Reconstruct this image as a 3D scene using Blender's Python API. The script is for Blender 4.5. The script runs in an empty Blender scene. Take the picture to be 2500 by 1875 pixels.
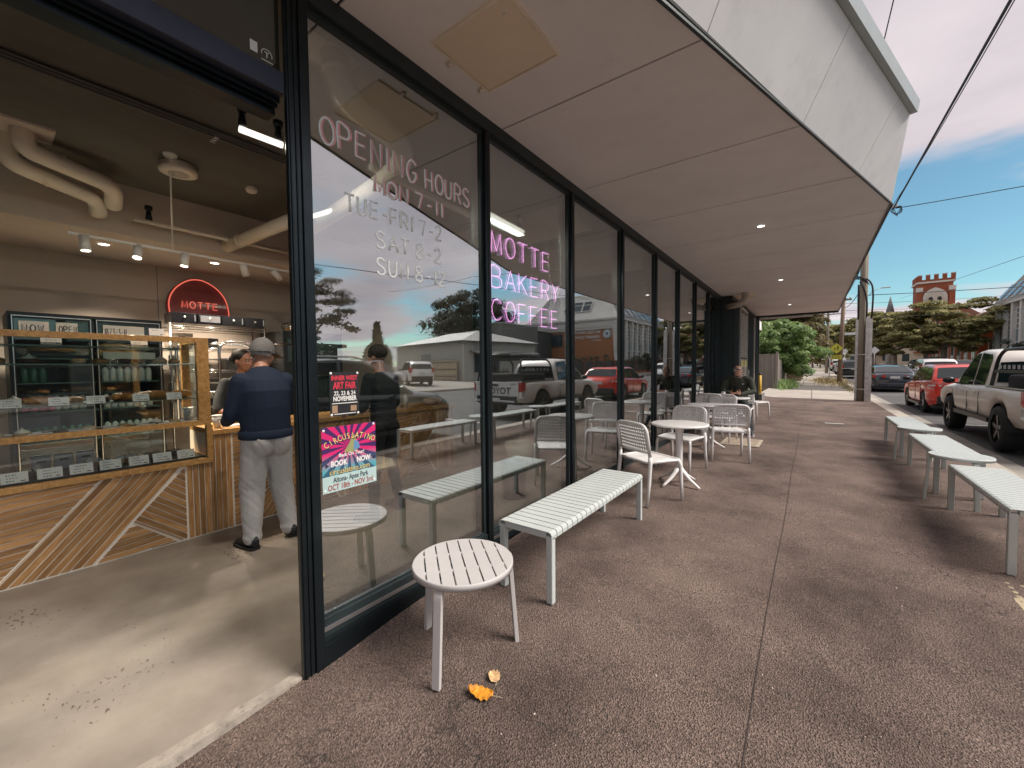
import bpy, bmesh, math, random
import numpy as np
from mathutils import Vector, Matrix, noise, Quaternion
R = math.radians
SC = bpy.context.scene
COL = SC.collection
random.seed(7)
RNG = np.random.default_rng(7)

# ---------------------------------------------------------------- camera
cam_d = bpy.data.cameras.new('camera')
cam = bpy.data.objects.new('camera', cam_d)
COL.objects.link(cam)
SC.camera = cam
YAW, PIT, ROL = R(36.4546), R(-2.3255), R(-0.5067)
_f = Vector((-math.sin(YAW)*math.cos(PIT), math.cos(YAW)*math.cos(PIT), math.sin(PIT)))
_r = Vector((math.cos(YAW), math.sin(YAW), 0))
_u = _r.cross(_f)
_rt = _r*math.cos(ROL) + _u*math.sin(ROL)
_up = _rt.cross(_f)
cam.matrix_world = Matrix(((_rt.x, _up.x, -_f.x, 2.0), (_rt.y, _up.y, -_f.y, 0.0), (_rt.z, _up.z, -_f.z, 1.5), (0, 0, 0, 1)))
cam_d.sensor_width = 36
cam_d.lens = 36*990.8/2500
cam_d.clip_start = 0.05
cam_d.clip_end = 3000

# ---------------------------------------------------------------- light
SUN_EL, SUN_AZ = R(47), R(73)      # azimuth from +Y towards +X
world = bpy.data.worlds.new('World'); SC.world = world; world.use_nodes = True
nt = world.node_tree; nt.nodes.clear()
def N(t, kind, **kw):
    n = t.nodes.new(kind)
    for k, v in kw.items():
        if k.startswith('i_'): n.inputs[k[2:].replace('_', ' ')].default_value = v
        else: setattr(n, k, v)
    return n
sky = N(nt, 'ShaderNodeTexSky', sky_type='NISHITA', sun_disc=False, sun_elevation=SUN_EL, sun_rotation=SUN_AZ)
sky.air_density = 1.0; sky.dust_density = 0.4; sky.ozone_density = 1.6
tc = N(nt, 'ShaderNodeTexCoord')
sep = N(nt, 'ShaderNodeSeparateXYZ'); nt.links.new(tc.outputs['Generated'], sep.inputs[0])
zc = N(nt, 'ShaderNodeMath', operation='MAXIMUM'); zc.inputs[1].default_value = 0.0; nt.links.new(sep.outputs['Z'], zc.inputs[0])
za = N(nt, 'ShaderNodeMath', operation='ADD'); za.inputs[1].default_value = 0.10; nt.links.new(zc.outputs[0], za.inputs[0])
dx = N(nt, 'ShaderNodeMath', operation='DIVIDE'); nt.links.new(sep.outputs['X'], dx.inputs[0]); nt.links.new(za.outputs[0], dx.inputs[1])
dy = N(nt, 'ShaderNodeMath', operation='DIVIDE'); nt.links.new(sep.outputs['Y'], dy.inputs[0]); nt.links.new(za.outputs[0], dy.inputs[1])
cmb = N(nt, 'ShaderNodeCombineXYZ'); nt.links.new(dx.outputs[0], cmb.inputs[0]); nt.links.new(dy.outputs[0], cmb.inputs[1])
mp = N(nt, 'ShaderNodeMapping'); mp.inputs['Location'].default_value = (3.1, 7.7, 0); mp.inputs['Rotation'].default_value = (0, 0, R(25)); mp.inputs['Scale'].default_value = (0.55, 0.8, 1)
nt.links.new(cmb.outputs[0], mp.inputs[0])
n1 = N(nt, 'ShaderNodeTexNoise'); n1.inputs['Scale'].default_value = 0.75; n1.inputs['Detail'].default_value = 9; n1.inputs['Roughness'].default_value = 0.52; n1.inputs['Distortion'].default_value = 0.25
nt.links.new(mp.outputs[0], n1.inputs['Vector'])
# more cloud overhead, a clearer band lower down, then a low bank (weather, all round the sky)
el = N(nt, 'ShaderNodeValToRGB'); el.color_ramp.elements[0].position = 0.0; el.color_ramp.elements[0].color = (.58,)*3+(1,)
el.color_ramp.elements[1].position = 1.0; el.color_ramp.elements[1].color = (.62,)*3+(1,)
for p, v in ((.08, .575), (.15, .535), (.24, .515), (.31, .56), (.38, .64), (.7, .70)):
    e = el.color_ramp.elements.new(p); e.color = (v, v, v, 1)
nt.links.new(zc.outputs[0], el.inputs[0])
ad = N(nt, 'ShaderNodeMath', operation='ADD'); nt.links.new(n1.outputs[0], ad.inputs[0]); nt.links.new(el.outputs[0], ad.inputs[1])
cov = N(nt, 'ShaderNodeMapRange'); cov.interpolation_type = 'SMOOTHSTEP'
cov.inputs['From Min'].default_value = 0.985; cov.inputs['From Max'].default_value = 1.10
nt.links.new(ad.outputs[0], cov.inputs['Value'])
n2 = N(nt, 'ShaderNodeTexNoise'); n2.inputs['Scale'].default_value = 1.9; n2.inputs['Detail'].default_value = 7
nt.links.new(mp.outputs[0], n2.inputs['Vector'])
cr = N(nt, 'ShaderNodeValToRGB'); cr.color_ramp.elements[0].position = .32; cr.color_ramp.elements[0].color = (5.0, 4.5, 4.9, 1)
cr.color_ramp.elements[1].position = .68; cr.color_ramp.elements[1].color = (7.4, 6.7, 6.8, 1)
nt.links.new(n2.outputs[0], cr.inputs[0])
tint = N(nt, 'ShaderNodeMix', data_type='RGBA', blend_type='MULTIPLY'); tint.inputs[0].default_value = 1.0
nt.links.new(sky.outputs[0], tint.inputs[6]); tint.inputs[7].default_value = (.76, 1.02, .94, 1)
mx = N(nt, 'ShaderNodeMix', data_type='RGBA')
nt.links.new(cov.outputs[0], mx.inputs[0]); nt.links.new(tint.outputs[2], mx.inputs[6]); nt.links.new(cr.outputs[0], mx.inputs[7])
bg = N(nt, 'ShaderNodeBackground'); bg.inputs['Strength'].default_value = 0.060
nt.links.new(mx.outputs[2], bg.inputs[0])
wo = N(nt, 'ShaderNodeOutputWorld'); nt.links.new(bg.outputs[0], wo.inputs[0])

sun_d = bpy.data.lights.new('sun', 'SUN'); sun_d.energy = 2.2; sun_d.angle = R(27); sun_d.color = (1, .95, .88)
sun = bpy.data.objects.new('sun', sun_d); COL.objects.link(sun)
sdir = Vector((math.sin(SUN_AZ)*math.cos(SUN_EL), math.cos(SUN_AZ)*math.cos(SUN_EL), math.sin(SUN_EL)))
sun.rotation_euler = sdir.to_track_quat('Z', 'Y').to_euler()

SC.view_settings.view_transform = 'Standard'; SC.view_settings.look = 'None'
SC.view_settings.exposure = 1.10; SC.view_settings.gamma = 1; SC.view_settings.use_curve_mapping = False
SC.render.engine = 'CYCLES'
SC.cycles.use_denoising = True
SC.cycles.max_bounces = 8; SC.cycles.diffuse_bounces = 4; SC.cycles.glossy_bounces = 4; SC.cycles.transparent_max_bounces = 16
SC.cycles.sample_clamp_indirect = 6; SC.cycles.caustics_reflective = False; SC.cycles.caustics_refractive = False

# ---------------------------------------------------------------- materials
MATS = {}
def pm(name, base, rough=.6, metal=0., var=.12, vscale=3., bump=0., bscale=60., coat=0., rnd=0., alpha_spec=None, dirt=0., stretch=None, emis=None, estr=0.):
    if name in MATS: return MATS[name]
    m = bpy.data.materials.new(name); m.use_nodes = True; t = m.node_tree
    b = t.nodes['Principled BSDF']
    b.inputs['Roughness'].default_value = rough; b.inputs['Metallic'].default_value = metal
    if coat: b.inputs['Coat Weight'].default_value = coat; b.inputs['Coat Roughness'].default_value = .05
    if alpha_spec is not None: b.inputs['Specular IOR Level'].default_value = alpha_spec
    b.inputs['Base Color'].default_value = (*base, 1)
    tc = N(t, 'ShaderNodeTexCoord'); vec = tc.outputs['Object']
    if stretch:
        mpn = N(t, 'ShaderNodeMapping'); mpn.inputs['Scale'].default_value = stretch; t.links.new(vec, mpn.inputs[0]); vec = mpn.outputs[0]
    col = None
    if var > 0:
        n = N(t, 'ShaderNodeTexNoise'); n.inputs['Scale'].default_value = vscale; n.inputs['Detail'].default_value = 6; n.inputs['Roughness'].default_value = .6
        t.links.new(vec, n.inputs['Vector'])
        r = N(t, 'ShaderNodeValToRGB')
        r.color_ramp.elements[0].position = .3; r.color_ramp.elements[1].position = .7
        r.color_ramp.elements[0].color = (*[c*(1-var) for c in base], 1)
        r.color_ramp.elements[1].color = (*[min(1, c*(1+var)) for c in base], 1)
        t.links.new(n.outputs[0], r.inputs[0]); col = r.outputs[0]
    if rnd > 0:
        oi = N(t, 'ShaderNodeObjectInfo'); mr = N(t, 'ShaderNodeMapRange'); mr.inputs['To Min'].default_value = 1-rnd; mr.inputs['To Max'].default_value = 1+rnd
        t.links.new(oi.outputs['Random'], mr.inputs['Value'])
        hs = N(t, 'ShaderNodeHueSaturation'); t.links.new(mr.outputs[0], hs.inputs['Value'])
        if col: t.links.new(col, hs.inputs['Color'])
        else: hs.inputs['Color'].default_value = (*base, 1)
        col = hs.outputs[0]
    if dirt > 0:
        n = N(t, 'ShaderNodeTexNoise'); n.inputs['Scale'].default_value = vscale*3.3; n.inputs['Detail'].default_value = 10; n.inputs['Roughness'].default_value = .7
        t.links.new(vec, n.inputs['Vector'])
        mr = N(t, 'ShaderNodeMapRange'); mr.inputs['From Min'].default_value = .52; mr.inputs['From Max'].default_value = .72; mr.inputs['To Max'].default_value = dirt
        t.links.new(n.outputs[0], mr.inputs['Value'])
        mxx = N(t, 'ShaderNodeMix', data_type='RGBA'); t.links.new(mr.outputs[0], mxx.inputs[0])
        if col: t.links.new(col, mxx.inputs[6])
        else: mxx.inputs[6].default_value = (*base, 1)
        mxx.inputs[7].default_value = (.06, .05, .04, 1); col = mxx.outputs[2]
    if col: t.links.new(col, b.inputs['Base Color'])
    if bump > 0:
        n = N(t, 'ShaderNodeTexNoise'); n.inputs['Scale'].default_value = bscale; n.inputs['Detail'].default_value = 4
        t.links.new(vec, n.inputs['Vector'])
        bp = N(t, 'ShaderNodeBump'); bp.inputs['Strength'].default_value = bump; bp.inputs['Distance'].default_value = .01
        t.links.new(n.outputs[0], bp.inputs['Height']); t.links.new(bp.outputs[0], b.inputs['Normal'])
    if emis:
        b.inputs['Emission Color'].default_value = (*emis, 1); b.inputs['Emission Strength'].default_value = estr
    MATS[name] = m
    return m

def glass_mat(name, tint=(.82, .93, .90), refl=.4, gcol=(.93, .98, 1.0)):
    if name in MATS: return MATS[name]
    m = bpy.data.materials.new(name); m.use_nodes = True; t = m.node_tree; t.nodes.clear()
    tr = N(t, 'ShaderNodeBsdfTransparent'); tr.inputs[0].default_value = (*tint, 1)
    gl = N(t, 'ShaderNodeBsdfGlossy'); gl.inputs['Roughness'].default_value = 0.0; gl.inputs['Color'].default_value = (*gcol, 1)
    if name == 'shop_glass':      # float glass is never quite flat
        tcg = N(t, 'ShaderNodeTexCoord'); ng = N(t, 'ShaderNodeTexNoise'); ng.inputs['Scale'].default_value = 1.4; ng.inputs['Detail'].default_value = 1; t.links.new(tcg.outputs['Object'], ng.inputs['Vector'])
        bg_ = N(t, 'ShaderNodeBump'); bg_.inputs['Strength'].default_value = .05; bg_.inputs['Distance'].default_value = .02; t.links.new(ng.outputs[0], bg_.inputs['Height']); t.links.new(bg_.outputs[0], gl.inputs['Normal'])
        nr = N(t, 'ShaderNodeTexNoise'); nr.inputs['Scale'].default_value = 3; nr.inputs['Detail'].default_value = 8; t.links.new(tcg.outputs['Object'], nr.inputs['Vector'])
        mg = N(t, 'ShaderNodeMapRange'); mg.inputs['From Min'].default_value = .5; mg.inputs['From Max'].default_value = .8; mg.inputs['To Max'].default_value = .06; t.links.new(nr.outputs[0], mg.inputs['Value']); t.links.new(mg.outputs[0], gl.inputs['Roughness'])
    fr = N(t, 'ShaderNodeLayerWeight'); fr.inputs['Blend'].default_value = .35
    mr = N(t, 'ShaderNodeMapRange'); mr.inputs['To Min'].default_value = refl; mr.inputs['To Max'].default_value = min(1., refl+.45)
    t.links.new(fr.outputs['Fresnel'], mr.inputs['Value'])
    mxs = N(t, 'ShaderNodeMixShader'); t.links.new(mr.outputs[0], mxs.inputs[0]); t.links.new(tr.outputs[0], mxs.inputs[1]); t.links.new(gl.outputs[0], mxs.inputs[2])
    o = N(t, 'ShaderNodeOutputMaterial'); t.links.new(mxs.outputs[0], o.inputs[0])
    MATS[name] = m
    return m
def emat(name, col, s):
    if name in MATS: return MATS[name]
    m = bpy.data.materials.new(name); m.use_nodes = True; t = m.node_tree; t.nodes.clear()
    e = N(t, 'ShaderNodeEmission'); e.inputs[0].default_value = (*col, 1); e.inputs[1].default_value = s
    o = N(t, 'ShaderNodeOutputMaterial'); t.links.new(e.outputs[0], o.inputs[0]); MATS[name] = m
    return m

# ---------------------------------------------------------------- mesh builder
class MB:
    def __init__(s): s.v = []; s.f = []; s.m = []; s.sm = []
    def add(s, vs, fs, mi=0, smooth=False):
        o = len(s.v); s.v += [tuple(p) for p in vs]
        for f in fs: s.f.append(tuple(i+o for i in f)); s.m.append(mi); s.sm.append(smooth)
        return s
    def box(s, a, b, mi=0, rot=None, faces=None):
        x0, y0, z0 = a; x1, y1, z1 = b
        if x0 > x1: x0, x1 = x1, x0
        if y0 > y1: y0, y1 = y1, y0
        if z0 > z1: z0, z1 = z1, z0
        vs = [Vector(p) for p in ((x0, y0, z0), (x1, y0, z0), (x1, y1, z0), (x0, y1, z0), (x0, y0, z1), (x1, y0, z1), (x1, y1, z1), (x0, y1, z1))]
        if rot:
            c, M = rot; c = Vector(c); vs = [c + M @ (v-c) for v in vs]
        return s.add(vs, [(0, 3, 2, 1), (4, 5, 6, 7), (0, 1, 5, 4), (1, 2, 6, 5), (2, 3, 7, 6), (3, 0, 4, 7)], mi)
    def bar(s, p, q, w, h, mi=0, up=(0, 0, 1)):
        p, q = Vector(p), Vector(q); d = (q-p).normalized(); up = Vector(up)
        if abs(d.dot(up)) > .99: up = Vector((1, 0, 0))
        sx = d.cross(up).normalized(); sy = sx.cross(d).normalized()
        vs = []
        for c in (p, q):
            for a, b in ((-1, -1), (1, -1), (1, 1), (-1, 1)): vs.append(c + sx*(a*w/2) + sy*(b*h/2))
        return s.add(vs, [(0, 1, 2, 3), (7, 6, 5, 4), (0, 4, 5, 1), (1, 5, 6, 2), (2, 6, 7, 3), (3, 7, 4, 0)], mi)
    def tube(s, pts, r, n=10, mi=0, cap=True, flat=1.0, closed=False):
        pts = [Vector(p) for p in pts]; k = len(pts); rr = r if isinstance(r, (list, tuple)) else [r]*k
        rings = []; prev = None
        for i, p in enumerate(pts):
            if closed: d = (pts[(i+1) % k]-pts[i-1]).normalized()
            elif i == 0: d = (pts[1]-p).normalized()
            elif i == k-1: d = (p-pts[-2]).normalized()
            else: d = ((pts[i+1]-p).normalized()+(p-pts[i-1]).normalized())
            if d.length < 1e-6: d = (pts[i]-pts[i-1])
            d.normalize()
            if prev is None:
                a = Vector((0, 0, 1)) if abs(d.z) < .9 else Vector((1, 0, 0)); x = d.cross(a).normalized()
            else:
                x = prev - d*prev.dot(d)
                x = x.normalized() if x.length > 1e-6 else d.orthogonal().normalized()
            prev = x; y = d.cross(x)
            rings.append([p + x*math.cos(2*math.pi*j/n)*rr[i] + y*math.sin(2*math.pi*j/n)*rr[i]*flat for j in range(n)])
        vs = [v for rg in rings for v in rg]; fs = []
        for i in range(k if closed else k-1):
            i2 = (i+1) % k
            for j in range(n): fs.append((i*n+j, i*n+(j+1) % n, i2*n+(j+1) % n, i2*n+j))
        s.add(vs, fs, mi, True)
        if cap and not closed:
            o = len(s.v)-len(vs)
            s.f.append(tuple(o+j for j in reversed(range(n)))); s.m.append(mi); s.sm.append(False)
            s.f.append(tuple(o+(k-1)*n+j for j in range(n))); s.m.append(mi); s.sm.append(False)
        return s
    def cyl(s, c, r, h, n=24, mi=0, r2=None, axis='z'):
        c = Vector(c); d = {'x': Vector((1, 0, 0)), 'y': Vector((0, 1, 0)), 'z': Vector((0, 0, 1))}[axis]
        return s.tube([c, c+d*h], [r, r if r2 is None else r2], n, mi)
    def lathe(s, prof, c=(0, 0, 0), n=24, mi=0):
        vs = []; k = len(prof)
        for r, z in prof:
            for j in range(n): a = 2*math.pi*j/n; vs.append((c[0]+r*math.cos(a), c[1]+r*math.sin(a), c[2]+z))
        fs = [(i*n+j, i*n+(j+1) % n, (i+1)*n+(j+1) % n, (i+1)*n+j) for i in range(k-1) for j in range(n)]
        return s.add(vs, fs, mi, True)
    def prism(s, poly, a, b, axis='x', mi=0):
        """poly in the plane of the other two axes (cyclic order y,z / x,z / x,y), from a to b"""
        def P(u, v, w): return {'x': (w, u, v), 'y': (u, w, v), 'z': (u, v, w)}[axis]
        n = len(poly); vs = [P(u, v, a) for u, v in poly]+[P(u, v, b) for u, v in poly]
        fs = [tuple(reversed(range(n))), tuple(range(n, 2*n))]+[(i, (i+1) % n, n+(i+1) % n, n+i) for i in range(n)]
        return s.add(vs, fs, mi)
    def ell(s, c, r, n=12, m=8, mi=0):
        c = Vector(c); r = (r, r, r) if not isinstance(r, (tuple, list)) else r
        vs = []; fs = []
        for i in range(m+1):
            t = math.pi*i/m
            for j in range(n): a = 2*math.pi*j/n; vs.append((c[0]+r[0]*math.sin(t)*math.cos(a), c[1]+r[1]*math.sin(t)*math.sin(a), c[2]+r[2]*math.cos(t)))
        for i in range(m):
            for j in range(n): fs.append((i*n+j, (i+1)*n+j, (i+1)*n+(j+1) % n, i*n+(j+1) % n))
        return s.add(vs, fs, mi, True)
    def xf(s, M):
        s.v = [tuple(M @ Vector(p)) for p in s.v]; return s
    def mesh(s, name, mats, off=None):
        me = bpy.data.meshes.new(name)
        vs = s.v if off is None else [(p[0]-off[0], p[1]-off[1], p[2]-off[2]) for p in s.v]
        me.from_pydata(vs, [], s.f)
        for m in (mats if isinstance(mats, (list, tuple)) else [mats]): me.materials.append(m)
        me.polygons.foreach_set('material_index', s.m); me.polygons.foreach_set('use_smooth', s.sm)
        me.validate(); me.update()
        return me
    def build(s, name, mats, parent=None, world=False, bevel=0., recalc=True, clean=False):
        """world=True: vertices are world coordinates; they are stored relative to the parent"""
        off = None
        if world and parent is not None: off = root_loc(parent)
        me = s.mesh(name, mats, off)
        if recalc or clean:
            bm = bmesh.new(); bm.from_mesh(me)
            if clean: bmesh.ops.remove_doubles(bm, verts=bm.verts, dist=1e-5)
            bmesh.ops.recalc_face_normals(bm, faces=bm.faces); bm.to_mesh(me); bm.free()
        o = bpy.data.objects.new(name, me); COL.objects.link(o)
        if parent is not None: o.parent = parent
        if bevel:
            b = o.modifiers.new('b', 'BEVEL'); b.width = bevel; b.segments = 2; b.limit_method = 'ANGLE'; b.angle_limit = R(35)
            b.harden_normals = False
        return o
def root_loc(p):
    l = Vector(p.location)
    while p.parent: p = p.parent; l = l + Vector(p.location)
    return l
def tag(o, label=None, cat=None, group=None, kind=None):
    if label: o['label'] = label
    if cat: o['category'] = cat
    if group: o['group'] = group
    if kind: o['kind'] = kind
    return o
def thing(name, label, cat, loc=(0, 0, 0), rz=0, group=None):
    o = bpy.data.objects.new(name, None); COL.objects.link(o); o.empty_display_size = .1
    o.location = loc; o.rotation_euler = (0, 0, rz)
    return tag(o, label, cat, group)
def struct(name, mb, m, **k):
    o = mb.build(name, m, **k); o['kind'] = 'structure'; return o
KIDS = {}
def dup(root, loc, rz=0., label=None, scale=None):
    kids = [o for o in bpy.data.objects if o.parent == root] if root.name not in KIDS else KIDS[root.name]
    KIDS[root.name] = kids
    r = root.copy(); COL.objects.link(r); r.location = loc; r.rotation_euler = (0, 0, rz)
    if scale: r.scale = scale
    if label: r['label'] = label
    for ch in kids:
        c = ch.copy(); COL.objects.link(c); c.parent = r
        gk = KIDS.get(ch.name)
        if gk is None: gk = [o for o in bpy.data.objects if o.parent == ch]; KIDS[ch.name] = gk
        for g in gk:
            d = g.copy(); COL.objects.link(d); d.parent = c
    return r
def text_obj(body, size, M, m, parent=None, name='lettering', ext=.002, align='CENTER', world=True, sx=1., spacing=1., bold=0.):
    cu = bpy.data.curves.new('t', 'FONT'); cu.body = body; cu.size = size; cu.extrude = ext; cu.align_x = align; cu.align_y = 'CENTER'
    cu.space_character = spacing; cu.offset = bold; cu.resolution_u = 3
    t = bpy.data.objects.new('t', cu); COL.objects.link(t)
    me = bpy.data.meshes.new_from_object(t.evaluated_get(bpy.context.evaluated_depsgraph_get()))
    bpy.data.objects.remove(t); bpy.data.curves.remove(cu)
    M = Matrix(M) if not isinstance(M, Matrix) else M
    me.transform(M @ Matrix.Diagonal((sx, 1, 1, 1)))
    if parent is not None and world: me.transform(Matrix.Translation(-root_loc(parent)))
    me.materials.clear(); me.materials.append(m); me.name = name
    o = bpy.data.objects.new(name, me); COL.objects.link(o)
    if parent is not None: o.parent = parent
    return o
def frame_M(origin, ux, uy):
    """matrix taking text x,y to world directions ux, uy at origin"""
    ux = Vector(ux).normalized(); uy = Vector(uy).normalized(); uz = ux.cross(uy)
    return Matrix(((ux.x, uy.x, uz.x, origin[0]), (ux.y, uy.y, uz.y, origin[1]), (ux.z, uy.z, uz.z, origin[2]), (0, 0, 0, 1)))
def rail_pts(pts, r, n=4):
    """round the corners of a polyline"""
    pts = [Vector(p) for p in pts]; out = [pts[0]]
    for i in range(1, len(pts)-1):
        a, b, c = pts[i-1], pts[i], pts[i+1]; rr = min(r, (a-b).length*.49, (c-b).length*.49)
        p = b+(a-b).normalized()*rr; q = b+(c-b).normalized()*rr
        for k in range(n+1):
            t = k/n; out.append(p*(1-t)**2+b*2*t*(1-t)+q*t*t)
    out.append(pts[-1]); return out

def gz(x, y):
    """height of the footpath: falls to the kerb, ramped up against the shopfront"""
    if y > 1:
        h = .14*(1-math.exp(-(y-1)/4.)); h1 = .19*(1-math.exp(-(y-1)/2.))
    else: h = h1 = -.12*(1-math.exp((y-1)/1.26))
    h += (h1-h)*max(0., 1-max(x, 0)/.35)-.01*max(x, 0)
    return h + rise(y)
def rise(y):
    return .012*max(0, y-30)*min(1, max(0, (y-30)/30.)) if y < 60 else .012*(y-30)
def rz_(x, y):
    """height of the carriageway and of everything across it"""
    base = gz(4.15, y)-.13 if y < 8 else .105-.13+rise(y)
    t = max(0, min(1, (x-4.2)/6))
    far = max(0, min(1, (x-16)/10))
    return base + .10*t + .12*far

STROKE = {
 'A': [[(0, 0), (.5, 1), (1, 0)], [(.2, .38), (.8, .38)]], 'B': [[(0, 0), (0, 1), (.6, 1), (.82, .88), (.82, .66), (.6, .54), (0, .54)], [(.6, .54), (.95, .42), (.95, .14), (.65, 0), (0, 0)]],
 'C': [[(.95, .82), (.75, .97), (.45, 1), (.15, .85), (0, .5), (.15, .15), (.45, 0), (.75, .03), (.95, .18)]],
 'E': [[(.8, 1), (0, 1), (0, 0), (.8, 0)], [(0, .52), (.7, .52)]], 'F': [[(.8, 1), (0, 1), (0, 0)], [(0, .52), (.7, .52)]],
 'G': [[(.9, .85), (.6, 1), (.3, .97), (.05, .7), (.03, .35), (.3, .03), (.65, .02), (.9, .25), (.9, .45), (.55, .45)]],
 'H': [[(0, 0), (0, 1)], [(.85, 0), (.85, 1)], [(0, .5), (.85, .5)]], 'I': [[(.15, 0), (.15, 1)]],
 'K': [[(0, 0), (0, 1)], [(.85, 1), (0, .42)], [(.25, .6), (.9, 0)]], 'M': [[(0, 0), (.08, 1), (.5, .1), (.92, 1), (1, 0)]],
 'N': [[(0, 0), (0, 1), (.85, 0), (.85, 1)]], 'O': [[(.5+.5*math.cos(a*math.pi/8), .5+.5*math.sin(a*math.pi/8)) for a in range(17)]],
 'P': [[(0, 0), (0, 1), (.55, 1), (.85, .88), (.85, .6), (.55, .48), (0, .48)]],
 'R': [[(0, 0), (0, 1), (.55, 1), (.82, .88), (.82, .62), (.55, .5), (0, .5)], [(.45, .5), (.9, 0)]],
 'S': [[(.85, .85), (.6, 1), (.25, .98), (.05, .78), (.2, .58), (.65, .44), (.88, .25), (.7, .03), (.3, 0), (.02, .15)]],
 'T': [[(-.02, 1), (.95, 1)], [(.47, 1), (.47, 0)]], 'U': [[(0, 1), (0, .3), (.2, .03), (.6, .03), (.82, .3), (.82, 1)]],
 'W': [[(0, 1), (.22, 0), (.5, .8), (.78, 0), (1, 1)]], 'Y': [[(0, 1), (.45, .5), (.9, 1)], [(.45, .5), (.45, 0)]],
 '-': [[(.15, .45), (.6, .45)]], '1': [[(.3, 0), (.3, 1)]], '7': [[(0, 1), (.8, 1), (.35, 0)]],
 '2': [[(.02, .8), (.25, 1), (.6, .97), (.78, .72), (.5, .4), (.02, .02), (.85, .02)]],
 '8': [[(.42, .54), (.1, .72), (.15, .94), (.42, 1), (.7, .94), (.74, .72), (.42, .54), (.05, .32), (.08, .08), (.42, 0), (.78, .08), (.8, .32), (.42, .54)]],
 '3': [[(.05, .95), (.7, 1), (.4, .6), (.8, .35), (.6, .02), (.05, .05)]],
}
def strokes(mb, body, o, ux, uz, w, h, gap, r, flat=1., jitter=0., mi=0, n=6):
    """lettering made of bent tube; o start of the baseline, w cap width, h cap height"""
    o = Vector(o); ux = Vector(ux); uz = Vector(uz); x = 0.
    rnd = random.Random(hash(body) % 1000 if False else len(body)*13)
    for ch in body:
        if ch == ' ': x += w*.7; continue
        sc = w*(.35 if ch in 'I1' else 1.)
        wid = w*(.4 if ch in 'I1' else (.7 if ch == '-' else 1.))
        dz = rnd.uniform(-jitter, jitter)*h; tilt = rnd.uniform(-jitter, jitter)
        for st in STROKE[ch]:
            pts = []
            for u, v in st:
                uu = u*w+tilt*v*h; pts.append(o + ux*(x+uu) + uz*(v*h+dz))
            if len(pts) > 3 and ch not in 'MNWEFHK':
                pp = []
                for i in range(len(pts)-1):
                    p0 = pts[max(0, i-1)]; p1 = pts[i]; p2 = pts[i+1]; p3 = pts[min(len(pts)-1, i+2)]
                    for k in range(3):
                        t = k/3
                        pp.append(.5*((2*p1)+(p2-p0)*t+(2*p0-5*p1+4*p2-p3)*t*t+(3*p1-p0-3*p2+p3)*t**3))
                pts = pp+[pts[-1]]
            mb.tube(pts, r, n, mi, True, flat)
        x += wid+gap
    return x
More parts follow.
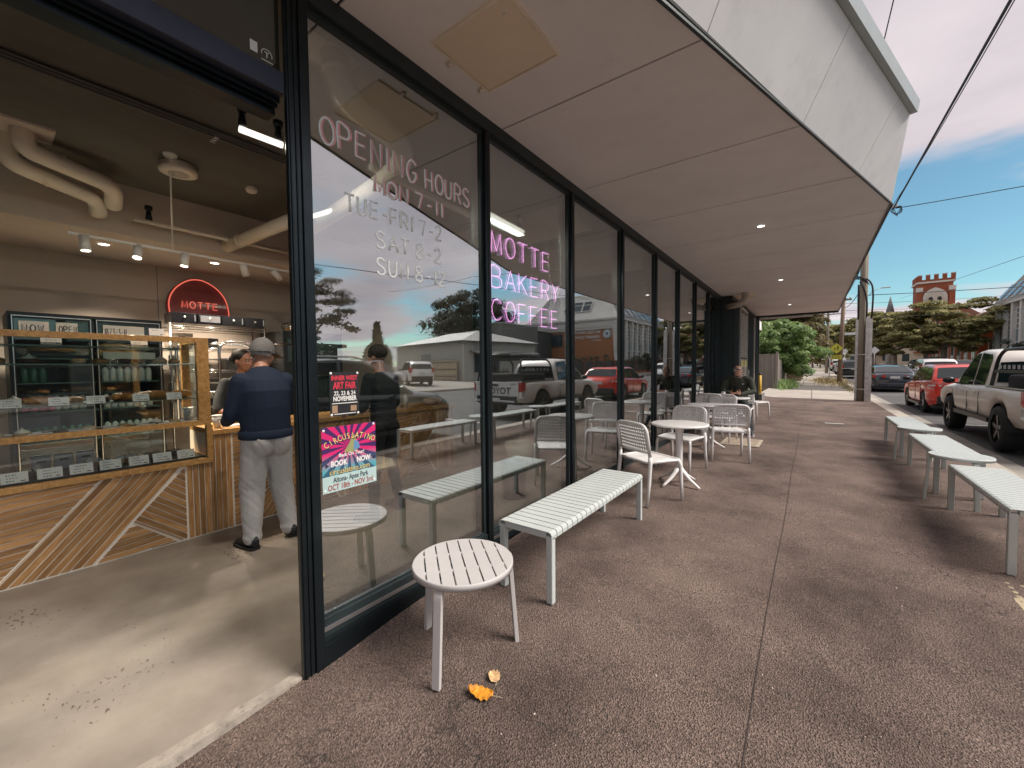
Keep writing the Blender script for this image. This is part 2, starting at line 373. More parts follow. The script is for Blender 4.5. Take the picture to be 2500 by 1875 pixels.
# ================================================================ SETTING
def mat_asphalt():
    m = bpy.data.materials.new('asphalt'); m.use_nodes = True; t = m.node_tree; b = t.nodes['Principled BSDF']
    tc = N(t, 'ShaderNodeTexCoord'); V = tc.outputs['Object']
    def noise_(s, d=4, r=.6):
        n = N(t, 'ShaderNodeTexNoise'); n.inputs['Scale'].default_value = s; n.inputs['Detail'].default_value = d; n.inputs['Roughness'].default_value = r
        t.links.new(V, n.inputs['Vector']); return n
    a = noise_(1.1, 8, .65); f = noise_(100, 3, .75); st = noise_(5.5, 6, .7)
    vo = N(t, 'ShaderNodeTexVoronoi'); vo.inputs['Scale'].default_value = 130; t.links.new(V, vo.inputs['Vector'])
    r1 = N(t, 'ShaderNodeValToRGB'); e = r1.color_ramp.elements
    e[0].position = .32; e[0].color = (.082, .057, .046, 1); e[1].position = .68; e[1].color = (.265, .196, .166, 1)
    t.links.new(a.outputs[0], r1.inputs[0])
    r2 = N(t, 'ShaderNodeValToRGB'); e = r2.color_ramp.elements
    e[0].position = .34; e[0].color = (.33, .32, .31, 1); e[1].position = .68; e[1].color = (1.9, 1.82, 1.78, 1)
    t.links.new(f.outputs[0], r2.inputs[0])
    m1 = N(t, 'ShaderNodeMix', data_type='RGBA', blend_type='MULTIPLY'); m1.inputs[0].default_value = 1
    t.links.new(r1.outputs[0], m1.inputs[6]); t.links.new(r2.outputs[0], m1.inputs[7])
    # pale stone chips
    n3 = noise_(150, 1, .5)
    s1 = N(t, 'ShaderNodeMapRange'); s1.inputs['From Min'].default_value = .72; s1.inputs['From Max'].default_value = .78
    t.links.new(n3.outputs[0], s1.inputs['Value'])
    m2 = N(t, 'ShaderNodeMix', data_type='RGBA'); t.links.new(s1.outputs[0], m2.inputs[0]); t.links.new(m1.outputs[2], m2.inputs[6]); m2.inputs[7].default_value = (.55, .50, .46, 1)
    # old spills
    s2 = N(t, 'ShaderNodeMapRange'); s2.inputs['From Min'].default_value = .60; s2.inputs['From Max'].default_value = .74; s2.inputs['To Max'].default_value = .55
    t.links.new(st.outputs[0], s2.inputs['Value'])
    m3 = N(t, 'ShaderNodeMix', data_type='RGBA'); t.links.new(s2.outputs[0], m3.inputs[0]); t.links.new(m2.outputs[2], m3.inputs[6]); m3.inputs[7].default_value = (.045, .035, .032, 1)
    # trodden gum and pale scuffs
    vg = N(t, 'ShaderNodeTexVoronoi'); vg.inputs['Scale'].default_value = 2.3; t.links.new(V, vg.inputs['Vector'])
    sg_ = N(t, 'ShaderNodeMapRange'); sg_.inputs['From Min'].default_value = .030; sg_.inputs['From Max'].default_value = .045; sg_.inputs['To Min'].default_value = .75; sg_.inputs['To Max'].default_value = 0.; t.links.new(vg.outputs['Distance'], sg_.inputs['Value'])
    m4 = N(t, 'ShaderNodeMix', data_type='RGBA'); t.links.new(sg_.outputs[0], m4.inputs[0]); t.links.new(m3.outputs[2], m4.inputs[6]); m4.inputs[7].default_value = (.05, .042, .04, 1)
    sc_ = noise_(2.7, 5, .8); s5 = N(t, 'ShaderNodeMapRange'); s5.inputs['From Min'].default_value = .64; s5.inputs['From Max'].default_value = .76; s5.inputs['To Max'].default_value = .35; t.links.new(sc_.outputs[0], s5.inputs['Value'])
    m5 = N(t, 'ShaderNodeMix', data_type='RGBA'); t.links.new(s5.outputs[0], m5.inputs[0]); t.links.new(m4.outputs[2], m5.inputs[6]); m5.inputs[7].default_value = (.30, .26, .235, 1)
    # fine wandering cracks
    wn_ = noise_(1.6, 4, .6); wv = N(t, 'ShaderNodeVectorMath', operation='SCALE'); wv.inputs['Scale'].default_value = .9; t.links.new(wn_.outputs['Color'], wv.inputs[0])
    wa = N(t, 'ShaderNodeVectorMath', operation='ADD'); t.links.new(V, wa.inputs[0]); t.links.new(wv.outputs[0], wa.inputs[1])
    vc = N(t, 'ShaderNodeTexVoronoi', feature='DISTANCE_TO_EDGE'); vc.inputs['Scale'].default_value = .33; t.links.new(wa.outputs[0], vc.inputs['Vector'])
    s6 = N(t, 'ShaderNodeMapRange'); s6.inputs['From Min'].default_value = .0006; s6.inputs['From Max'].default_value = .0020; s6.inputs['To Min'].default_value = .6; s6.inputs['To Max'].default_value = 0.; t.links.new(vc.outputs['Distance'], s6.inputs['Value'])
    m6 = N(t, 'ShaderNodeMix', data_type='RGBA'); t.links.new(s6.outputs[0], m6.inputs[0]); t.links.new(m5.outputs[2], m6.inputs[6]); m6.inputs[7].default_value = (.035, .028, .025, 1)
    t.links.new(m6.outputs[2], b.inputs['Base Color']); b.inputs['Roughness'].default_value = .85
    h = N(t, 'ShaderNodeMath', operation='ADD'); t.links.new(f.outputs[0], h.inputs[0]); t.links.new(vo.outputs['Distance'], h.inputs[1])
    bp = N(t, 'ShaderNodeBump'); bp.inputs['Strength'].default_value = 1.; bp.inputs['Distance'].default_value = .012
    t.links.new(h.outputs[0], bp.inputs['Height']); t.links.new(bp.outputs[0], b.inputs['Normal'])
    return m
def mat_floor():
    m = bpy.data.materials.new('polished_concrete'); m.use_nodes = True; t = m.node_tree; b = t.nodes['Principled BSDF']
    tc = N(t, 'ShaderNodeTexCoord'); V = tc.outputs['Object']
    n = N(t, 'ShaderNodeTexNoise'); n.inputs['Scale'].default_value = 1.5; n.inputs['Detail'].default_value = 10; n.inputs['Roughness'].default_value = .62; t.links.new(V, n.inputs['Vector'])
    r = N(t, 'ShaderNodeValToRGB'); e = r.color_ramp.elements; e[0].position = .32; e[0].color = (.19, .16, .13, 1); e[1].position = .68; e[1].color = (.35, .305, .255, 1)
    t.links.new(n.outputs[0], r.inputs[0])
    mpn = N(t, 'ShaderNodeMapping'); mpn.inputs['Rotation'].default_value = (0, 0, .5); mpn.inputs['Scale'].default_value = (1, 2.1, 1); t.links.new(V, mpn.inputs[0])
    p = N(t, 'ShaderNodeTexNoise'); p.inputs['Scale'].default_value = 26; p.inputs['Detail'].default_value = 2; t.links.new(mpn.outputs[0], p.inputs['Vector'])
    q = N(t, 'ShaderNodeTexNoise'); q.inputs['Scale'].default_value = 1.3; q.inputs['Detail'].default_value = 2; t.links.new(V, q.inputs['Vector'])
    mm = N(t, 'ShaderNodeMath', operation='MULTIPLY'); t.links.new(p.outputs[0], mm.inputs[0]); t.links.new(q.outputs[0], mm.inputs[1])
    s = N(t, 'ShaderNodeMapRange'); s.inputs['From Min'].default_value = .40; s.inputs['From Max'].default_value = .44; t.links.new(mm.outputs[0], s.inputs['Value'])
    mx = N(t, 'ShaderNodeMix', data_type='RGBA'); t.links.new(s.outputs[0], mx.inputs[0]); t.links.new(r.outputs[0], mx.inputs[6]); mx.inputs[7].default_value = (.13, .10, .08, 1)
    t.links.new(mx.outputs[2], b.inputs['Base Color']); b.inputs['Roughness'].default_value = .42
    inv = N(t, 'ShaderNodeMath', operation='SUBTRACT'); inv.inputs[0].default_value = 1; t.links.new(s.outputs[0], inv.inputs[1])
    bp = N(t, 'ShaderNodeBump'); bp.inputs['Strength'].default_value = .5; bp.inputs['Distance'].default_value = .003
    t.links.new(inv.outputs[0], bp.inputs['Height']); t.links.new(bp.outputs[0], b.inputs['Normal'])
    return m
ASPH = mat_asphalt(); FLOORM = mat_floor()
ROADM = pm('road_asphalt', (.085, .082, .080), .85, var=.3, vscale=.8, bump=.5, bscale=90, dirt=.3)
CONC = pm('footpath_concrete', (.40, .355, .30), .85, var=.18, vscale=1.2, bump=.3, bscale=40, dirt=.25)
CONC2 = pm('old_concrete', (.30, .275, .24), .9, var=.25, vscale=1.5, bump=.3, bscale=40, dirt=.4)
DIRTM = pm('earth', (.14, .12, .085), .95, var=.35, vscale=.2, bump=.4)
BLK = pm('black_aluminium', (.016, .022, .026), .28, metal=.55, var=.15, vscale=12, bump=.03)
BLK2 = pm('black_aluminium_dull', (.016, .024, .026), .5, var=.2, vscale=8, bump=.05)
SILV = pm('aluminium', (.62, .62, .60), .28, metal=1., var=.08)
WHITE = pm('white_paint', (.74, .73, .70), .45, var=.05)

def sheet(name, x0, x1, y0, y1, nx, ny, fz, m, kind='structure', xs=None, ys=None):
    X = xs if xs is not None else np.linspace(x0, x1, nx+1); Y = ys if ys is not None else np.linspace(y0, y1, ny+1)
    vs = [(float(x), float(y), fz(float(x), float(y))) for y in Y for x in X]; k = len(X)
    fs = [(j*k+i, j*k+i+1, (j+1)*k+i+1, (j+1)*k+i) for j in range(len(Y)-1) for i in range(k-1)]
    mb = MB(); mb.add(vs, fs, 0, True)
    o = mb.build(name, m, recalc=False)
    if kind: o['kind'] = kind
    return o
YS = np.unique(np.concatenate([np.linspace(-200, -10, 12), np.linspace(-10, 10, 81), np.linspace(10, 70, 61), np.linspace(70, 900, 60)]))
XS = np.unique(np.concatenate([np.linspace(-300, -10, 12), np.linspace(-10, 30, 41), np.linspace(30, 400, 24)]))
sheet('ground', 0, 0, 0, 0, 0, 0, lambda x, y: rz_(x, y)-.05-(.25 if x < .5 and y < 24 else 0), DIRTM, xs=XS, ys=YS)
sheet('road', 0, 0, 0, 0, 0, 0, rz_, ROADM, xs=np.linspace(4.5, 16.2, 14), ys=YS)
yp = np.unique(np.concatenate([np.linspace(-9, 8, 110), np.linspace(8, 20.6, 30)]))
sheet('footpath', 0, 0, 0, 0, 0, 0, lambda x, y: gz(x, y), ASPH, xs=np.array([.03, .12, .24, .35]+list(np.linspace(.6, 3.86, 13))), ys=yp)
sheet('driveway_crossing', 0.03, 3.86, 20.6, 27.4, 6, 12, lambda x, y: gz(x, y)+.004, CONC)
JM = pm('joint_dark', (.10, .09, .08), .9)
for k, yy in enumerate((23.9,)):
    sheet('crossing_joint', .1, 3.8, yy, yy+.03, 3, 1, lambda x, y: gz(x, y)+.009, JM)
sheet('crossing_joint', 2.0, 2.03, 20.7, 27.3, 1, 6, lambda x, y: gz(x, y)+.009, JM)
sheet('footpath_patch', 0.35, 3.86, 27.4, 38.4, 6, 12, lambda x, y: gz(x, y)+.002, pm('patch_asphalt', (.115, .10, .092), .9, var=.25, vscale=1.5, bump=.4, dirt=.2))
sheet('footpath_far', 0.3, 3.86, 38.4, 260, 4, 120, lambda x, y: gz(x, y)+.003, CONC)
for yy in (33.5, 52, 70, 95, 130):
    sheet('footpath_repair', 1.0, 3.6, yy, yy+(5 if yy < 40 else 7), 3, 6, lambda x, y: gz(x, y)+.008, pm('repair_concrete', (.25, .22, .20), .9, var=.2, vscale=1))
# kerb and channel
def kerb(x0, x1, h0, name='kerb', far=False):
    mb = MB()
    ys = [y for y in YS if -60 <= y <= 400]
    for a, b in zip(ys[:-1], ys[1:]):
        za, zb = (gz(3.9, a)+.004, gz(3.9, b)+.004) if not far else (rz_(16.2, a)+.12, rz_(16.2, b)+.12)
        vs = [(x0, a, za), (x1, a, za), (x1, b, zb), (x0, b, zb), (x0, a, za-.3), (x1, a, za-.3), (x1, b, zb-.3), (x0, b, zb-.3)]
        mb.add(vs, [(0, 1, 2, 3), (0, 4, 5, 1), (1, 5, 6, 2), (3, 2, 6, 7), (0, 3, 7, 4)])
    return struct(name, mb, CONC, recalc=True)
kerb(3.86, 4.14, 0)
sheet('gutter_channel', 0, 0, 0, 0, 0, 0, lambda x, y: rz_(4.5, y)+.006-(.02 if x < 4.3 else 0), CONC2, xs=[4.14, 4.3, 4.5], ys=YS)
kerb(16.2, 16.45, 0, 'kerb', far=True)
sheet('far_footpath', 0, 0, 0, 0, 0, 0, lambda x, y: rz_(x, y)+.12, CONC2, xs=np.linspace(16.45, 19.5, 4), ys=[y for y in YS if -60 < y < 300])
sheet('forecourt', 19.5, 40, 2, 40, 10, 18, lambda x, y: rz_(x, y)+.12, pm('forecourt_concrete', (.34, .31, .27), .9, var=.2, vscale=.6, dirt=.3))
# lane marks on the carriageway
LM = pm('road_paint', (.62, .61, .57), .7, var=.15, vscale=9, dirt=.4)
mb = MB()
for k in range(40):
    y = -40+k*9.
    mb.add([(10.3, y, rz_(10.35, y)+.006), (10.42, y, rz_(10.35, y)+.006), (10.42, y+3, rz_(10.35, y+3)+.006), (10.3, y+3, rz_(10.35, y+3)+.006)], [(0, 1, 2, 3)])
for k in range(14):
    y = 2.9+k*6.1 if k else 2.9
    y = 8.3+(k-1)*6.2
    mb.add([(4.7, y, rz_(4.7, y)+.006), (6.9, y, rz_(6.9, y)+.006), (6.9, y+.1, rz_(6.9, y)+.006), (4.7, y+.1, rz_(4.7, y)+.006)], [(0, 1, 2, 3)])
struct('road_markings', mb, LM, recalc=False)
# a thin sawn joint along the footpath, a cross joint, an inspection cover, a drain strip, tactile pavers
GROOVE = pm('groove', (.05, .04, .036), .95)
yy = np.linspace(-3, 20.4, 90)
def strip(name, xf, w, ys, m, lift=.004, mb=None):
    mb = mb or MB()
    for a, b in zip(ys[:-1], ys[1:]):
        mb.add([(xf(a)-w/2, a, gz(xf(a), a)+lift), (xf(a)+w/2, a, gz(xf(a), a)+lift), (xf(b)+w/2, b, gz(xf(b), b)+lift), (xf(b)-w/2, b, gz(xf(b), b)+lift)], [(0, 1, 2, 3)])
    return mb
g1 = strip('g', lambda y: 1.815+.006*math.sin(y*1.7), .0035, yy, GROOVE)
struct('footpath_seam', g1, GROOVE, recalc=False)
sheet('footpath_seam', .2, 2.5, 12.15, 12.17, 10, 1, lambda x, y: gz(x, y)+.004, GROOVE)
mb = MB(); mb.box((2.27, 12.1, gz(2.4, 12)), (2.62, 12.2, gz(2.4, 12)+.012))
tag(mb.build('drain_strip', pm('pale_steel', (.6, .58, .53), .5, var=.2)), 'short pale metal drain strip set in the asphalt in mid footpath', 'drain')
cv = thing('inspection_cover', 'rectangular tan concrete pit cover beside the seated man\'s shoe', 'pit cover', (1.0, 8.35, gz(1, 8.35)))
mb = MB(); mb.box((-.3, -.4, .0), (.3, .4, .012)); mb.build('cover_frame', pm('cover_frame', (.42, .36, .28), .8, var=.2, dirt=.3), cv, bevel=.003)
mb = MB(); mb.box((-.25, -.35, .011), (.25, .35, .017)); mb.build('cover_slab', pm('cover_slab', (.33, .26, .20), .85, var=.25, vscale=9, dirt=.4, bump=.3), cv, bevel=.003)
tp = thing('tactile_paver', 'cream tactile paver at the right edge of the footpath beside the nearest kerbside bench', 'paver', (3.03, 3.3, gz(3.3, 3.7)-.003))
TM = pm('tactile_cream', (.52, .42, .28), .8, var=.25, vscale=8, dirt=.35, bump=.2)
mb = MB(); mb.box((0, 0, -.02), (.8, .8, .008)); mb.build('paver', TM, tp, bevel=.003)
mb = MB()
for i in range(12):
    for j in range(12): mb.lathe([(0.017, 0), (.012, .005), (0, .005)], (.035+i*.066, .035+j*.066, .007), 8)
tag(mb.build('dome', TM, tp), kind='stuff')

# ================================================================ SHOPFRONT
cafe = thing('cafe_building', 'dark framed glass shopfront of the corner bakery with a tall row of window panes', 'building', (0, 0, 0))
GL = glass_mat('shop_glass', (.92, .98, .95), .45); CLR = glass_mat('clear_inner', (.97, .99, .985), 0.0)
GLD = glass_mat('transom_glass', (.30, .36, .34), .10)
MUL = [2.37, 3.71, 5.08, 6.47, 7.82, 9.16, 10.5, 11.88]
edges = [1.06]+MUL
for i in range(len(MUL)):
    a = edges[i]+(-.03 if i == 0 else .052); b = MUL[i]-.052
    mb = MB(); x0, x1 = -.006, .004
    vs = [(x0, a, .23), (x1, a, .23), (x1, b, .23), (x0, b, .23), (x0, a, 3.24), (x1, a, 3.24), (x1, b, 3.24), (x0, b, 3.24)]
    mb.add(vs, [(1, 2, 6, 5)], 0); mb.add(vs, [(0, 4, 7, 3)], 1)
    mb.build('glass_pane', [GL, CLR], cafe, recalc=False)
def mullion(y, w=.055):
    mb = MB()
    mb.box((-.10, y-w/2, .03), (.045, y+w/2, 3.30)); o = mb.build('mullion', BLK, cafe, bevel=.004)
    mb = MB()
    for s in (-1, 1): mb.box((-.03, y+s*w/2, .225), (.016, y+s*(w/2+.026), 3.245))
    mb.build('glazing_bead', BLK2, o)
    mb = MB(); mb.box((.045, y-.006, .1), (.0475, y+.006, 3.25)); mb.build('mullion_groove', pm('groove_black', (.004, .005, .006), .4), o)
for y in MUL: mullion(y)
mb = MB(); mb.box((.02, .928, -.02), (.05, .985, 3.30)); mb.box((-.03, .955, -.02), (.02, .985, 3.30)); mb.box((-.08, .985, -.02), (.062, 1.030, 3.30)); mb.box((.05, .935, -.02), (.058, .942, 3.30)); mb.box((.05, .960, -.02), (.058, .966, 3.30))
mb.build('door_post', BLK, cafe, bevel=.004)
mb = MB(); mb.box((-.10, 1.0305, 3.245), (.05, 12.03, 3.333)); mb.box((-.03, 1.031, 3.215), (.02, 12.0, 3.244)); mb.build('head_frame', BLK2, cafe)
mb = MB(); mb.box((-.10, 1.0305, .135), (.03, 12.03, .229)); mb.box((-.02, 1.031, .229), (.014, 12.0, .245)); sr = mb.build('sill_frame', BLK2, cafe)
mb = MB(); mb.box((.03, 1.0305, .165), (.036, 12.0, .185)); mb.build('sill_strip', pm('sill_trim', (.38, .36, .36), .35, metal=.8), sr)
mb = MB(); mb.box((-.10, 1.0305, -.05), (.06, 12.03, .134)); mb.box((.06, 1.031, .10), (.064, 12.0, .108)); mb.build('base_frame', BLK, cafe)
# pale concrete haunch under the sill
mb = MB()
for k in range(28):
    a, b = 1.075+k*.4, 1.475+k*.4; ta, tb = .02*min(1, (a-1.07)*2), .02*min(1, (b-1.07)*2)
    mb.add([(.055, a, -.1), (.055, b, -.1), (.055, a, gz(.05, a)+ta), (.055, b, gz(.05, b)+tb), (.13, a, gz(.13, a)-.004), (.13, b, gz(.13, b)-.004)], [(2, 4, 5, 3), (0, 2, 3, 1)])
struct('mortar_haunch', mb, ASPH, recalc=True)
struct('threshold', MB().box((-.025, -5, -.35), (.034, .927, .004)), pm('threshold_concrete', (.34, .295, .245), .9, var=.3, vscale=7, bump=.6, bscale=25, dirt=.6))
# door head beam and transom light over the doorway
mb = MB(); mb.box((-.11, -3.2, 2.755), (.04, .924, 2.85)); mb.box((-.09, -3.2, 2.85), (.0, .924, 2.875)); mb.build('door_head', pm('head_beam', (.030, .036, .060), .35, metal=.3, var=.2), cafe, bevel=.003)
mb = MB(); mb.box((-.14, -3.2, 2.70), (-.06, .924, 2.75)); mb.box((-.045, -3.2, 2.725), (-.035, .924, 2.754)); mb.box((-.02, -3.2, 2.735), (-.01, .924, 2.754)); mb.build('door_track', BLK, cafe)
mb = MB(); mb.box((-.10, -3.2, 3.25), (.05, .924, 3.333)); mb.build('transom_head', BLK2, cafe)
mb = MB(); vs = [(0, -3.2, 2.876), (0, .924, 2.876), (0, .924, 3.25), (0, -3.2, 3.25)]; mb.add(vs, [(0, 1, 2, 3)], 0); mb.add([(-.008, y, z) for _, y, z in vs], [(3, 2, 1, 0)], 1)
mb.build('transom_pane', [GLD, CLR], cafe, recalc=False)
mb = MB(); mb.box((-.10, -3.3, 0), (.05, -3.2, 3.33)); mb.build('door_post', BLK, cafe)
# little certification marks etched in the corner of the transom pane
mk = MB(); mk.box((.003, .80, 2.90), (.004, .83, 2.945)); mk.tube([(.004, .868+.022*math.cos(a), 2.915+.022*math.sin(a)) for a in np.linspace(-.3, 3.44, 12)], .002, 5); mk.box((.003, .845, 2.885), (.004, .893, 2.889)); mk.box((.003, .866, 2.90), (.004, .870, 2.925)); mk.box((.003, .858, 2.922), (.004, .878, 2.926))
mk.build('glass_mark', WHITE, cafe)
# dark ribbed cladding beyond the glass: a box that steps out
mb = MB(); XC = .38
mb.box((-.2, 12.04, -.1), (XC, 17.6, 3.20)); o = mb.build('cladding_wall', pm('dark_cladding', (.016, .030, .034), .45, var=.25, vscale=5, stretch=(1, 1, .2)), cafe)
for k in range(42):
    y = 12.10+k*.13
    if 12.55 < y < 14.15: continue
    mb = MB(); mb.box((XC, y, .0), (XC+.018, y+.035, 3.19)); mb.build('cladding_rib', BLK2, o)
for k in range(4):
    mb = MB(); mb.box((.02+k*.1, 12.022, .0), (.05+k*.1, 12.04, 3.19)); mb.build('cladding_rib', BLK2, o)
mb = MB(); mb.box((-.2, 12.04, 3.20), (.30, 17.6, 3.33)); mb.build('cladding_head', BLK2, cafe)
# louvred gate in it
lv = thing('louvre_door', 'narrow pale louvred door in the dark cladding with two yellow warning labels', 'door', (XC, 12.65, .14))
LVM = pm('louvre_grey', (.50, .47, .43), .4, metal=.3, var=.1)
for j in range(2):
    for k in range(44):
        z = .12+k*.062
        if 1.30 < z < 1.55: continue
        mb = MB(); mb.box((.02, .06+j*.68, z), (.045, .68+j*.68, z+.034), rot=((.03, .5, z+.017), Matrix.Rotation(R(25), 3, 'Y'))); mb.build('louvre_blade', LVM, lv)
    mb = MB(); mb.box((.015, .0+j*.68, 0), (.06, .05+j*.68, 2.9)); mb.build('door_stile', LVM, lv)
    mb = MB(); mb.box((.02, .1+j*.68, 1.31), (.05, .64+j*.68, 1.53)); pl = mb.build('label_plate', pm('plate', (.5, .47, .38), .5), lv)
    mb = MB(); mb.box((.05, .2+j*.68, 1.33), (.053, .52+j*.68, 1.51)); mb.build('warning_label', pm('label_yellow', (.75, .62, .10), .5), pl)
mb = MB(); mb.box((.015, 1.37, 0), (.06, 1.42, 2.9)); mb.build('door_stile', LVM, lv)
mb = MB(); mb.box((.015, 0, 2.9), (.06, 1.42, 2.96)); mb.build('door_rail', LVM, lv)
mb = MB(); mb.tube([(.03, 1.62, 1.05), (.07, 1.62, 1.05), (.07, 1.62, 1.22)], .014, 8); mb.build('handle', SILV, lv)
mb = MB(); mb.box((XC+.005, 15.9, .15), (XC+.05, 16.1, 3.1)); mb.build('side_door', pm('door_frame_pale', (.40, .36, .33), .4), cafe)
mb = MB(); mb.box((-.25, 17.6, -.1), (XC+.03, 17.68, 3.33)); mb.build('corner_trim', BLK2, cafe)
# upper storey wall above the canopy
mb = MB(); mb.box((-6, -4, 3.45), (-.1, 17.6, 7.2)); mb.build('upper_wall', pm('upper_render', (.35, .33, .31), .8), cafe)
mb = MB(); mb.box((-6, -9, -.5), (.04, -3.3, 3.45)); mb.build('side_wall', pm('side_cladding', (.05, .055, .06), .6), cafe)
mb = MB(); mb.box((-5.1, 13.2, -.3), (-.21, 17.6, 3.44)); mb.build('rear_block', BLK2, cafe)

# ================================================================ CANOPY
can = thing('street_canopy', 'wide grey panelled street canopy with a raked pale fascia projecting over the footpath', 'canopy', (0, 0, 3.334))
SOF = pm('soffit_panel_grey', (.88, .835, .815), .7, var=.07, vscale=.8, bump=.04, bscale=120, dirt=.05)
FAS = pm('fascia_panel_grey', (.80, .775, .77), .6, var=.10, vscale=.9, bump=.03, bscale=120, dirt=.14)
DK = pm('shadow_gap', (.012, .014, .016), .8)
def xo(y): return 2.70-.318*(6.387-y) if y < 6.387 else 2.70
Z0 = 3.334
J = [2.545+1.35*k for k in range(-4, 12)]
J = [y for y in J if y > -2.0]+[17.7]
prev = -2.0; g = .008
for y in J:
    a, b = prev+g, y-g; pts = [(.045, a), (max(.06, xo(a))-.01, a)]
    if a < 6.387 < b: pts.append((2.69, 6.387))
    pts += [(max(.06, xo(b))-.01, b), (.045, b)]
    mb = MB(); mb.prism(pts, Z0, Z0+.012, 'z'); mb.build('soffit_panel', SOF, can, world=True); prev = y
mb = MB(); mb.prism([(-.12, -2.1), (.05, -2.1), (2.69, 6.387), (2.69, 17.75), (-.12, 17.75)], Z0+.016, Z0+.10, 'z'); mb.build('backing', DK, can, world=True)
# raked fascia
nrm = Vector((.953*.285, -.303*.285, .565))
js = [-2.0, -.1, 1.2, 2.557, 3.895, 5.201]
for a, b in zip(js[:-1], js[1:]):
    a += .004; b -= .004
    P = [Vector((xo(a), a, Z0+.0)), Vector((xo(b), b, Z0))]; Q = [P[0]+nrm, P[1]+nrm]
    th = Vector((-.02, .006, .012))
    mb = MB(); vs = [P[0], P[1], Q[1], Q[0]]; vs += [v+th for v in vs]
    mb.add(vs, [(0, 1, 2, 3), (7, 6, 5, 4), (0, 4, 5, 1), (1, 5, 6, 2), (2, 6, 7, 3), (3, 7, 4, 0)]); mb.build('fascia_panel', FAS, can, world=True)
a = 5.205; P0 = Vector((xo(a), a, Z0)); P1 = Vector((2.70, 6.387, Z0)); Q0 = P0+nrm; Q1 = Vector((2.715, 5.50, 3.90))
mb = MB(); th = Vector((-.02, .006, .012)); vs = [P0, P1, Q1, Q0]; vs += [v+th for v in vs]
mb.add(vs, [(0, 1, 2, 3), (7, 6, 5, 4), (0, 4, 5, 1), (1, 5, 6, 2), (2, 6, 7, 3), (3, 7, 4, 0)]); mb.build('fascia_panel', FAS, can, world=True)
yy = 6.387
mb = MB(); mb.add([(2.70, 6.387, Z0), (2.70, 8, Z0), (2.715, 8, 3.9), (2.715, 5.50, 3.9), (2.68, 6.387, Z0), (2.68, 8, Z0), (2.69, 8, 3.9), (2.69, 5.5, 3.9)], [(0, 1, 2, 3), (7, 6, 5, 4), (0, 3, 7, 4), (0, 4, 5, 1), (3, 2, 6, 7), (1, 5, 6, 2)]); mb.build('fascia_panel', FAS, can, world=True)
for k in range(4):
    a = 8.005+k*2.43; mb = MB(); mb.prism([(a, Z0), (a+2.42, Z0), (a+2.42, 3.9), (a, 3.9)], 2.68, 2.705, 'x'); mb.build('fascia_panel', FAS, can, world=True)
# dark drip edge, gutter
mb = MB(); e = [Vector((.03, -2.05, Z0-.004)), Vector((2.705, 6.387, Z0-.004)), Vector((2.705, 17.72, Z0-.004)), Vector((.1, 17.72, Z0-.004))]
for p, q in zip(e[:-1], e[1:]): mb.bar(p, q, .018, .016)
mb.build('drip_edge', BLK2, can, world=True)
mb = MB(); mb.box((.2, 17.74, Z0-.06), (2.70, 17.80, Z0+.02)); mb.build('end_rail', BLK2, can, world=True)
mb = MB(); mb.box((.2, 17.82, Z0-.13), (2.0, 17.86, Z0-.07)); mb.build('end_conduit', SOF, can, world=True)
GUT = pm('gutter_steel', (.40, .45, .45), .35, metal=.4, var=.06)
top = [Vector((xo(-2), -2, Z0))+nrm, Vector((2.715, 5.50, 3.90))]
d = (top[1]-top[0]).normalized(); nx = Vector((.953, -.303, 0))
mb = MB(); vs = []
for p in (top[0], top[1]+d*.03):
    for o_, z_ in ((-.02, .004), (.05, .004), (.065, .105), (-.02, .105)): vs.append(p+nx*o_+Vector((0, 0, z_)))
mb.add(vs, [(0, 1, 2, 3), (7, 6, 5, 4), (0, 4, 5, 1), (1, 5, 6, 2), (2, 6, 7, 3), (3, 7, 4, 0)])
mb.build('gutter', GUT, can, world=True)
mb = MB(); mb.add([top[0]+Vector((0, 0, .05)), top[1]+Vector((0, 0, .05)), Vector((2.70, 17.7, 3.95)), Vector((-.1, 17.7, 3.95)), Vector((-.1, -2, 3.95))], [(0, 1, 2, 3, 4)]); mb.build('roof_sheet', GUT, can, world=True)
mb = MB(); mb.box((-.1, 18.5, 3.0), (.22, 20.6, 3.36)); mb.build('side_awning', FAS, can, world=True)
# hatches, downlights and exhaust elbow in the soffit
HM = pm('hatch_cream', (.88, .72, .53), .6, var=.04); HM2 = pm('hatch_frame', (.88, .77, .62), .5)
def hatch(loc, w, l, label, m1=HM, m2=HM2, knobs=True):
    h = thing('access_hatch', label, 'access hatch', loc, 0, 'access hatches in the canopy soffit')
    fr = .014
    mb = MB()
    mb.box((0, 0, -.016), (w, fr, 0)); mb.box((0, l-fr, -.016), (w, l, 0)); mb.box((0, fr, -.016), (fr, l-fr, 0)); mb.box((w-fr, fr, -.016), (w, l-fr, 0)); mb.build('hatch_frame', m2, h)
    mb = MB(); mb.box((fr+.004, fr+.004, -.012), (w-fr-.004, l-fr-.004, -.002)); mb.build('hatch_door', m1, h)
    mb = MB(); mb.box((fr, fr, -.003), (w-fr, l-fr, -.001)); mb.build('hatch_gap', DK, h)
    if knobs:
        for yy in (l*.34, l*.9):
            mb = MB(); mb.tube([(-.005, yy, -.012), (-.045, yy, -.014)], .012, 8); mb.build('hinge_knob', m2, h)
        mb = MB(); mb.lathe([(0, -.003), (.006, -.003), (.008, 0)], (w-.09, .09, -.013), 10); mb.build('hatch_lock', SILV, h)
hatch((.245, 1.635, Z0), .54, .51, 'square cream access hatch in the canopy soffit nearest the camera')
hatch((.26, 12.1, Z0), .53, .55, 'cream access hatch in the canopy soffit above the dark cladding', knobs=False)
LAMP = emat('downlight_glow', (1, .92, .84), 3.0)
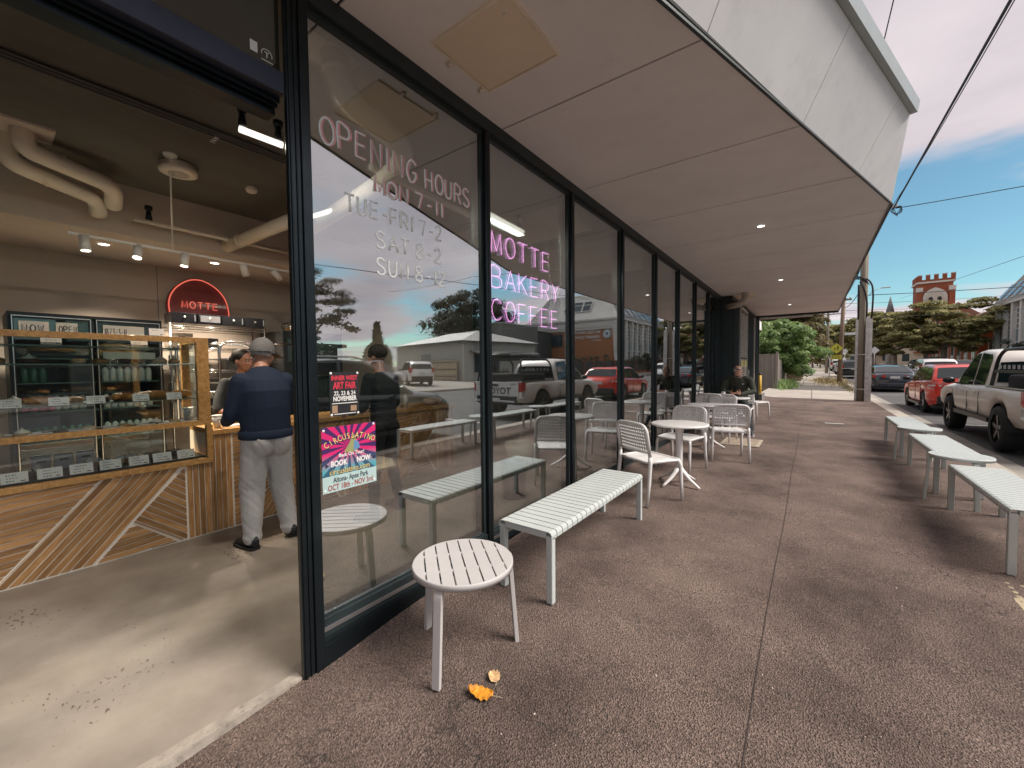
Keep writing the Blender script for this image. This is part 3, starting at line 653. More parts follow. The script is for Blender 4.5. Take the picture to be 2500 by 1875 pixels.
for y in (6.313, 10.525, 14.949):
    nm = {6.313: 'nearest recessed round downlight in the canopy soffit', 10.525: 'middle recessed round downlight in the canopy soffit', 14.949: 'farthest recessed round downlight in the canopy soffit'}[y]
    t = thing('soffit_downlight', nm, 'downlight', (1.43, y, Z0-.001), 0, 'downlights in the canopy soffit')
    mb = MB(); mb.lathe([(.042, -.008), (.06, -.008), (.062, 0)], (0, 0, 0), 24); mb.build('trim_ring', WHITE, t)
    mb = MB(); mb.lathe([(0, -.002), (.044, -.004)], (0, 0, 0), 24); mb.build('lens', LAMP, t)
PIPEM = pm('pipe_cream', (.55, .48, .41), .5, var=.08, vscale=4)
ex = thing('exhaust_pipe', 'cream exhaust elbow pipe coming out over the dark cladding under the soffit', 'pipe', (.15, 12.0, 3.05))
a = [(0, .1, .02), (.18, -.02, .02), (.36, -.1, .04), (.50, -.14, .10), (.54, -.15, .20)]
mb = MB(); mb.tube([(0, .1, 0), (.18, -.05, 0), (.34, -.12, .02), (.44, -.14, .09), (.46, -.15, .20)], .075, 16); mb.build('elbow', PIPEM, ex)
mb = MB(); mb.tube([(.46, -.15, .20), (.46, -.15, .27)], .085, 16); mb.build('collar', PIPEM, ex)
# ================================================================ SHOP INTERIOR
XB = -4.88; ZC = 3.352
struct('shop_floor', MB().box((XB, -5, -.3), (.03, 13.2, .0)), FLOORM)
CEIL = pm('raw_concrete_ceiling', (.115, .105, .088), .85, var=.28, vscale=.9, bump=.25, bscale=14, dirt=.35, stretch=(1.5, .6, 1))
WALLI = pm('interior_wall', (.60, .515, .44), .8, var=.04, vscale=1)
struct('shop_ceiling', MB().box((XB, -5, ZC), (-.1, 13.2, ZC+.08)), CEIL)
struct('back_wall', MB().box((XB-.1, -5, 0), (XB, 13.2, ZC)), WALLI)
struct('side_wall_near', MB().box((XB, -5.1, 0), (-.1, -5, ZC)), WALLI)
struct('side_wall_far', MB().box((XB, 13.2, 0), (-.12, 13.3, ZC)), WALLI)
struct('bulkhead', MB().box((XB, -5, 2.855), (-3.55, 8.4, ZC)), pm('bulkhead_paint', (.58, .50, .43), .8, var=.06, vscale=1.2))
struct('partition_wall', MB().box((-3.2, 9.4, 0), (-.9, 9.55, ZC)), pm('partition', (.42, .40, .36), .8, var=.04))
struct('ceiling_beam', MB().box((-3.55, 4.1, 3.12), (-.12, 4.5, ZC)), WALLI)
struct('ceiling_beam', MB().box((-3.55, 5.6, 3.0), (-.12, 6.3, ZC)), WALLI)
struct('wall_joint', MB().box((XB, 1.55, 2.0), (XB+.004, 1.556, 2.855)), pm('joint_grey', (.2, .17, .15), .8))

# ---- counter clad in oiled timber slats: stripes cut to a pattern on the plane x = -2.42
def mat_timber(name, c1, c2, rnd=.22):
    m = bpy.data.materials.new(name); m.use_nodes = True; t = m.node_tree; b = t.nodes['Principled BSDF']
    tc = N(t, 'ShaderNodeTexCoord'); oi = N(t, 'ShaderNodeObjectInfo')
    sc = N(t, 'ShaderNodeVectorMath', operation='SCALE'); sc.inputs[0].default_value = (17, 31, 13); t.links.new(oi.outputs['Random'], sc.inputs['Scale'])
    adv = N(t, 'ShaderNodeVectorMath', operation='ADD'); t.links.new(tc.outputs['Object'], adv.inputs[0]); t.links.new(sc.outputs[0], adv.inputs[1])
    mp_ = N(t, 'ShaderNodeMapping'); mp_.inputs['Scale'].default_value = (2.2, 20, 20); t.links.new(adv.outputs[0], mp_.inputs[0])
    n = N(t, 'ShaderNodeTexNoise'); n.inputs['Scale'].default_value = 2.2; n.inputs['Detail'].default_value = 6; n.inputs['Distortion'].default_value = .9; t.links.new(mp_.outputs[0], n.inputs['Vector'])
    r = N(t, 'ShaderNodeValToRGB'); e = r.color_ramp.elements; e[0].position = .33; e[0].color = (*c1, 1); e[1].position = .63; e[1].color = (*c2, 1)
    t.links.new(n.outputs[0], r.inputs[0])
    mr = N(t, 'ShaderNodeMapRange'); mr.inputs['To Min'].default_value = 1-rnd*1.3; mr.inputs['To Max'].default_value = 1+rnd; t.links.new(oi.outputs['Random'], mr.inputs['Value'])
    hs = N(t, 'ShaderNodeHueSaturation'); t.links.new(r.outputs[0], hs.inputs['Color']); t.links.new(mr.outputs[0], hs.inputs['Value'])
    t.links.new(hs.outputs[0], b.inputs['Base Color']); b.inputs['Roughness'].default_value = .38
    bp = N(t, 'ShaderNodeBump'); bp.inputs['Strength'].default_value = .12; bp.inputs['Distance'].default_value = .004; t.links.new(n.outputs[0], bp.inputs['Height']); t.links.new(bp.outputs[0], b.inputs['Normal'])
    return m
SLAT = mat_timber('slat_timber', (.31, .148, .054), (.50, .275, .112), .26)
OAK = mat_timber('rail_timber', (.34, .165, .05), (.55, .31, .11), .08)
ctr = thing('shop_counter', 'long timber shop counter clad in slanted slats with pale grooves', 'counter', (-2.42, 0, 0))
BACKL = pm('slat_backing', (.86, .78, .66), .7, var=.1)
mb = MB(); mb.box((-3.05, -1.5, .0), (-2.428, 4.48, .655)); mb.box((-3.05, 1.345, .655), (-2.428, 4.48, .90)); mb.build('backing', BACKL, ctr, world=True)
def clip(poly, nx, ny, c, keep_ge=True):
    out = []; n = len(poly)
    for i in range(n):
        p, q = poly[i], poly[(i+1) % n]; dp = p[0]*nx+p[1]*ny-c; dq = q[0]*nx+q[1]*ny-c
        if not keep_ge: dp, dq = -dp, -dq
        if dp >= 0: out.append(p)
        if (dp >= 0) != (dq >= 0) and abs(dp-dq) > 1e-12:
            t = dp/(dp-dq); out.append((p[0]+(q[0]-p[0])*t, p[1]+(q[1]-p[1])*t))
    return out
def slats(region, ang, pitch, gap, xf, t=.009, phase=0.):
    """fill a convex region (u = y, v = z) with boards running at angle ang"""
    ca, sa = math.cos(ang), math.sin(ang); nx, ny = -sa, ca
    ds = [p[0]*nx+p[1]*ny for p in region]; k = math.floor((min(ds)-phase)/pitch)
    d = phase+k*pitch
    while d < max(ds):
        pl = clip(clip(region, nx, ny, d+gap/2), nx, ny, d+pitch-gap/2, False); d += pitch
        if len(pl) < 3: continue
        ar = abs(sum(pl[i][0]*pl[(i+1) % len(pl)][1]-pl[(i+1) % len(pl)][0]*pl[i][1] for i in range(len(pl))))/2
        if ar < .0004: continue
        cu = sum(p[0] for p in pl)/len(pl); cv = sum(p[1] for p in pl)/len(pl)
        loc = [((p[0]-cu)*ca+(p[1]-cv)*sa, -(p[0]-cu)*sa+(p[1]-cv)*ca) for p in pl]
        mb = MB(); mb.prism(loc, -t, 0, 'z')
        o = mb.build('slat', SLAT, ctr, bevel=0)
        # local x along the board, local y across it, local z towards the street (+X)
        M = Matrix(((0, 0, 1, xf+random.uniform(-.0015, .0015)+2.42), (ca, -sa, 0, cu), (sa, ca, 0, cv), (0, 0, 0, 1)))
        o.matrix_local = M
def shrink(poly, s=.004):
    c = (sum(p[0] for p in poly)/len(poly), sum(p[1] for p in poly)/len(poly))
    return [(p[0]+(c[0]-p[0])*s/max(.05, math.hypot(p[0]-c[0], p[1]-c[1])), p[1]+(c[1]-p[1])*s/max(.05, math.hypot(p[0]-c[0], p[1]-c[1]))) for p in poly]
XS_ = -2.42
for off in (0, 1.5, 3.0):
    zt = .655 if off == 0 else .90
    k = (zt-.005)/.655
    L0, L1 = (.06+off, .012), (.615+off+(zt-.655)*.84, zt)      # left edge of the diagonal band
    R0, R1 = (.55+off, .012), (1.10+off+(zt-.655)*.84, zt)
    V = 1.14+off
    th = math.atan2(L1[1]-L0[1], L1[0]-L0[0])
    # A: diagonal band
    band = [L0, R0, R1, L1]
    if R1[0] > V: band = clip(band, 1, 0, V-.006, False)
    slats(shrink(band), th, .0445, .0085, XS_)
    # B: gently rising boards to the left of the band
    left = [(off-.36 if off else -1.4, .012), (L0[0]-.012, .012), (L1[0]-.014, zt), (off-.36 if off else -1.4, zt)]
    if off: left = clip(left, 1, 0, 1.5+off-1.5+.004, True)
    slats(shrink(left), R(5), .0445, .0085, XS_)
    # C, D: triangles to the right of the band
    m0 = (R0[0]+(R1[0]-R0[0])*.40+.012, .012+(R1[1]-.012)*.40)
    e1 = (V-.012, R1[1]-.02 if R1[0] > V else zt)
    tz = .012+(V-.03-R0[0]-.014)/(R1[0]-R0[0])*(R1[1]-.012)
    apex = (V-.008, min(zt-.004, tz))
    triC = [m0, (V-.05, .014), (V-.008, .014), apex]
    slats(shrink(triC), math.atan2(.014-m0[1], V-.05-m0[0]), .0445, .0085, XS_, phase=.01)
    triD = [(R0[0]+.016, .012), (V-.075, .012), (m0[0]-.002, m0[1]-.012)]
    slats(shrink(triD), R(4), .0445, .0085, XS_)
    # E: upright boards
    y1 = 1.5+off-.004 if off < 3 else 4.48
    slats([(V+.004, .012), (1.342 if off == 0 else y1, .012), (1.342 if off == 0 else y1, zt), (V+.004, zt)], R(90), .0435, .0085, XS_, phase=-(V+.004))
slats([(1.345, .012), (1.496, .012), (1.496, .90), (1.345, .90)], R(90), .0435, .0085, XS_, phase=-1.144)
mb = MB(); mb.box((-3.05, 1.345, .905), (-2.40, 4.50, .95)); mb.build('counter_top', OAK, ctr, world=True, bevel=.003)
mb = MB(); mb.box((-3.0, -1.5, .66), (-2.40, 1.34, .705)); mb.build('lower_rail', OAK, ctr, world=True, bevel=.003)

# ---- glazed display case
case = thing('display_case', 'timber framed glass display case full of pastries with white price cards', 'display case', (-2.42, 0, .705))
CG = glass_mat('case_glass', (.88, .94, .92), .07)
def wbox(name, a, b, m, parent, bevel=.0): mb = MB(); mb.box(a, b); return mb.build(name, m, parent, world=True, bevel=bevel)
wbox('middle_rail', (-2.46, -1.5, 1.005), (-2.405, 1.335, 1.05), OAK, case, .002)
wbox('top_rail', (-2.46, -1.5, 1.745), (-2.405, 1.335, 1.79), OAK, case, .002)
wbox('end_post', (-2.46, 1.245, 1.051), (-2.404, 1.335, 1.744), OAK, case, .002)
wbox('lower_post', (-2.46, 1.30, .706), (-2.404, 1.345, 1.004), OAK, case, .002)
wbox('rear_post', (-2.97, 1.27, 1.05), (-2.93, 1.335, 1.79), OAK, case, .002)
wbox('end_rail', (-2.93, 1.28, 1.75), (-2.461, 1.33, 1.79), OAK, case, .002)
wbox('case_deck', (-2.97, -1.5, 1.00), (-2.461, 1.335, 1.02), pm('dark_steel', (.05, .055, .06), .35, metal=.6), case)
wbox('lower_deck', (-2.97, -1.5, .706), (-2.461, 1.30, .72), MATS['dark_steel'], case)
def pane(p, parent, name='glass_pane', m=CG):
    mb = MB(); mb.add(p, [(0, 1, 2, 3)]); return mb.build(name, m, parent, world=True, recalc=False)
pane([(-2.43, -1.5, 1.051), (-2.43, 1.244, 1.051), (-2.43, 1.244, 1.744), (-2.43, -1.5, 1.744)], case)
pane([(-2.43, -1.5, .721), (-2.43, 1.299, .721), (-2.43, 1.299, 1.004), (-2.43, -1.5, 1.004)], case)
pane([(-2.93, 1.30, 1.051), (-2.461, 1.30, 1.051), (-2.461, 1.30, 1.744), (-2.93, 1.30, 1.744)], case)
SHG = pm('shelf_edge', (.10, .16, .15), .2)
for z in (1.24, 1.55):
    wbox('glass_shelf', (-2.90, -1.5, z), (-2.52, 1.26, z+.008), SHG, case)
CARD = pm('price_card', (.82, .80, .77), .6, var=.03)
INK = pm('card_ink', (.05, .05, .06), .7, var=0)
def card(x, y, z, w, h, lean=.25, lines=2, seed=0, label=None):
    c = thing('price_card', label, 'price card', (x, y, z), 0, 'price cards in the display case')
    M = Matrix.Rotation(-lean, 4, 'Y')
    mb = MB(); mb.box((-.001, -w/2, 0), (.001, w/2, h)); mb.xf(M); mb.build('card_face', CARD, c)
    rn = random.Random(seed); mb = MB()
    for k in range(lines):
        zz = h*(.72-.27*k); y0 = -w*.36+rn.uniform(0, w*.12); n = rn.randint(3, 6)
        for j in range(n):
            a = y0+j*w*.11; mb.box((.0011, a, zz), (.0018, a+w*.09*rn.uniform(.5, 1), zz+h*.07))
    mb.box((.0011, w*.22, h*.12), (.0018, w*.40, h*.2)); mb.xf(M); mb.build('card_print', INK, c)
rows = [('lower shelf, standing along the bottom rail', -2.47, .722, [-1.2, -1.0, -.8, -.6, -.4, -.2, .02, .19, .355, .515, .675, .845, .995, 1.16], .125, .075),
        ('flat row on the middle rail', -2.475, 1.021, [-1.0, -.75, -.5, -.25, .05, .32, .52, .70, .90, 1.04, 1.19], .12, .034),
        ('row on the middle glass shelf', -2.50, 1.248, [-1.0, -.7, -.4, -.1, .19, .42, .615, .88, 1.10], .105, .062),
        ('top row on the upper glass shelf', -2.52, 1.70, [-.6, .0, .40, .89], .105, .07)]
sd = 0
names = ['first', 'second', 'third', 'fourth', 'fifth', 'sixth', 'seventh', 'eighth', 'ninth', 'tenth', 'eleventh', 'twelfth', 'thirteenth', 'fourteenth', 'fifteenth', 'sixteenth']
for rn_, x, z, ys, w, h in rows:
    ys = [y for y in ys if y > .0]
    for i, y in enumerate(reversed(ys)):
        sd += 1; card(x, y, z, w, h, .28, 3 if h > .06 else 1, sd, 'white price card, %s from the timber end post, %s' % (names[i], rn_))
wbox('glass_shelf', (-2.90, -1.5, 1.69), (-2.54, 1.24, 1.698), SHG, case)
card(-2.5, 1.0, 1.80, .10, .06, .2, 1, 99, 'white price card standing above the top rail of the case')
# pastries
CRUST = pm('crust', (.42, .19, .05), .45, var=.5, vscale=25, bump=.5, bscale=60)
CREAM = pm('meringue', (.78, .72, .62), .5, var=.08, vscale=20, bump=.2)
CHOC = pm('brownie', (.07, .03, .015), .5, var=.3, vscale=30, bump=.3)
BRD = pm('loaf', (.50, .30, .13), .7, var=.35, vscale=14, bump=.3)
def croissant(p, rz, s, label):
    t = thing('croissant', label, 'pastry', p, rz, 'pastries in the display case')
    mb = MB(); n = 13; pts = []; rr = []
    for i in range(n):
        a = -1.25+2.5*i/(n-1); pts.append((.055*s*math.sin(a)*1.4, .05*s*(math.cos(a)-1), .027*s)); rr.append(.027*s*(math.cos(a*1.05)+.12)*(1+.16*(i % 2)))
    mb.tube(pts, rr, 10); mb.build('crust', CRUST, t)
def blob(name, p, r, m, label, topm=None):
    t = thing(name, label, 'pastry', p, random.uniform(0, 6), 'pastries in the display case')
    mb = MB(); mb.lathe([(0, 0), (r[0]*.85, 0), (r[0], r[2]*.4), (r[0]*.95, r[2]*.8), (r[0]*.5, r[2]), (0, r[2])], n=14); mb.build('base', m, t)
    if topm:
        mb = MB(); mb.lathe([(r[0]*.8, 0), (r[0]*.7, .012), (r[0]*.3, .022), (r[0]*.12, .03), (0, .042)], (0, 0, r[2]*.86), 12); mb.build('topping', topm, t)
pos = ['behind the first card', 'behind the second card', 'behind the third card', 'behind the fourth card', 'behind the fifth card', 'behind the sixth card']
k = 0
for i, y in enumerate((1.18, 1.04, .99, .82, .78, .33)):
    croissant((-2.70+.04*(i % 2), y, 1.25), random.uniform(0, 3), 1.25 if i < 3 else 1.1, 'golden croissant on the middle glass shelf, %s from the right in its row' % names[i])
mer = 0
for yc, n in ((.82, 9), (.64, 7), (.36, 3)):
    for j in range(n):
        x = -2.66-.05*(j % 3); y = yc+.045*(j//3)-.05+.012*(j % 2)
        blob('meringue_tart', (x, y, .72+.0*(j % 2)), (.026, .026, .045), CHOC if yc < .4 else BRD, None or 'small tart with a white meringue cap, %s of the %s cluster on the lower deck' % (names[j], {.82: 'largest', .64: 'middle', .36: 'leftmost'}[yc]), CREAM)
for i, y in enumerate((1.14, .99)):
    t = thing('brownie_slab', 'dark brownie slab, %s from the right on the lower deck' % names[i], 'pastry', (-2.70, y, .72), .1, 'pastries in the display case')
    mb = MB(); mb.box((-.07, -.05, 0), (.07, .05, .05)); mb.build('slab', CHOC, t, bevel=.008)
BUN = [pm('bun_gold', (.46, .24, .08), .5, var=.4, vscale=30, bump=.3), pm('bun_pale', (.58, .42, .24), .6, var=.3, vscale=30, bump=.3), CHOC]
for z, where, ys_, xx in ((1.249, 'middle glass shelf', (.10, .22, .46, .54, .70, .92, 1.10), -2.80), (1.559, 'upper glass shelf', (.15, .30, .55, .68, .82, 1.05, 1.16), -2.72), (1.021, 'middle deck', (.12, .24, .42, .58, .78, .98, 1.12), -2.60)):
    for i, y in enumerate(ys_):
        blob('bun', (xx+.03*(i % 3), y, z), (.042+.008*(i % 2), .04, .045), BUN[(i*2+int(z*10)) % 3], '%s %s bun from the left on the %s' % (names[i], ['golden', 'pale', 'dark chocolate'][(i*2+int(z*10)) % 3], where), CREAM if i % 4 == 1 else None)
t = thing('dark_tray', 'long black serving tray lying on the middle deck of the display case', 'tray', (-2.72, .7, 1.021))
mb = MB(); mb.box((-.12, -.35, 0), (.12, .35, .012)); mb.build('tray_base', pm('tray_black', (.02, .02, .02), .4), t, bevel=.004)
for j in range(3):
    t = thing('storage_tub', 'white plastic storage tub under the case, %s from the left' % names[j], 'tub', (-2.85, .34+.12*j, .722), 0, 'white tubs in the lower case')
    mb = MB(); mb.box((-.04, -.05, 0), (.04, .05, .12)); mb.build('tub', pm('tub_grey', (.34, .35, .35), .5), t, bevel=.008)
    mb = MB(); mb.box((.0405, -.025, .07), (.042, .025, .085)); mb.build('tub_slot', INK, t)

# cup, card reader, papers on the counter
def paper_cup(loc, label, s=1.):
    t = thing('paper_cup', label, 'cup', loc)
    mb = MB(); mb.lathe([(0, 0), (.028*s, 0), (.040*s, .105*s), (.036*s, .105*s)], n=20); mb.build('cup_body', WHITE, t)
    mb = MB(); mb.lathe([(.042*s, .104*s), (.043*s, .111*s), (.038*s, .118*s), (0, .118*s)], n=20); mb.build('lid', WHITE, t)
    mb = MB(); mb.tube([(.038*s+.0015, .012*math.cos(a), .055+.012*math.sin(a)) for a in np.linspace(0, 6.28, 14)], .0012, 4); mb.box((.0375*s, -.014, .078), (.0385*s+.001, .014, .083)); mb.build('printed_mark', INK, t)
paper_cup((-2.56, 1.43, .95), 'white takeaway cup with lid standing on the timber counter beside the case', 1.05)
paper_cup((-2.84, 1.30-.02, 1.021), 'takeaway cup inside the glass at the end of the display case', 1.05)
t = thing('card_stack', 'thin white stack of cards lying on the counter beside the cup', 'cards', (-2.60, 1.58, .951), .3); mb = MB(); mb.box((-.06, -.09, 0), (.06, .09, .008)); mb.build('cards', CARD, t)
# handbag-ish pale bread bag at the far end of the counter
t = thing('bread_bag', 'crumpled pale bag on the far end of the timber counter', 'bag', (-2.62, 4.18, .95))
mb = MB(); mb.ell((0, 0, .06), (.09, .14, .065), 14, 8); mb.ell((.03, .14, .05), (.06, .07, .05), 12, 8); mb.build('bag_body', pm('bag_pink', (.55, .42, .33), .7, var=.2, vscale=20, bump=.5, bscale=30), t)
for j, (yy, h) in enumerate(((3.45, .16), (3.62, .13), (3.74, .18))):
    t = thing('counter_jar', 'white jar on the counter seen through the first pane, %s from the left' % names[j], 'jar', (-2.66, yy, .95), 0, 'white jars on the counter')
    mb = MB(); mb.lathe([(0, 0), (.035, 0), (.035, h*.8), (.02, h*.9), (.02, h), (0, h)], n=16); mb.build('jar_body', WHITE, t)

# ---- fridges behind the counter
FR = pm('fridge_black', (.015, .018, .02), .35, metal=.3, var=.1)
FG = glass_mat('fridge_glass', (.82, .92, .90), .04)
FI = pm('fridge_liner', (.035, .050, .052), .5)
CANM = [pm('can_white', (.55, .56, .55), .35), pm('can_pink', (.50, .10, .22), .35), pm('can_grey', (.32, .36, .36), .35), pm('bottle_green', (.04, .12, .09), .2)]
fr = thing('drinks_fridge', 'tall black two door glass drinks fridge with NOW OPEN sheets in its header', 'fridge', (-3.9, .82, 0))
wbox('cabinet', (-4.55, .26, 0), (-4.5, 1.36, 2.03), FI, fr)
wbox('side_panel', (-4.5, .26, 0), (-3.93, .29, 2.03), FR, fr); wbox('side_panel', (-4.5, 1.33, 0), (-3.93, 1.36, 2.03), FR, fr)
wbox('cabinet_top', (-4.55, .26, 2.03), (-3.92, 1.36, 2.06), FR, fr); wbox('header_back', (-3.95, .30, 1.83), (-3.94, 1.32, 2.02), FI, fr); wbox('kick_plate', (-4.5, .30, 0), (-3.94, 1.32, .15), FR, fr)
for y0, y1 in ((.28, .80), (.83, 1.34)):
    d = wbox('door_frame', (-3.93, y0, .15), (-3.90, y0+.018, 2.03), FR, fr)
    wbox('door_edge', (-3.899, y0+.004, .15), (-3.893, y0+.010, 2.025), SILV, d); wbox('door_edge', (-3.899, y1-.010, .15), (-3.893, y1-.004, 2.025), SILV, d); wbox('door_edge', (-3.899, y0+.012, 2.018), (-3.893, y1-.012, 2.025), SILV, d)
    wbox('door_stile', (-3.93, y1-.018, .15), (-3.90, y1, 2.03), FR, d); wbox('door_head', (-3.93, y0+.018, 2.0), (-3.90, y1-.018, 2.03), FR, d)
    pane([(-3.91, y0+.018, .16), (-3.91, y1-.018, .16), (-3.91, y1-.018, 2.0), (-3.91, y0+.018, 2.0)], d, 'door_pane', FG)
for z in (.5, .80, 1.10, 1.38, 1.62): wbox('shelf', (-4.45, .30, z), (-3.96, 1.32, z+.012), SHG, fr)
wbox('price_strip', (-3.955, .88, 1.63), (-3.95, 1.30, 1.70), pm('strip_white', (.5, .5, .48), .5), fr)
for z, mats_, y0, y1, cl in ((1.392, CANM[0], .88, 1.30, 'white'), (1.112, CANM[0], .88, 1.30, 'white'), (.812, CANM[2], .88, 1.30, 'grey'), (1.112, CANM[1], .32, .52, 'pink'), (1.112, CANM[2], .53, .77, 'grey'), (.812, CANM[3], .33, .77, 'dark green'), (1.392, CANM[3], .33, .5, 'dark green')):
    y = y0+.02; k = 0; can_me = None
    while y < y1:
        if can_me is None: can_me = MB().lathe([(0, 0), (.026, 0), (.028, .01), (.028, .12), (.02, .135), (.008, .15), (0, .15)], n=12).mesh('drink_can', mats_)
        o = bpy.data.objects.new('drink_can', can_me); COL.objects.link(o); o.location = (-4.02, y, z)
        tag(o, '%s %s can from the left on the %s shelf behind the %s fridge door' % (names[k], cl, {1.392: 'high', 1.112: 'middle', .812: 'low'}[z], 'left' if y0 < .8 else 'right'), 'can', 'drink cans in the fridge'); y += .058; k += 1
# bread batons above
for j in range(2):
    t = thing('bread_baton', ['upper', 'lower'][j]+' long pale bread baton on the top fridge shelf', 'bread', (-4.0, 1.06-.03*j, 1.76-.075*j))
    mb = MB(); mb.tube([(0, -.2+.04*i, 0+.004*math.sin(i*2)) for i in range(11)], [.018, .03, .034, .033, .035, .033, .035, .034, .033, .028, .015], 10); mb.build('crust', BRD, t)
# NOW OPEN sheets
SHEET = pm('sign_sheet', (.84, .82, .77), .6, var=.08)
for y0, y1, body in ((.325, .51, 'NOW'), (.555, .70, 'OPEN'), (.88, 1.20, '')):
    t = thing('paper_sign', {'NOW': 'white sheet lettered NOW taped in the fridge header', 'OPEN': 'white sheet lettered OPEN taped in the fridge header', '': 'white sheet with scrawled numbers taped in the right fridge header'}[body], 'sign', (-3.885, (y0+y1)/2, 1.83))
    wbox('sheet', (-3.888, y0, 1.855), (-3.885, y1, 1.975), SHEET, t)
    mb = MB()
    if body: strokes(mb, body, (-3.883, y0+.02, 1.88), (0, 1, 0), (0, 0, 1), .033 if body == 'NOW' else .022, .06, .016 if body == 'NOW' else .011, .0038)
    else: strokes(mb, '1873-3-11', (-3.883, y0+.01, 1.88), (0, 1, 0), (0, 0, 1), .018, .06, .006, .003)
    mb.build('lettering', INK, t, world=True)

# ---- wire shelving, black drawers, oven, trolley, cake dome
rk = thing('wire_shelving', 'chrome wire shelving unit behind the counter under the red sign', 'shelving', (-4.4, 2.0, 0))
CHR = pm('chrome', (.70, .70, .70), .15, metal=1., var=0)
for x in (-4.6, -4.2):
    for y in (1.50, 2.55): mb = MB(); mb.tube([(x, y, 0), (x, y, 2.08)], .013, 8); mb.build('post', CHR, rk, world=True)
for z in (.9, 1.22, 1.50, 1.78, 2.04):
    mb = MB()
    for x in (-4.6, -4.2): mb.tube([(x, 1.5, z), (x, 2.55, z)], .006, 6); mb.tube([(x, 1.5, z-.03), (x, 2.55, z-.03)], .004, 6)
    for k in range(22): mb.tube([(-4.6, 1.52+k*.048, z), (-4.2, 1.52+k*.048, z)], .003, 4)
    mb.build('wire_shelf', CHR, rk, world=True)
BX = [pm('box_dark', (.03, .03, .03), .5), pm('box_card', (.42, .34, .26), .8), pm('box_white', (.55, .53, .5), .6)]
for j, (y, w, z, h, m) in enumerate(((1.62, .22, 1.79, .17, 1), (1.9, .2, 1.79, .12, 0), (2.2, .25, 1.51, .14, 0), (1.66, .25, 1.51, .18, 2), (2.0, .22, 1.23, .16, 0), (1.62, .2, 1.23, .12, 1), (2.35, .2, 1.23, .2, 0), (1.62, .2, .91, .2, 2), (2.0, .3, .91, .22, 0))):
    t = thing('storage_box', ['cardboard box with a cut handhold on the high wire shelf', 'black box in the middle of the high wire shelf', 'black box at the right of the third wire shelf', 'white box at the left of the third wire shelf', 'black box in the middle of the second wire shelf', 'brown box at the left of the second wire shelf', 'tall black box at the right of the second wire shelf', 'white box on the lowest wire shelf', 'wide black box on the lowest wire shelf'][j], 'box', (-4.35, y, z), 0, 'boxes on the wire shelving')
    mb = MB(); mb.box((-.12, -w/2, 0), (.12, w/2, h)); mb.build('box_body', BX[m], t, bevel=.004); mb = MB(); mb.box((.121, -.03, h*.6), (.123, .03, h*.75)); mb.build('handhold', INK, t)
for j in range(4):
    y = 1.52+j*.262
    t = thing('black_box', 'black box drawer on top of the wire shelving, %s from the left' % names[j], 'drawer', (-4.2, y+.125, 2.08), 0, 'black box drawers on top of the wire shelving')
    mb = MB(); mb.box((-.3, -.125, 0), (0, .125, .13)); mb.build('drawer_body', pm('drawer_black', (.012, .012, .014), .25, metal=.3), t, bevel=.004)
    mb = MB(); mb.lathe([(0, 0), (.013, 0), (.013, .012), (0, .014)], n=10); mb.xf(Matrix.Translation((.001, 0, .075)) @ Matrix.Rotation(R(90), 4, 'Y')); mb.build('knob', SILV, t)
    if j == 1: mb = MB(); mb.box((.001, -.10, .03), (.004, .10, .11)); mb.build('silver_label', SILV, t)
    mb = MB(); mb.box((.001, .10, .03), (.004, .112, .11)); mb.build('clip', SILV, t)
ov = thing('bakery_oven', 'black oven stack at the back beside the wire shelving with a cake dome on top', 'oven', (-4.4, 2.95, 0))
wbox('oven_body', (-4.75, 2.70, 0), (-4.0, 3.6, 2.05), FR, ov, .01)
for z in (.5, 1.05, 1.6): wbox('oven_door', (-4.0, 2.76, z), (-3.985, 3.54, z+.34), pm('oven_glass', (.02, .03, .03), .1), ov); 
for z in (.9, 1.45, 2.0): mb = MB(); mb.tube([(-3.96, 2.8, z-.04), (-3.96, 3.5, z-.04)], .01, 8); mb.build('door_bar', CHR, ov, world=True)
cd = thing('cake_dome', 'clear glass cake dome with knob standing on the dark oven', 'cake dome', (-4.3, 2.95, 2.051))
mb = MB(); mb.lathe([(.13, 0), (.13, .09), (.11, .13), (.05, .155), (.012, .16), (.02, .175), (.022, .19), (.01, .205), (0, .207)], n=24); mb.build('dome', glass_mat('dome_glass', (.8, .82, .8), .15), cd)
mb = MB(); mb.lathe([(0, 0), (.14, 0), (.14, .008), (0, .008)], n=24); mb.build('plate', WHITE, cd)
mb = MB(); mb.lathe([(0, .008), (.08, .008), (.085, .07), (0, .075)], n=20); mb.build('cake', BRD, cd)
tr = thing('bread_trolley', 'chrome bread rack trolley with a rounded top rail behind the woman', 'trolley', (-3.6, 1.95, 0))
for y0, y1 in ((1.72, 2.22),):
    for x in (-3.8, -3.35): mb = MB(); mb.tube(rail_pts([(x, y0, .1), (x, y0, 1.82), (x, y1, 1.82), (x, y1, .1)], .12), .016, 8); mb.build('frame_hoop', CHR, tr, world=True)
mb = MB(); mb.tube(rail_pts([(-3.6, 1.40, .9), (-3.6, 1.40, 1.80), (-3.6, 1.72, 1.80)], .12), .016, 8); mb.build('side_rail', CHR, tr, world=True); mb = MB(); mb.tube([(-3.6, 2.2, 1.82), (-3.6, 2.7, 1.84)], .014, 8); mb.build('side_rail', CHR, tr, world=True)
for k in range(9): z = .5+k*.14; wbox('bread_tray', (-3.82, 1.74, z), (-3.34, 2.20, z+.012), CHR if k % 2 else SILV, tr)

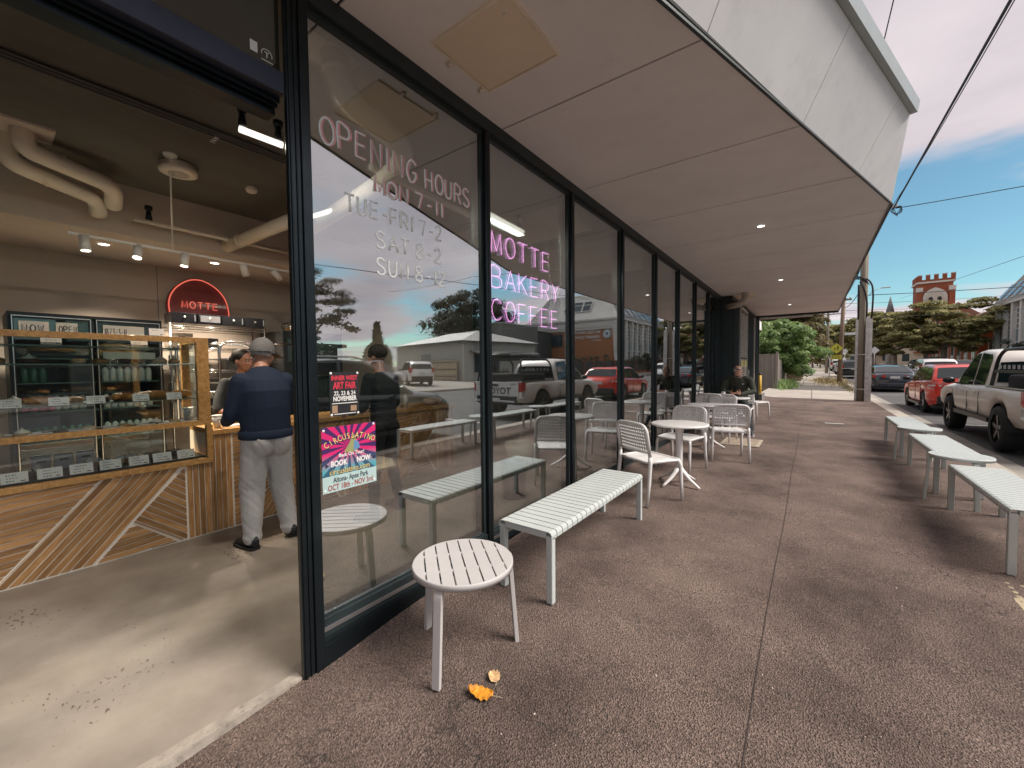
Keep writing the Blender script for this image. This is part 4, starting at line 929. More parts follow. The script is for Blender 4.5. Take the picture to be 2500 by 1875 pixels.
# ---- red sign with neon outline on the back wall
ms = thing('wall_sign', 'dark red rounded wall sign with coral neon outline and MOTTE in neon', 'sign', (XB, 1.98, 2.3))
RED = pm('sign_red', (.26, .016, .012), .4, coat=.15, var=.06)
ol = [(1.64, 2.20), (1.625, 2.38), (1.66, 2.52), (1.74, 2.64), (1.86, 2.73), (1.98, 2.755), (2.08, 2.73), (2.19, 2.66), (2.28, 2.55), (2.33, 2.40), (2.345, 2.20)]
def smooth2(P, n=5):
    out = []
    for i in range(len(P)-1):
        p0 = P[max(0, i-1)]; p1 = P[i]; p2 = P[i+1]; p3 = P[min(len(P)-1, i+2)]
        for k in range(n):
            t = k/n; out.append(tuple(.5*(2*b+(c-a)*t+(2*a-5*b+4*c-d)*t*t+(3*b-a-3*c+d)*t**3) for a, b, c, d in zip(p0, p1, p2, p3)))
    return out+[P[-1]]
olS = smooth2(ol)
mb = MB(); mb.prism(olS, XB+.03, XB+.07, 'x'); mb.build('sign_board', RED, ms, world=True)
CORAL = emat('coral_neon', (1, .20, .13), .42)
cy, cz = 1.985, 2.42
mb = MB(); mb.tube([(XB+.085, cy+(y-cy)*.95, cz+(z-cz)*.95) for y, z in olS], .007, 6); mb.build('neon_outline', CORAL, ms, world=True)
mb = MB(); strokes(mb, 'MOTTE', (XB+.085, 1.78, 2.345), (0, 1, 0), (0, 0, 1), .062, .085, .026, .0055); mb.build('neon_lettering', CORAL, ms, world=True)

# ---- ceiling services
DUC = pm('duct_paint', (.80, .72, .61), .5, var=.08, vscale=3)
def duct(name, label, pts, r, collars=(), plate=None, cat='duct'):
    t = thing(name, label, cat, pts[0]); mb = MB(); mb.tube(rail_pts(pts, .28, 7), r, 18); mb.build('duct_run', DUC, t, world=True)
    for c, d in collars:
        mb = MB(); c = Vector(c); d = Vector(d).normalized(); mb.tube([c-d*.012, c+d*.012], r*1.06, 18); mb.build('duct_collar', DUC, t, world=True)
    if plate: wbox('ceiling_plate', plate[0], plate[1], WALLI, t)
duct('ceiling_duct', 'fat pale duct bending down from the ceiling plate at upper left, nearer of two', [(-2.85, .34, 3.36), (-2.85, .34, 3.2), (-3.10, .88, 3.16), (-3.30, .90, 3.05)], .065, [((-2.95, .56, 3.19), (.4, .9, 0))], ((-3.0, .22, 3.335), (-2.70, .50, 3.352)))
duct('ceiling_duct', 'fat pale duct at upper left running just behind its twin', [(-3.05, .26, 3.36), (-3.05, .26, 3.14), (-3.32, .80, 3.08), (-3.44, .82, 2.98)], .065, [((-3.15, .48, 3.11), (.4, .9, 0))])
duct('ceiling_duct', 'large bent duct behind the OPENING HOURS lettering', [(-.28, 1.36, 3.36), (-.28, 1.42, 3.12), (-.34, 1.98, 3.06), (-.8, 2.10, 3.02), (-2.6, 2.3, 3.0)], .075, [((-.27, 1.37, 3.25), (0, 0, 1))], ((-.42, 1.15, 3.336), (-.12, 1.5, 3.352)))
duct('ceiling_duct', 'long straight duct slanting down to the back wall above the customer', [(-2.2, 2.2, 3.12), (-3.6, 1.9, 2.95)], .07, [((-3.3, 1.96, 2.985), (1, .2, 0))])
TUBEW = emat('tube_glow', (1, .90, .78), .8)
def batten(p, q, label, lit=True, power=0):
    t = thing('tube_light', label, 'tube light', p, 0, 'tube lights under the shop ceiling')
    mb = MB(); mb.tube([p, q], .022, 12); mb.build('tube', TUBEW if lit else DUC, t, world=True)
    P, Q = Vector(p), Vector(q)
    if power:
        l = bpy.data.lights.new('tube', 'AREA'); l.shape = 'RECTANGLE'; l.size = (Q-P).length; l.size_y = .09; l.energy = power; l.color = (1, .88, .74)
        o = bpy.data.objects.new('lamp', l); COL.objects.link(o); o.parent = t; o.location = (P+Q)/2-P+Vector((0, 0, -.04)); d = (Q-P).normalized(); o.rotation_euler = (0, 0, math.atan2(d.y, d.x))
    for f in (.07, .9):
        c = P.lerp(Q, f); mb = MB(); mb.tube([c+Vector((0, 0, .02)), c+Vector((0, 0, .12))], [.03, .018], 10); mb.tube([c+Vector((0, 0, .12)), c+Vector((0, 0, .16))], [.03, .034], 10); mb.build('bracket', BLK, t, world=True)
batten((-1.26, 1.22, 3.19), (-1.24, 1.50, 3.19), 'white tube light near the door post under the shop ceiling', power=14)
batten((-3.42, 1.06, 3.0), (-3.44, 2.8, 3.0), 'slim pale tube running above the track lights', False)
batten((-.55, 3.0, 3.0), (-.6, 3.75, 3.0), 'short tube light behind the second pane above the pink neon', power=12)
batten((-2.05, 2.09, 3.0), (-1.26, 2.19, 3.0), 'slanting tube light seen through the first pane beside the door post', power=0)
mb = MB()
for dz in (0, .03, .06): mb.tube([(-1.78, -1.5, 3.30+dz*.5), (-1.70+dz, 4.0, 3.30+dz*.5)], .012, 6)
t = thing('ceiling_conduit', 'three thin dark conduits running along the shop ceiling', 'conduit', (-1.75, 0, 3.3)); mb.build('conduit', pm('conduit_dark', (.07, .065, .055), .5), t, world=True)
mb = MB()
for k in range(3): mb.box((-1.82+.04*k, 1.22, 3.285), (-1.80+.04*k, 1.25, 3.30))
mb.build('conduit_clip', SILV, t, world=True)
mb = MB(); mb.tube([(-.83, 1.98, 3.10), (-.95, 3.9, 3.10)], .03, 10); t = thing('sprinkler_pipe', 'pale straight pipe crossing behind the painted hours', 'pipe', (-.9, 2, 3.1)); mb.build('pipe', DUC, t, world=True)
t = thing('round_ceiling_speaker', 'large round white ceiling fitting beside the thin hanging rod', 'fitting', (-2.60, 1.22, 3.352))
mb = MB(); mb.lathe([(.10, 0), (.13, -.02), (.13, -.05), (.14, -.06), (.14, -.085), (.11, -.095), (.0, -.095)], n=28); mb.build('fitting_body', DUC, t)
mb = MB(); mb.lathe([(.0, -.097), (.075, -.097), (.078, -.092)], n=28); mb.build('grille', pm('grille', (.5, .44, .38), .6), t)
t = thing('smoke_detector', 'small round smoke detector on the dark ceiling', 'smoke detector', (-2.62, 1.82, 3.352))
mb = MB(); mb.lathe([(.05, 0), (.055, -.025), (.045, -.045), (.02, -.055), (0, -.055)], n=20); mb.build('detector_body', DUC, t)
# track lights
tk = thing('track_light_rail', 'thin white lighting track hanging over the counter on a long rod', 'track light', (-3.3, .6, 2.73))
mb = MB(); mb.box((-3.315, .60, 2.715), (-3.285, 2.9, 2.735)); mb.build('rail', WHITE, tk, world=True)
mb = MB(); mb.tube([(-2.46, 1.13, 3.35), (-3.3, 1.33, 2.735)], .008, 6); mb.build('rod', WHITE, tk, world=True)
mb = MB(); mb.lathe([(0, -.02), (.045, -.02), (.05, 0)], (-2.46, 1.13, 3.352), 16); mb.build('ceiling_rose', WHITE, tk, world=True)
SPOT = emat('spot_glow', (1, .88, .70), 5.0)
def spot(y, aim, label, lampW=16):
    lampW *= 4.5
    t = thing('spotlight', label, 'spotlight', (-3.3, y, 2.715), 0, 'spotlights on the lighting track')
    d = Vector(aim).normalized(); c = Vector((0, 0, -.04))
    mb = MB(); mb.tube([(0, 0, 0), c], .008, 6); mb.build('stem', WHITE, t)
    q = d.to_track_quat('Z', 'Y').to_matrix().to_4x4(); M = Matrix.Translation(c) @ q
    mb = MB(); mb.lathe([(0, -.05), (.036, -.05), (.038, .09), (.034, .09)], n=20); mb.xf(M); mb.build('can', WHITE, t)
    mb = MB(); mb.lathe([(0, .082), (.035, .082)], n=20); mb.xf(M); mb.build('bulb', SPOT, t)
    l = bpy.data.lights.new('spot', 'SPOT'); l.energy = lampW; l.spot_size = R(70); l.spot_blend = .6; l.color = (1, .82, .62); l.shadow_soft_size = .04
    o = bpy.data.objects.new('lamp', l); COL.objects.link(o); o.parent = t; o.location = c+d*.10; o.rotation_euler = (-d).to_track_quat('Z', 'Y').to_euler()
spot(.70, (.12, .05, -1), 'first spotlight on the track from the left', 22)
spot(1.06, (.35, -.15, -1), 'second spotlight on the track, tilted towards the door', 22)
spot(1.43, (.10, -.12, -1), 'third spotlight on the track above the end of the case', 22)
spot(1.98, (-.2, .3, -.9), 'fourth spotlight on the track turned aside', 12)
spot(2.32, (-.3, .8, -.6), 'fifth spotlight on the track, near the door post', 12)
for j, (x, y) in enumerate(((-4.1, .95), (-4.1, 1.95))):
    t = thing('bulkhead_downlight', ['left', 'right'][j]+' glowing round downlight under the bulkhead', 'downlight', (x, y, 2.854), 0, 'downlights under the bulkhead')
    mb = MB(); mb.lathe([(.045, -.006), (.06, -.006), (.062, 0)], n=20); mb.build('trim_ring', WHITE, t); mb = MB(); mb.lathe([(0, -.002), (.046, -.003)], n=20); mb.build('lens', SPOT, t)
    l = bpy.data.lights.new('down', 'SPOT'); l.energy = 150; l.spot_size = R(110); l.spot_blend = .8; l.color = (1, .84, .66); l.shadow_soft_size = .05
    o = bpy.data.objects.new('lamp', l); COL.objects.link(o); o.parent = t; o.location = (0, 0, -.02)
# more of the room beyond: a planter box, a stool, a pot
pt = thing('pale_planter', 'pale round planter pot standing inside behind the second pane', 'planter', (-1.45, 4.85, 0))
mb = MB(); mb.lathe([(0, 0), (.15, 0), (.22, .40), (.205, .40), (.19, .34), (0, .34)], n=28); mb.build('pot', pm('pot_pale', (.50, .50, .42), .6, var=.1), pt)
mb = MB(); mb.tube([(0, 0, .34), (.01, .02, .5), (.05, .06, .58)], [.004, .007, .001], 6); mb.build('cutting', WHITE, pt)
pt = thing('black_bin', 'round black bin on the shop floor behind the outside bench', 'bin', (-.75, 3.75, 0))
mb = MB(); mb.lathe([(0, 0), (.13, 0), (.15, .42), (.14, .42), (.13, .05), (0, .05)], n=28); mb.build('bin_body', FR, pt)
# neon sign hung inside the second pane
ns = thing('neon_sign', 'pink neon window sign reading MOTTE BAKERY COFFEE behind the second pane', 'sign', (-.05, 2.5, 1.9))
PINK = emat('pink_neon', (1, .38, .84), 1.6)
PKB = pm('neon_backing', (.70, .25, .55), .4)
for body, z, w, gap in (('MOTTE', 2.415, .130, .060), ('BAKERY', 2.145, .132, .055), ('COFFEE', 1.885, .128, .056)):
    mb = MB(); strokes(mb, body, (-.05, 2.515, z), (0, 1, 0), (0, 0, 1), w, .165, gap, .0042, n=8); mb.build('neon_letters', PINK, ns, world=True)
mb = MB()
for y, z in ((2.50, 2.62), (3.36, 2.62)): mb.tube([(-.05, y, z-.05), (-.05, y, z+.62)], .0015, 4)
mb.tube(rail_pts([(-.055, 3.38, 2.56), (-.055, 3.45, 2.2), (-.055, 3.4, 2.0), (-.055, 3.62, 2.3), (-.055, 3.64, 3.2)], .1), .003, 5); mb.build('hanging_wire', WHITE, ns, world=True)
# painted opening hours on the outside of the first pane
pw = thing('painted_hours', 'hand painted pink and white OPENING HOURS lettering on the first window pane', 'window lettering', (.005, 1.1, 2.0))
PKP = pm('paint_pink', (.82, .42, .42), .6, var=.15, vscale=30); WP = pm('paint_white', (.86, .88, .86), .6)
def hours(body, y0, y1, z, h, parts=None, wr=.0042):
    n = sum(.7 if c == ' ' else (.4 if c in 'I1' else (.7 if c == '-' else 1)) for c in body); g = len([c for c in body if c != ' '])
    L = y1-y0; w = L/(n+.32*g); 
    x = 0.
    for wd in body.split(' '):
        a = MB(); adv = strokes(a, wd, (.0055, y0+x, z), (0, 1, 0), (0, 0, 1), w, h, w*.32, .0095, flat=1., jitter=.03)
        a.v = [(.0046+(p[0]-.0055)*.02, p[1], p[2]) for p in a.v]; parts or a.build('pink_strokes', PKP, pw, world=True)
        b = MB(); strokes(b, wd, (.0075, y0+x-.009, z-.003), (0, 1, 0), (0, 0, 1), w, h, w*.32, wr*1.25, flat=1., jitter=.04)
        b.v = [(.0052+(p[0]-.0075)*.02, p[1], p[2]) for p in b.v]; b.build('white_strokes', WP, pw, world=True); x += adv+w*.5
hours('OPENING', 1.115, 1.75, 2.645, .13); hours('HOURS', 1.80, 2.235, 2.645, .12)
hours('MON 7-11', 1.42, 1.985, 2.50, .09); hours('TUE-FRI 7-2', 1.245, 1.97, 2.345, .09, 1, .0058); hours('SAT 8-2', 1.43, 1.97, 2.195, .09, 1, .0062); hours('SUN 8-12', 1.43, 2.0, 2.045, .09, 1, .0062)
# wobble: the TUE dash etc are in the strokes; posters next
def poster_xyz(y, z, dx=0.): return (.006+dx, y, z)
p1 = thing('circus_poster', 'magenta and blue circus poster reading CIRCUS LATINO taped low on the first pane', 'poster', (.006, 1.22, 1.03))
def mat_poster():
    m = bpy.data.materials.new('poster_print'); m.use_nodes = True; t = m.node_tree; b = t.nodes['Principled BSDF']; b.inputs['Roughness'].default_value = .5
    tc = N(t, 'ShaderNodeTexCoord'); sp = N(t, 'ShaderNodeSeparateXYZ'); t.links.new(tc.outputs['Object'], sp.inputs[0])
    at = N(t, 'ShaderNodeMath', operation='ARCTAN2'); zz = N(t, 'ShaderNodeMath', operation='SUBTRACT'); zz.inputs[1].default_value = .06
    t.links.new(sp.outputs['Z'], zz.inputs[0]); t.links.new(zz.outputs[0], at.inputs[0]); t.links.new(sp.outputs['Y'], at.inputs[1])
    m1 = N(t, 'ShaderNodeMath', operation='MULTIPLY'); m1.inputs[1].default_value = 17; t.links.new(at.outputs[0], m1.inputs[0])
    s = N(t, 'ShaderNodeMath', operation='SINE'); t.links.new(m1.outputs[0], s.inputs[0])
    st = N(t, 'ShaderNodeMath', operation='GREATER_THAN'); st.inputs[1].default_value = -.1; t.links.new(s.outputs[0], st.inputs[0])
    ra = N(t, 'ShaderNodeMix', data_type='RGBA'); t.links.new(st.outputs[0], ra.inputs[0]); ra.inputs[6].default_value = (.05, .015, .10, 1); ra.inputs[7].default_value = (.62, .015, .14, 1)
    rb = N(t, 'ShaderNodeMix', data_type='RGBA'); t.links.new(st.outputs[0], rb.inputs[0]); rb.inputs[6].default_value = (.03, .10, .16, 1); rb.inputs[7].default_value = (.08, .34, .40, 1)
    g = N(t, 'ShaderNodeMapRange'); g.inputs['From Min'].default_value = -.06; g.inputs['From Max'].default_value = .03; t.links.new(sp.outputs['Z'], g.inputs['Value'])
    mx = N(t, 'ShaderNodeMix', data_type='RGBA'); t.links.new(g.outputs[0], mx.inputs[0]); t.links.new(rb.outputs[2], mx.inputs[6]); t.links.new(ra.outputs[2], mx.inputs[7])
    lo = N(t, 'ShaderNodeMath', operation='LESS_THAN'); lo.inputs[1].default_value = -.085; t.links.new(sp.outputs['Z'], lo.inputs[0])
    m3 = N(t, 'ShaderNodeMix', data_type='RGBA'); t.links.new(lo.outputs[0], m3.inputs[0]); t.links.new(mx.outputs[2], m3.inputs[6]); m3.inputs[7].default_value = (.42, .55, .53, 1)
    t.links.new(m3.outputs[2], b.inputs['Base Color']); return m
y0, y1, z0, z1 = 1.068, 1.385, .86, 1.20
mb = MB(); mb.box((.006, y0, z0), (.0072, y1, z1)); mb.build('poster_sheet', mat_poster(), p1, world=True)
YEL = pm('print_yellow', (.78, .60, .22), .6, var=0); PBL = pm('print_black', (.015, .015, .03), .6, var=0); PWH = pm('print_white', (.75, .73, .70), .6, var=0); PRD = pm('print_red', (.30, .05, .04), .6, var=0)
def onpane(body, size, y, z, m, parent, sx=1., dx=0., rot=0., bold=0., name='poster_lettering'):
    ux = Vector((0, math.cos(rot), math.sin(rot))); uz = Vector((0, -math.sin(rot), math.cos(rot)))
    return text_obj(body, size, frame_M((.0078+dx, y, z), ux, uz), m, parent, name, .0002, 'CENTER', sx=sx, bold=bold)
for word, cy_, a0, a1 in (('CIRCUS', 1.155, .75, .28), ('LATINO', 1.305, -.15, -.62)):
    n = len(word)
    for i, ch in enumerate(word):
        f = i/(n-1); y = cy_-.062+.124*f; ang = a0+(a1-a0)*f
        z = 1.105+(.035*math.sin(f*1.5) if word == 'CIRCUS' else .035*math.cos(f*1.5))
        onpane(ch, .052, y+.002, z-.001, PBL, p1, .75, -.0001, ang*.8, .0012); onpane(ch, .046, y, z+.001, YEL, p1, .75, .0003, ang*.8)
mb = MB(); mb.prism([(y, z) for y, z in ((1.19, 1.06), (1.22, 1.10), (1.235, 1.13), (1.25, 1.15), (1.262, 1.12), (1.275, 1.09), (1.27, 1.06), (1.23, 1.05))], .0073, .0078, 'x'); mb.build('poster_picture', pm('print_olive', (.30, .30, .12), .6), p1, world=True)
mb = MB(); mb.prism([(1.245, 1.06), (1.25, 1.115), (1.275, 1.105), (1.285, 1.07)], .0079, .0083, 'x'); mb.build('poster_picture', pm('print_blue', (.12, .25, .45), .6), p1, world=True)
onpane('Back On Tour!', .026, 1.235, 1.045, PWH, p1, .95, bold=.0006)
onpane('BOOK', .040, 1.16, 1.005, PWH, p1, .8, bold=.0015); onpane('NOW', .040, 1.305, 1.005, PWH, p1, .8, bold=.0015)
mb = MB(); mb.prism([(1.085, .99), (1.105, 1.0), (1.085, 1.013)], .0073, .0078, 'x'); mb.prism([(1.375, .99), (1.355, 1.0), (1.375, 1.013)], .0073, .0078, 'x'); mb.build('poster_arrow', PBL, p1, world=True)
onpane('circuslatino.com', .042, 1.226, .962, PBL, p1, .86, -.0001, 0, .0016); onpane('circuslatino.com', .042, 1.225, .963, YEL, p1, .86, .0003)
onpane('Altona- Apex Park', .040, 1.228, .920, PBL, p1, .68, bold=.0006); onpane('OCT 18th - NOV 3rd', .042, 1.228, .882, PRD, p1, .70, bold=.0008)
p2 = thing('art_fair_poster', 'black poster with red and white lettering taped above the circus poster', 'poster', (.006, 1.2, 1.36))
mb = MB(); mb.box((.006, 1.12, 1.255), (.0072, 1.285, 1.485)); mb.build('poster_sheet', pm('poster_black', (.02, .02, .022), .4, var=.5, vscale=60), p2, world=True)
REDP = pm('print_scarlet', (.60, .03, .06), .6, var=.1)
onpane('INNER WEST', .033, 1.203, 1.452, REDP, p2, .78, bold=.0014); onpane('ART FAIR', .050, 1.203, 1.412, REDP, p2, .62, bold=.002)
onpane('22, 23 & 24', .030, 1.203, 1.372, PWH, p2, .88, bold=.0006); onpane('NOVEMBER', .034, 1.203, 1.343, PWH, p2, .76, bold=.0012)
mb = MB(); mb.box((.0073, 1.13, 1.318), (.0078, 1.275, 1.322)); mb.box((.0073, 1.14, 1.262), (.0078, 1.265, 1.266)); mb.build('poster_rule', PWH, p2, world=True)
mb = MB(); mb.box((.0073, 1.13, 1.27), (.0078, 1.16, 1.31)); mb.box((.0073, 1.235, 1.275), (.0078, 1.27, 1.305)); mb.build('poster_picture', pm('print_tan', (.32, .20, .12), .6), p2, world=True)
for pr, pts in ((p1, ((1.08, 1.185), (1.372, 1.19), (1.08, .872), (1.372, .872))), (p2, ((1.127, 1.478), (1.279, 1.478), (1.127, 1.262), (1.279, 1.262)))):
    for y, z in pts:
        mb = MB(); mb.lathe([(0, .002), (.006, .001), (.007, 0)], n=10); mb.xf(Matrix.Translation((.0075, y, z)) @ Matrix.Rotation(R(90), 4, 'Y')); mb.build('suction_disc', PWH, pr, world=True)
# ================================================================ FURNITURE OUTSIDE
PLA = pm('white_resin', (.80, .77, .75), .45, var=.04, vscale=6, bump=.05, bscale=250)
ALU = pm('pale_green_white_metal', (.53, .56, .54), .42, var=.04, vscale=5, bump=.06, bscale=300)
ALW = pm('white_metal', (.53, .50, .485), .42, var=.04, vscale=5, bump=.06, bscale=300)

def make_bench(name, label, L, Wd, group, loc, rz=0, H=.45):
    """slatted metal bench, long axis y, corner at the thing's origin"""
    t = thing(name, label, 'bench', loc, rz, group)
    n = int(round(L/.069)); p = L/n; r = .035
    for i in range(n):
        a, b = i*p+(.0 if i else 0), (i+1)*p-.008
        prof = [(0, H-.045), (0, H-.02), (.006, H-.006), (.02, H), (Wd-.02, H), (Wd-.006, H-.006), (Wd, H-.02), (Wd, H-.045), (Wd-.004, H-.045), (Wd-.005, H-.02), (Wd-.02, H-.006), (.02, H-.006), (.005, H-.02), (.004, H-.045)]
        key = (name, 'slat', round(L, 3), round(Wd, 3))
        if i == 0:
            mb = MB(); mb.prism(prof, 0, p-.008, 'y'); o = mb.build('slat', ALU, t); sl = o
        else:
            o = sl.copy(); COL.objects.link(o); o.parent = t
        o.location = (0, a, 0)
    for y in (.004, L-.05):
        for x in (.0, Wd-.045):
            mb = MB(); mb.box((x, y, 0), (x+.045, y+.042, H-.03)); mb.build('leg', ALU, t, bevel=.006)
        mb = MB(); mb.box((.046, y, H-.046), (Wd-.046, y+.042, H-.008)); mb.build('end_rail', ALU, t, bevel=.003)
    for x in (.07, Wd-.09):
        mb = MB(); mb.box((x, .05, H-.035), (x+.02, L-.05, H-.007)); mb.build('side_rail', ALU, t)
    return t
make_bench('bench', 'long white slatted metal bench against the shop window beside the round stool', 1.66, .41, None, (.33, 2.10, gz(.74, 2.5)-.004), 0, .455)
for y0, lab in ((4.20, 'white slatted bench nearest the camera on the kerb side'), (6.30, 'middle white slatted bench of the kerbside row'), (8.45, 'farthest white slatted bench of the kerbside row')):
    make_bench('bench', lab, 1.56 if y0 < 8 else 1.66, .38, 'benches along the kerb', (3.10, y0, gz(3.3, y0+.8)-.006), 0, .46)

def make_stool(label, loc, rz, R_=.262, H=.485, group=None, m=ALW, legs=(-74, 50, 180)):
    t = thing('round_stool', label, 'stool', loc, rz, group)
    n = 8; w = 2*R_/n; gap = .008
    for i in range(n):
        a = -R_+i*w+(gap/2 if i else 0); b = -R_+(i+1)*w-(gap/2 if i < n-1 else 0)
        pts = []
        K = 8
        for k in range(K+1):
            x = a+(b-a)*k/K; pts.append((x, -math.sqrt(max(0, (R_-.004)**2-x*x))))
        for k in range(K+1):
            x = b+(a-b)*k/K; pts.append((x, math.sqrt(max(0, (R_-.004)**2-x*x))))
        mb = MB(); mb.prism(pts, H-.010, H, 'z'); mb.build('plank', m, t)
    for y in (-.09, .09):
        xx = math.sqrt(R_**2-y*y)-.01; mb = MB(); mb.box((-xx, y-.012, H-.016), (xx, y+.012, H-.0025)); mb.build('cross_rib', m, t)
    mb = MB(); mb.lathe([(R_-.012, H-.002), (R_-.004, H+.001), (R_, H-.004), (R_, H-.030), (R_-.016, H-.030), (R_-.012, H-.002)], n=64); mb.build('rim', m, t)
    for k in range(3):
        a = R(legs[k])-rz
        c, s = math.cos(a), math.sin(a)
        pts = rail_pts([(c*(R_-.10), s*(R_-.10), H-.022), (c*(R_-.012), s*(R_-.012), H-.034), (c*(R_+.022), s*(R_+.022), 0)], .06, 6)
        mb = MB(); sd_ = Vector((-s, c, 0))
        vs = []; 
        for i, p in enumerate(pts):
            d = (pts[min(i+1, len(pts)-1)]-pts[max(i-1, 0)]).normalized(); nn = d.cross(sd_).normalized()
            for u, v in ((-1, -1), (1, -1), (1, 1), (-1, 1)): vs.append(p+sd_*(u*.021)+nn*(v*.011))
        k4 = len(pts); fs = [(0, 1, 2, 3), ((k4-1)*4+3, (k4-1)*4+2, (k4-1)*4+1, (k4-1)*4)]
        for i in range(k4-1):
            for j in range(4): fs.append((i*4+j, i*4+(j+1) % 4, (i+1)*4+(j+1) % 4, (i+1)*4+j))
        mb.add(vs, fs); mb.build('leg', m, t, bevel=.003)
    return t
# slits run at -39 degrees in plan: planks are laid along local y
make_stool('round white stool with slotted top in the foreground before the first pane', (.545, 1.525, gz(.55, 1.55)-.002), R(-39-90+0))
make_stool('round white stool between the nearest and middle kerbside benches', (3.24, 6.03, gz(3.24, 6)-.004), R(20), .235, .50, 'round stools between the kerbside benches', ALU)
make_stool('round white stool between the middle and farthest kerbside benches', (3.26, 8.17, gz(3.24, 8.1)-.004), R(20), .235, .50, 'round stools between the kerbside benches', ALU)

# ---- perforated resin chair
def lattice(mb, fx, fy, nx, ny, holes, P, th=None):
    """surface P(u,v) (u,v in 0..1) with rectangular holes where both indices are odd"""
    base = len(mb.v)
    us = []; 
    for i in range(nx+1): us.append(i)
    def pos(k, n, frac):
        # n cells alternate bar, hole, bar ...; the bars take `frac` of the pitch
        nb = (n+1)//2; nh = n//2; tot = nb*frac+nh*(1-frac); x = 0
        for j in range(k): x += frac if j % 2 == 0 else (1-frac)
        return x/tot
    vs = [P(pos(i, nx, fx), pos(j, ny, fy)) for j in range(ny+1) for i in range(nx+1)]
    fs = []
    for j in range(ny):
        for i in range(nx):
            if i % 2 and j % 2 and holes(pos(i, nx, fx), pos(j, ny, fy)): continue
            a = j*(nx+1)+i; fs.append((a, a+1, a+nx+2, a+nx+1))
    mb.add(vs, fs, 0, False)
def make_chair(label, group):
    t = thing('cafe_chair', label, 'chair', (0, 0, 0), 0, group)   # faces +y
    W2 = .235; SH = .445
    # backrest: gently curved, holes in rows; the rails and legs frame it
    def PB(u, v):
        x = (u-.5)*2*(W2-.012); z = .540+v*.275; y = -.205-.055*v-.02*math.cos(u*math.pi-math.pi/2)+.012
        k = max(0, (abs(x)-(W2-.06))/.06)
        if v > .8: z -= k*k*.035*(v-.8)/.2
        return (x, y, z)
    mb = MB(); lattice(mb, .50, .50, 29, 15, lambda u, v: .03 < u < .96 and v < .93, PB)
    o = mb.build('backrest', PLA, t, recalc=False); s = o.modifiers.new('s', 'SOLIDIFY'); s.thickness = .009; s.offset = 0
    # seat: curved with narrow slots
    def PS(u, v):
        x = (u-.5)*2*(W2-.012); y = -.19+v*.39; z = SH-.010*math.sin(u*math.pi)*math.sin(min(1, v*1.2)*math.pi)-(.02*max(0, v-.86)/.14)**1
        return (x, y, z)
    mb = MB(); lattice(mb, .62, .80, 5, 47, lambda u, v: u > .0 and .05 < v < .95, PS)
    o = mb.build('seat', PLA, t, recalc=False); s = o.modifiers.new('s', 'SOLIDIFY'); s.thickness = .010; s.offset = -1
    # seat rim
    rim = rail_pts([(-W2+.01, -.20, SH-.006), (-W2+.005, .0, SH-.004), (-W2+.008, .20, SH-.012), (0, .212, SH-.016), (W2-.008, .20, SH-.012), (W2-.005, 0, SH-.004), (W2-.01, -.20, SH-.006)], .05, 5)
    mb = MB(); mb.tube(rim, .016, 8, flat=1.0); mb.build('seat_frame', PLA, t)
    mb = MB(); mb.tube(rail_pts([(-W2+.01, -.205, SH-.008), (0, -.225, SH-.008), (W2-.01, -.205, SH-.008)], .1, 5), .016, 8); mb.build('rear_rail', PLA, t)
    # back frame hoop with rear legs as one line each
    hoop = rail_pts([(-W2, -.215, .50), (-W2+.004, -.27, .825), (0, -.285, .838), (W2-.004, -.27, .825), (W2, -.215, .50)], .09, 7)
    mb = MB(); mb.tube(hoop, .0175, 10); mb.build('back_frame', PLA, t)
    mb = MB(); mb.tube(rail_pts([(-W2+.01, -.222, .545), (0, -.238, .54), (W2-.01, -.222, .545)], .1, 4), .014, 8); mb.build('back_rail', PLA, t)
    for sx in (-1, 1):
        mb = MB(); mb.tube([(sx*W2, -.215, .50), (sx*W2, -.215, .43), (sx*(W2+.006), -.235, .22), (sx*(W2+.012), -.262, 0)], [.0195, .0215, .0185, .0145], 10); mb.build('leg', PLA, t)
        mb = MB(); mb.tube(rail_pts([(sx*(W2-.03), .14, SH-.02), (sx*(W2-.012), .195, SH-.03), (sx*(W2-.002), .205, .2), (sx*(W2+.004), .215, 0)], .05, 5), [.016]*7+[.0135]*6+[.012], 10) if False else mb.tube([(sx*(W2-.03), .15, SH-.018), (sx*(W2-.014), .188, SH-.03), (sx*(W2-.006), .200, SH-.07), (sx*(W2-.002), .208, .2), (sx*(W2+.004), .218, 0)], [.018, .021, .0205, .018, .0145], 10); mb.build('leg', PLA, t)
    return t
GC = 'white perforated chairs at the pavement tables'
def face(dx, dy): return math.atan2(-dx, dy)
ch0 = make_chair('white perforated resin chair nearest the camera, its back to the bench', GC)
ch0.location = (.60, 4.42, gz(.6, 4.4)); ch0.rotation_euler = (0, 0, face(.50, .86))
dup(ch0, (.56, 5.83, gz(.56, 5.8)), face(-.22, -.97), 'white perforated chair beyond the first pedestal table, facing the camera')
dup(ch0, (.99, 6.84, gz(1, 6.8)), face(-.32, .95), 'white perforated chair standing out in the footpath, its back to the camera')
dup(ch0, (.62, 8.33, gz(.6, 8.3)), face(-.1, -1), 'white perforated chair between the second and third pedestal tables, facing the camera')
dup(ch0, (.42, 8.88, gz(.4, 8.9)), face(.1, 1), 'white perforated chair close to the glass, back to back with another chair')
dup(ch0, (.74, 10.12, gz(.7, 10.1)), face(0, -1), 'white chair under the seated man')
dup(ch0, (.84, 12.15, gz(.8, 12.1)), face(.85, -.5), 'farthest white chair, by the corner of the dark cladding, turned to the street')

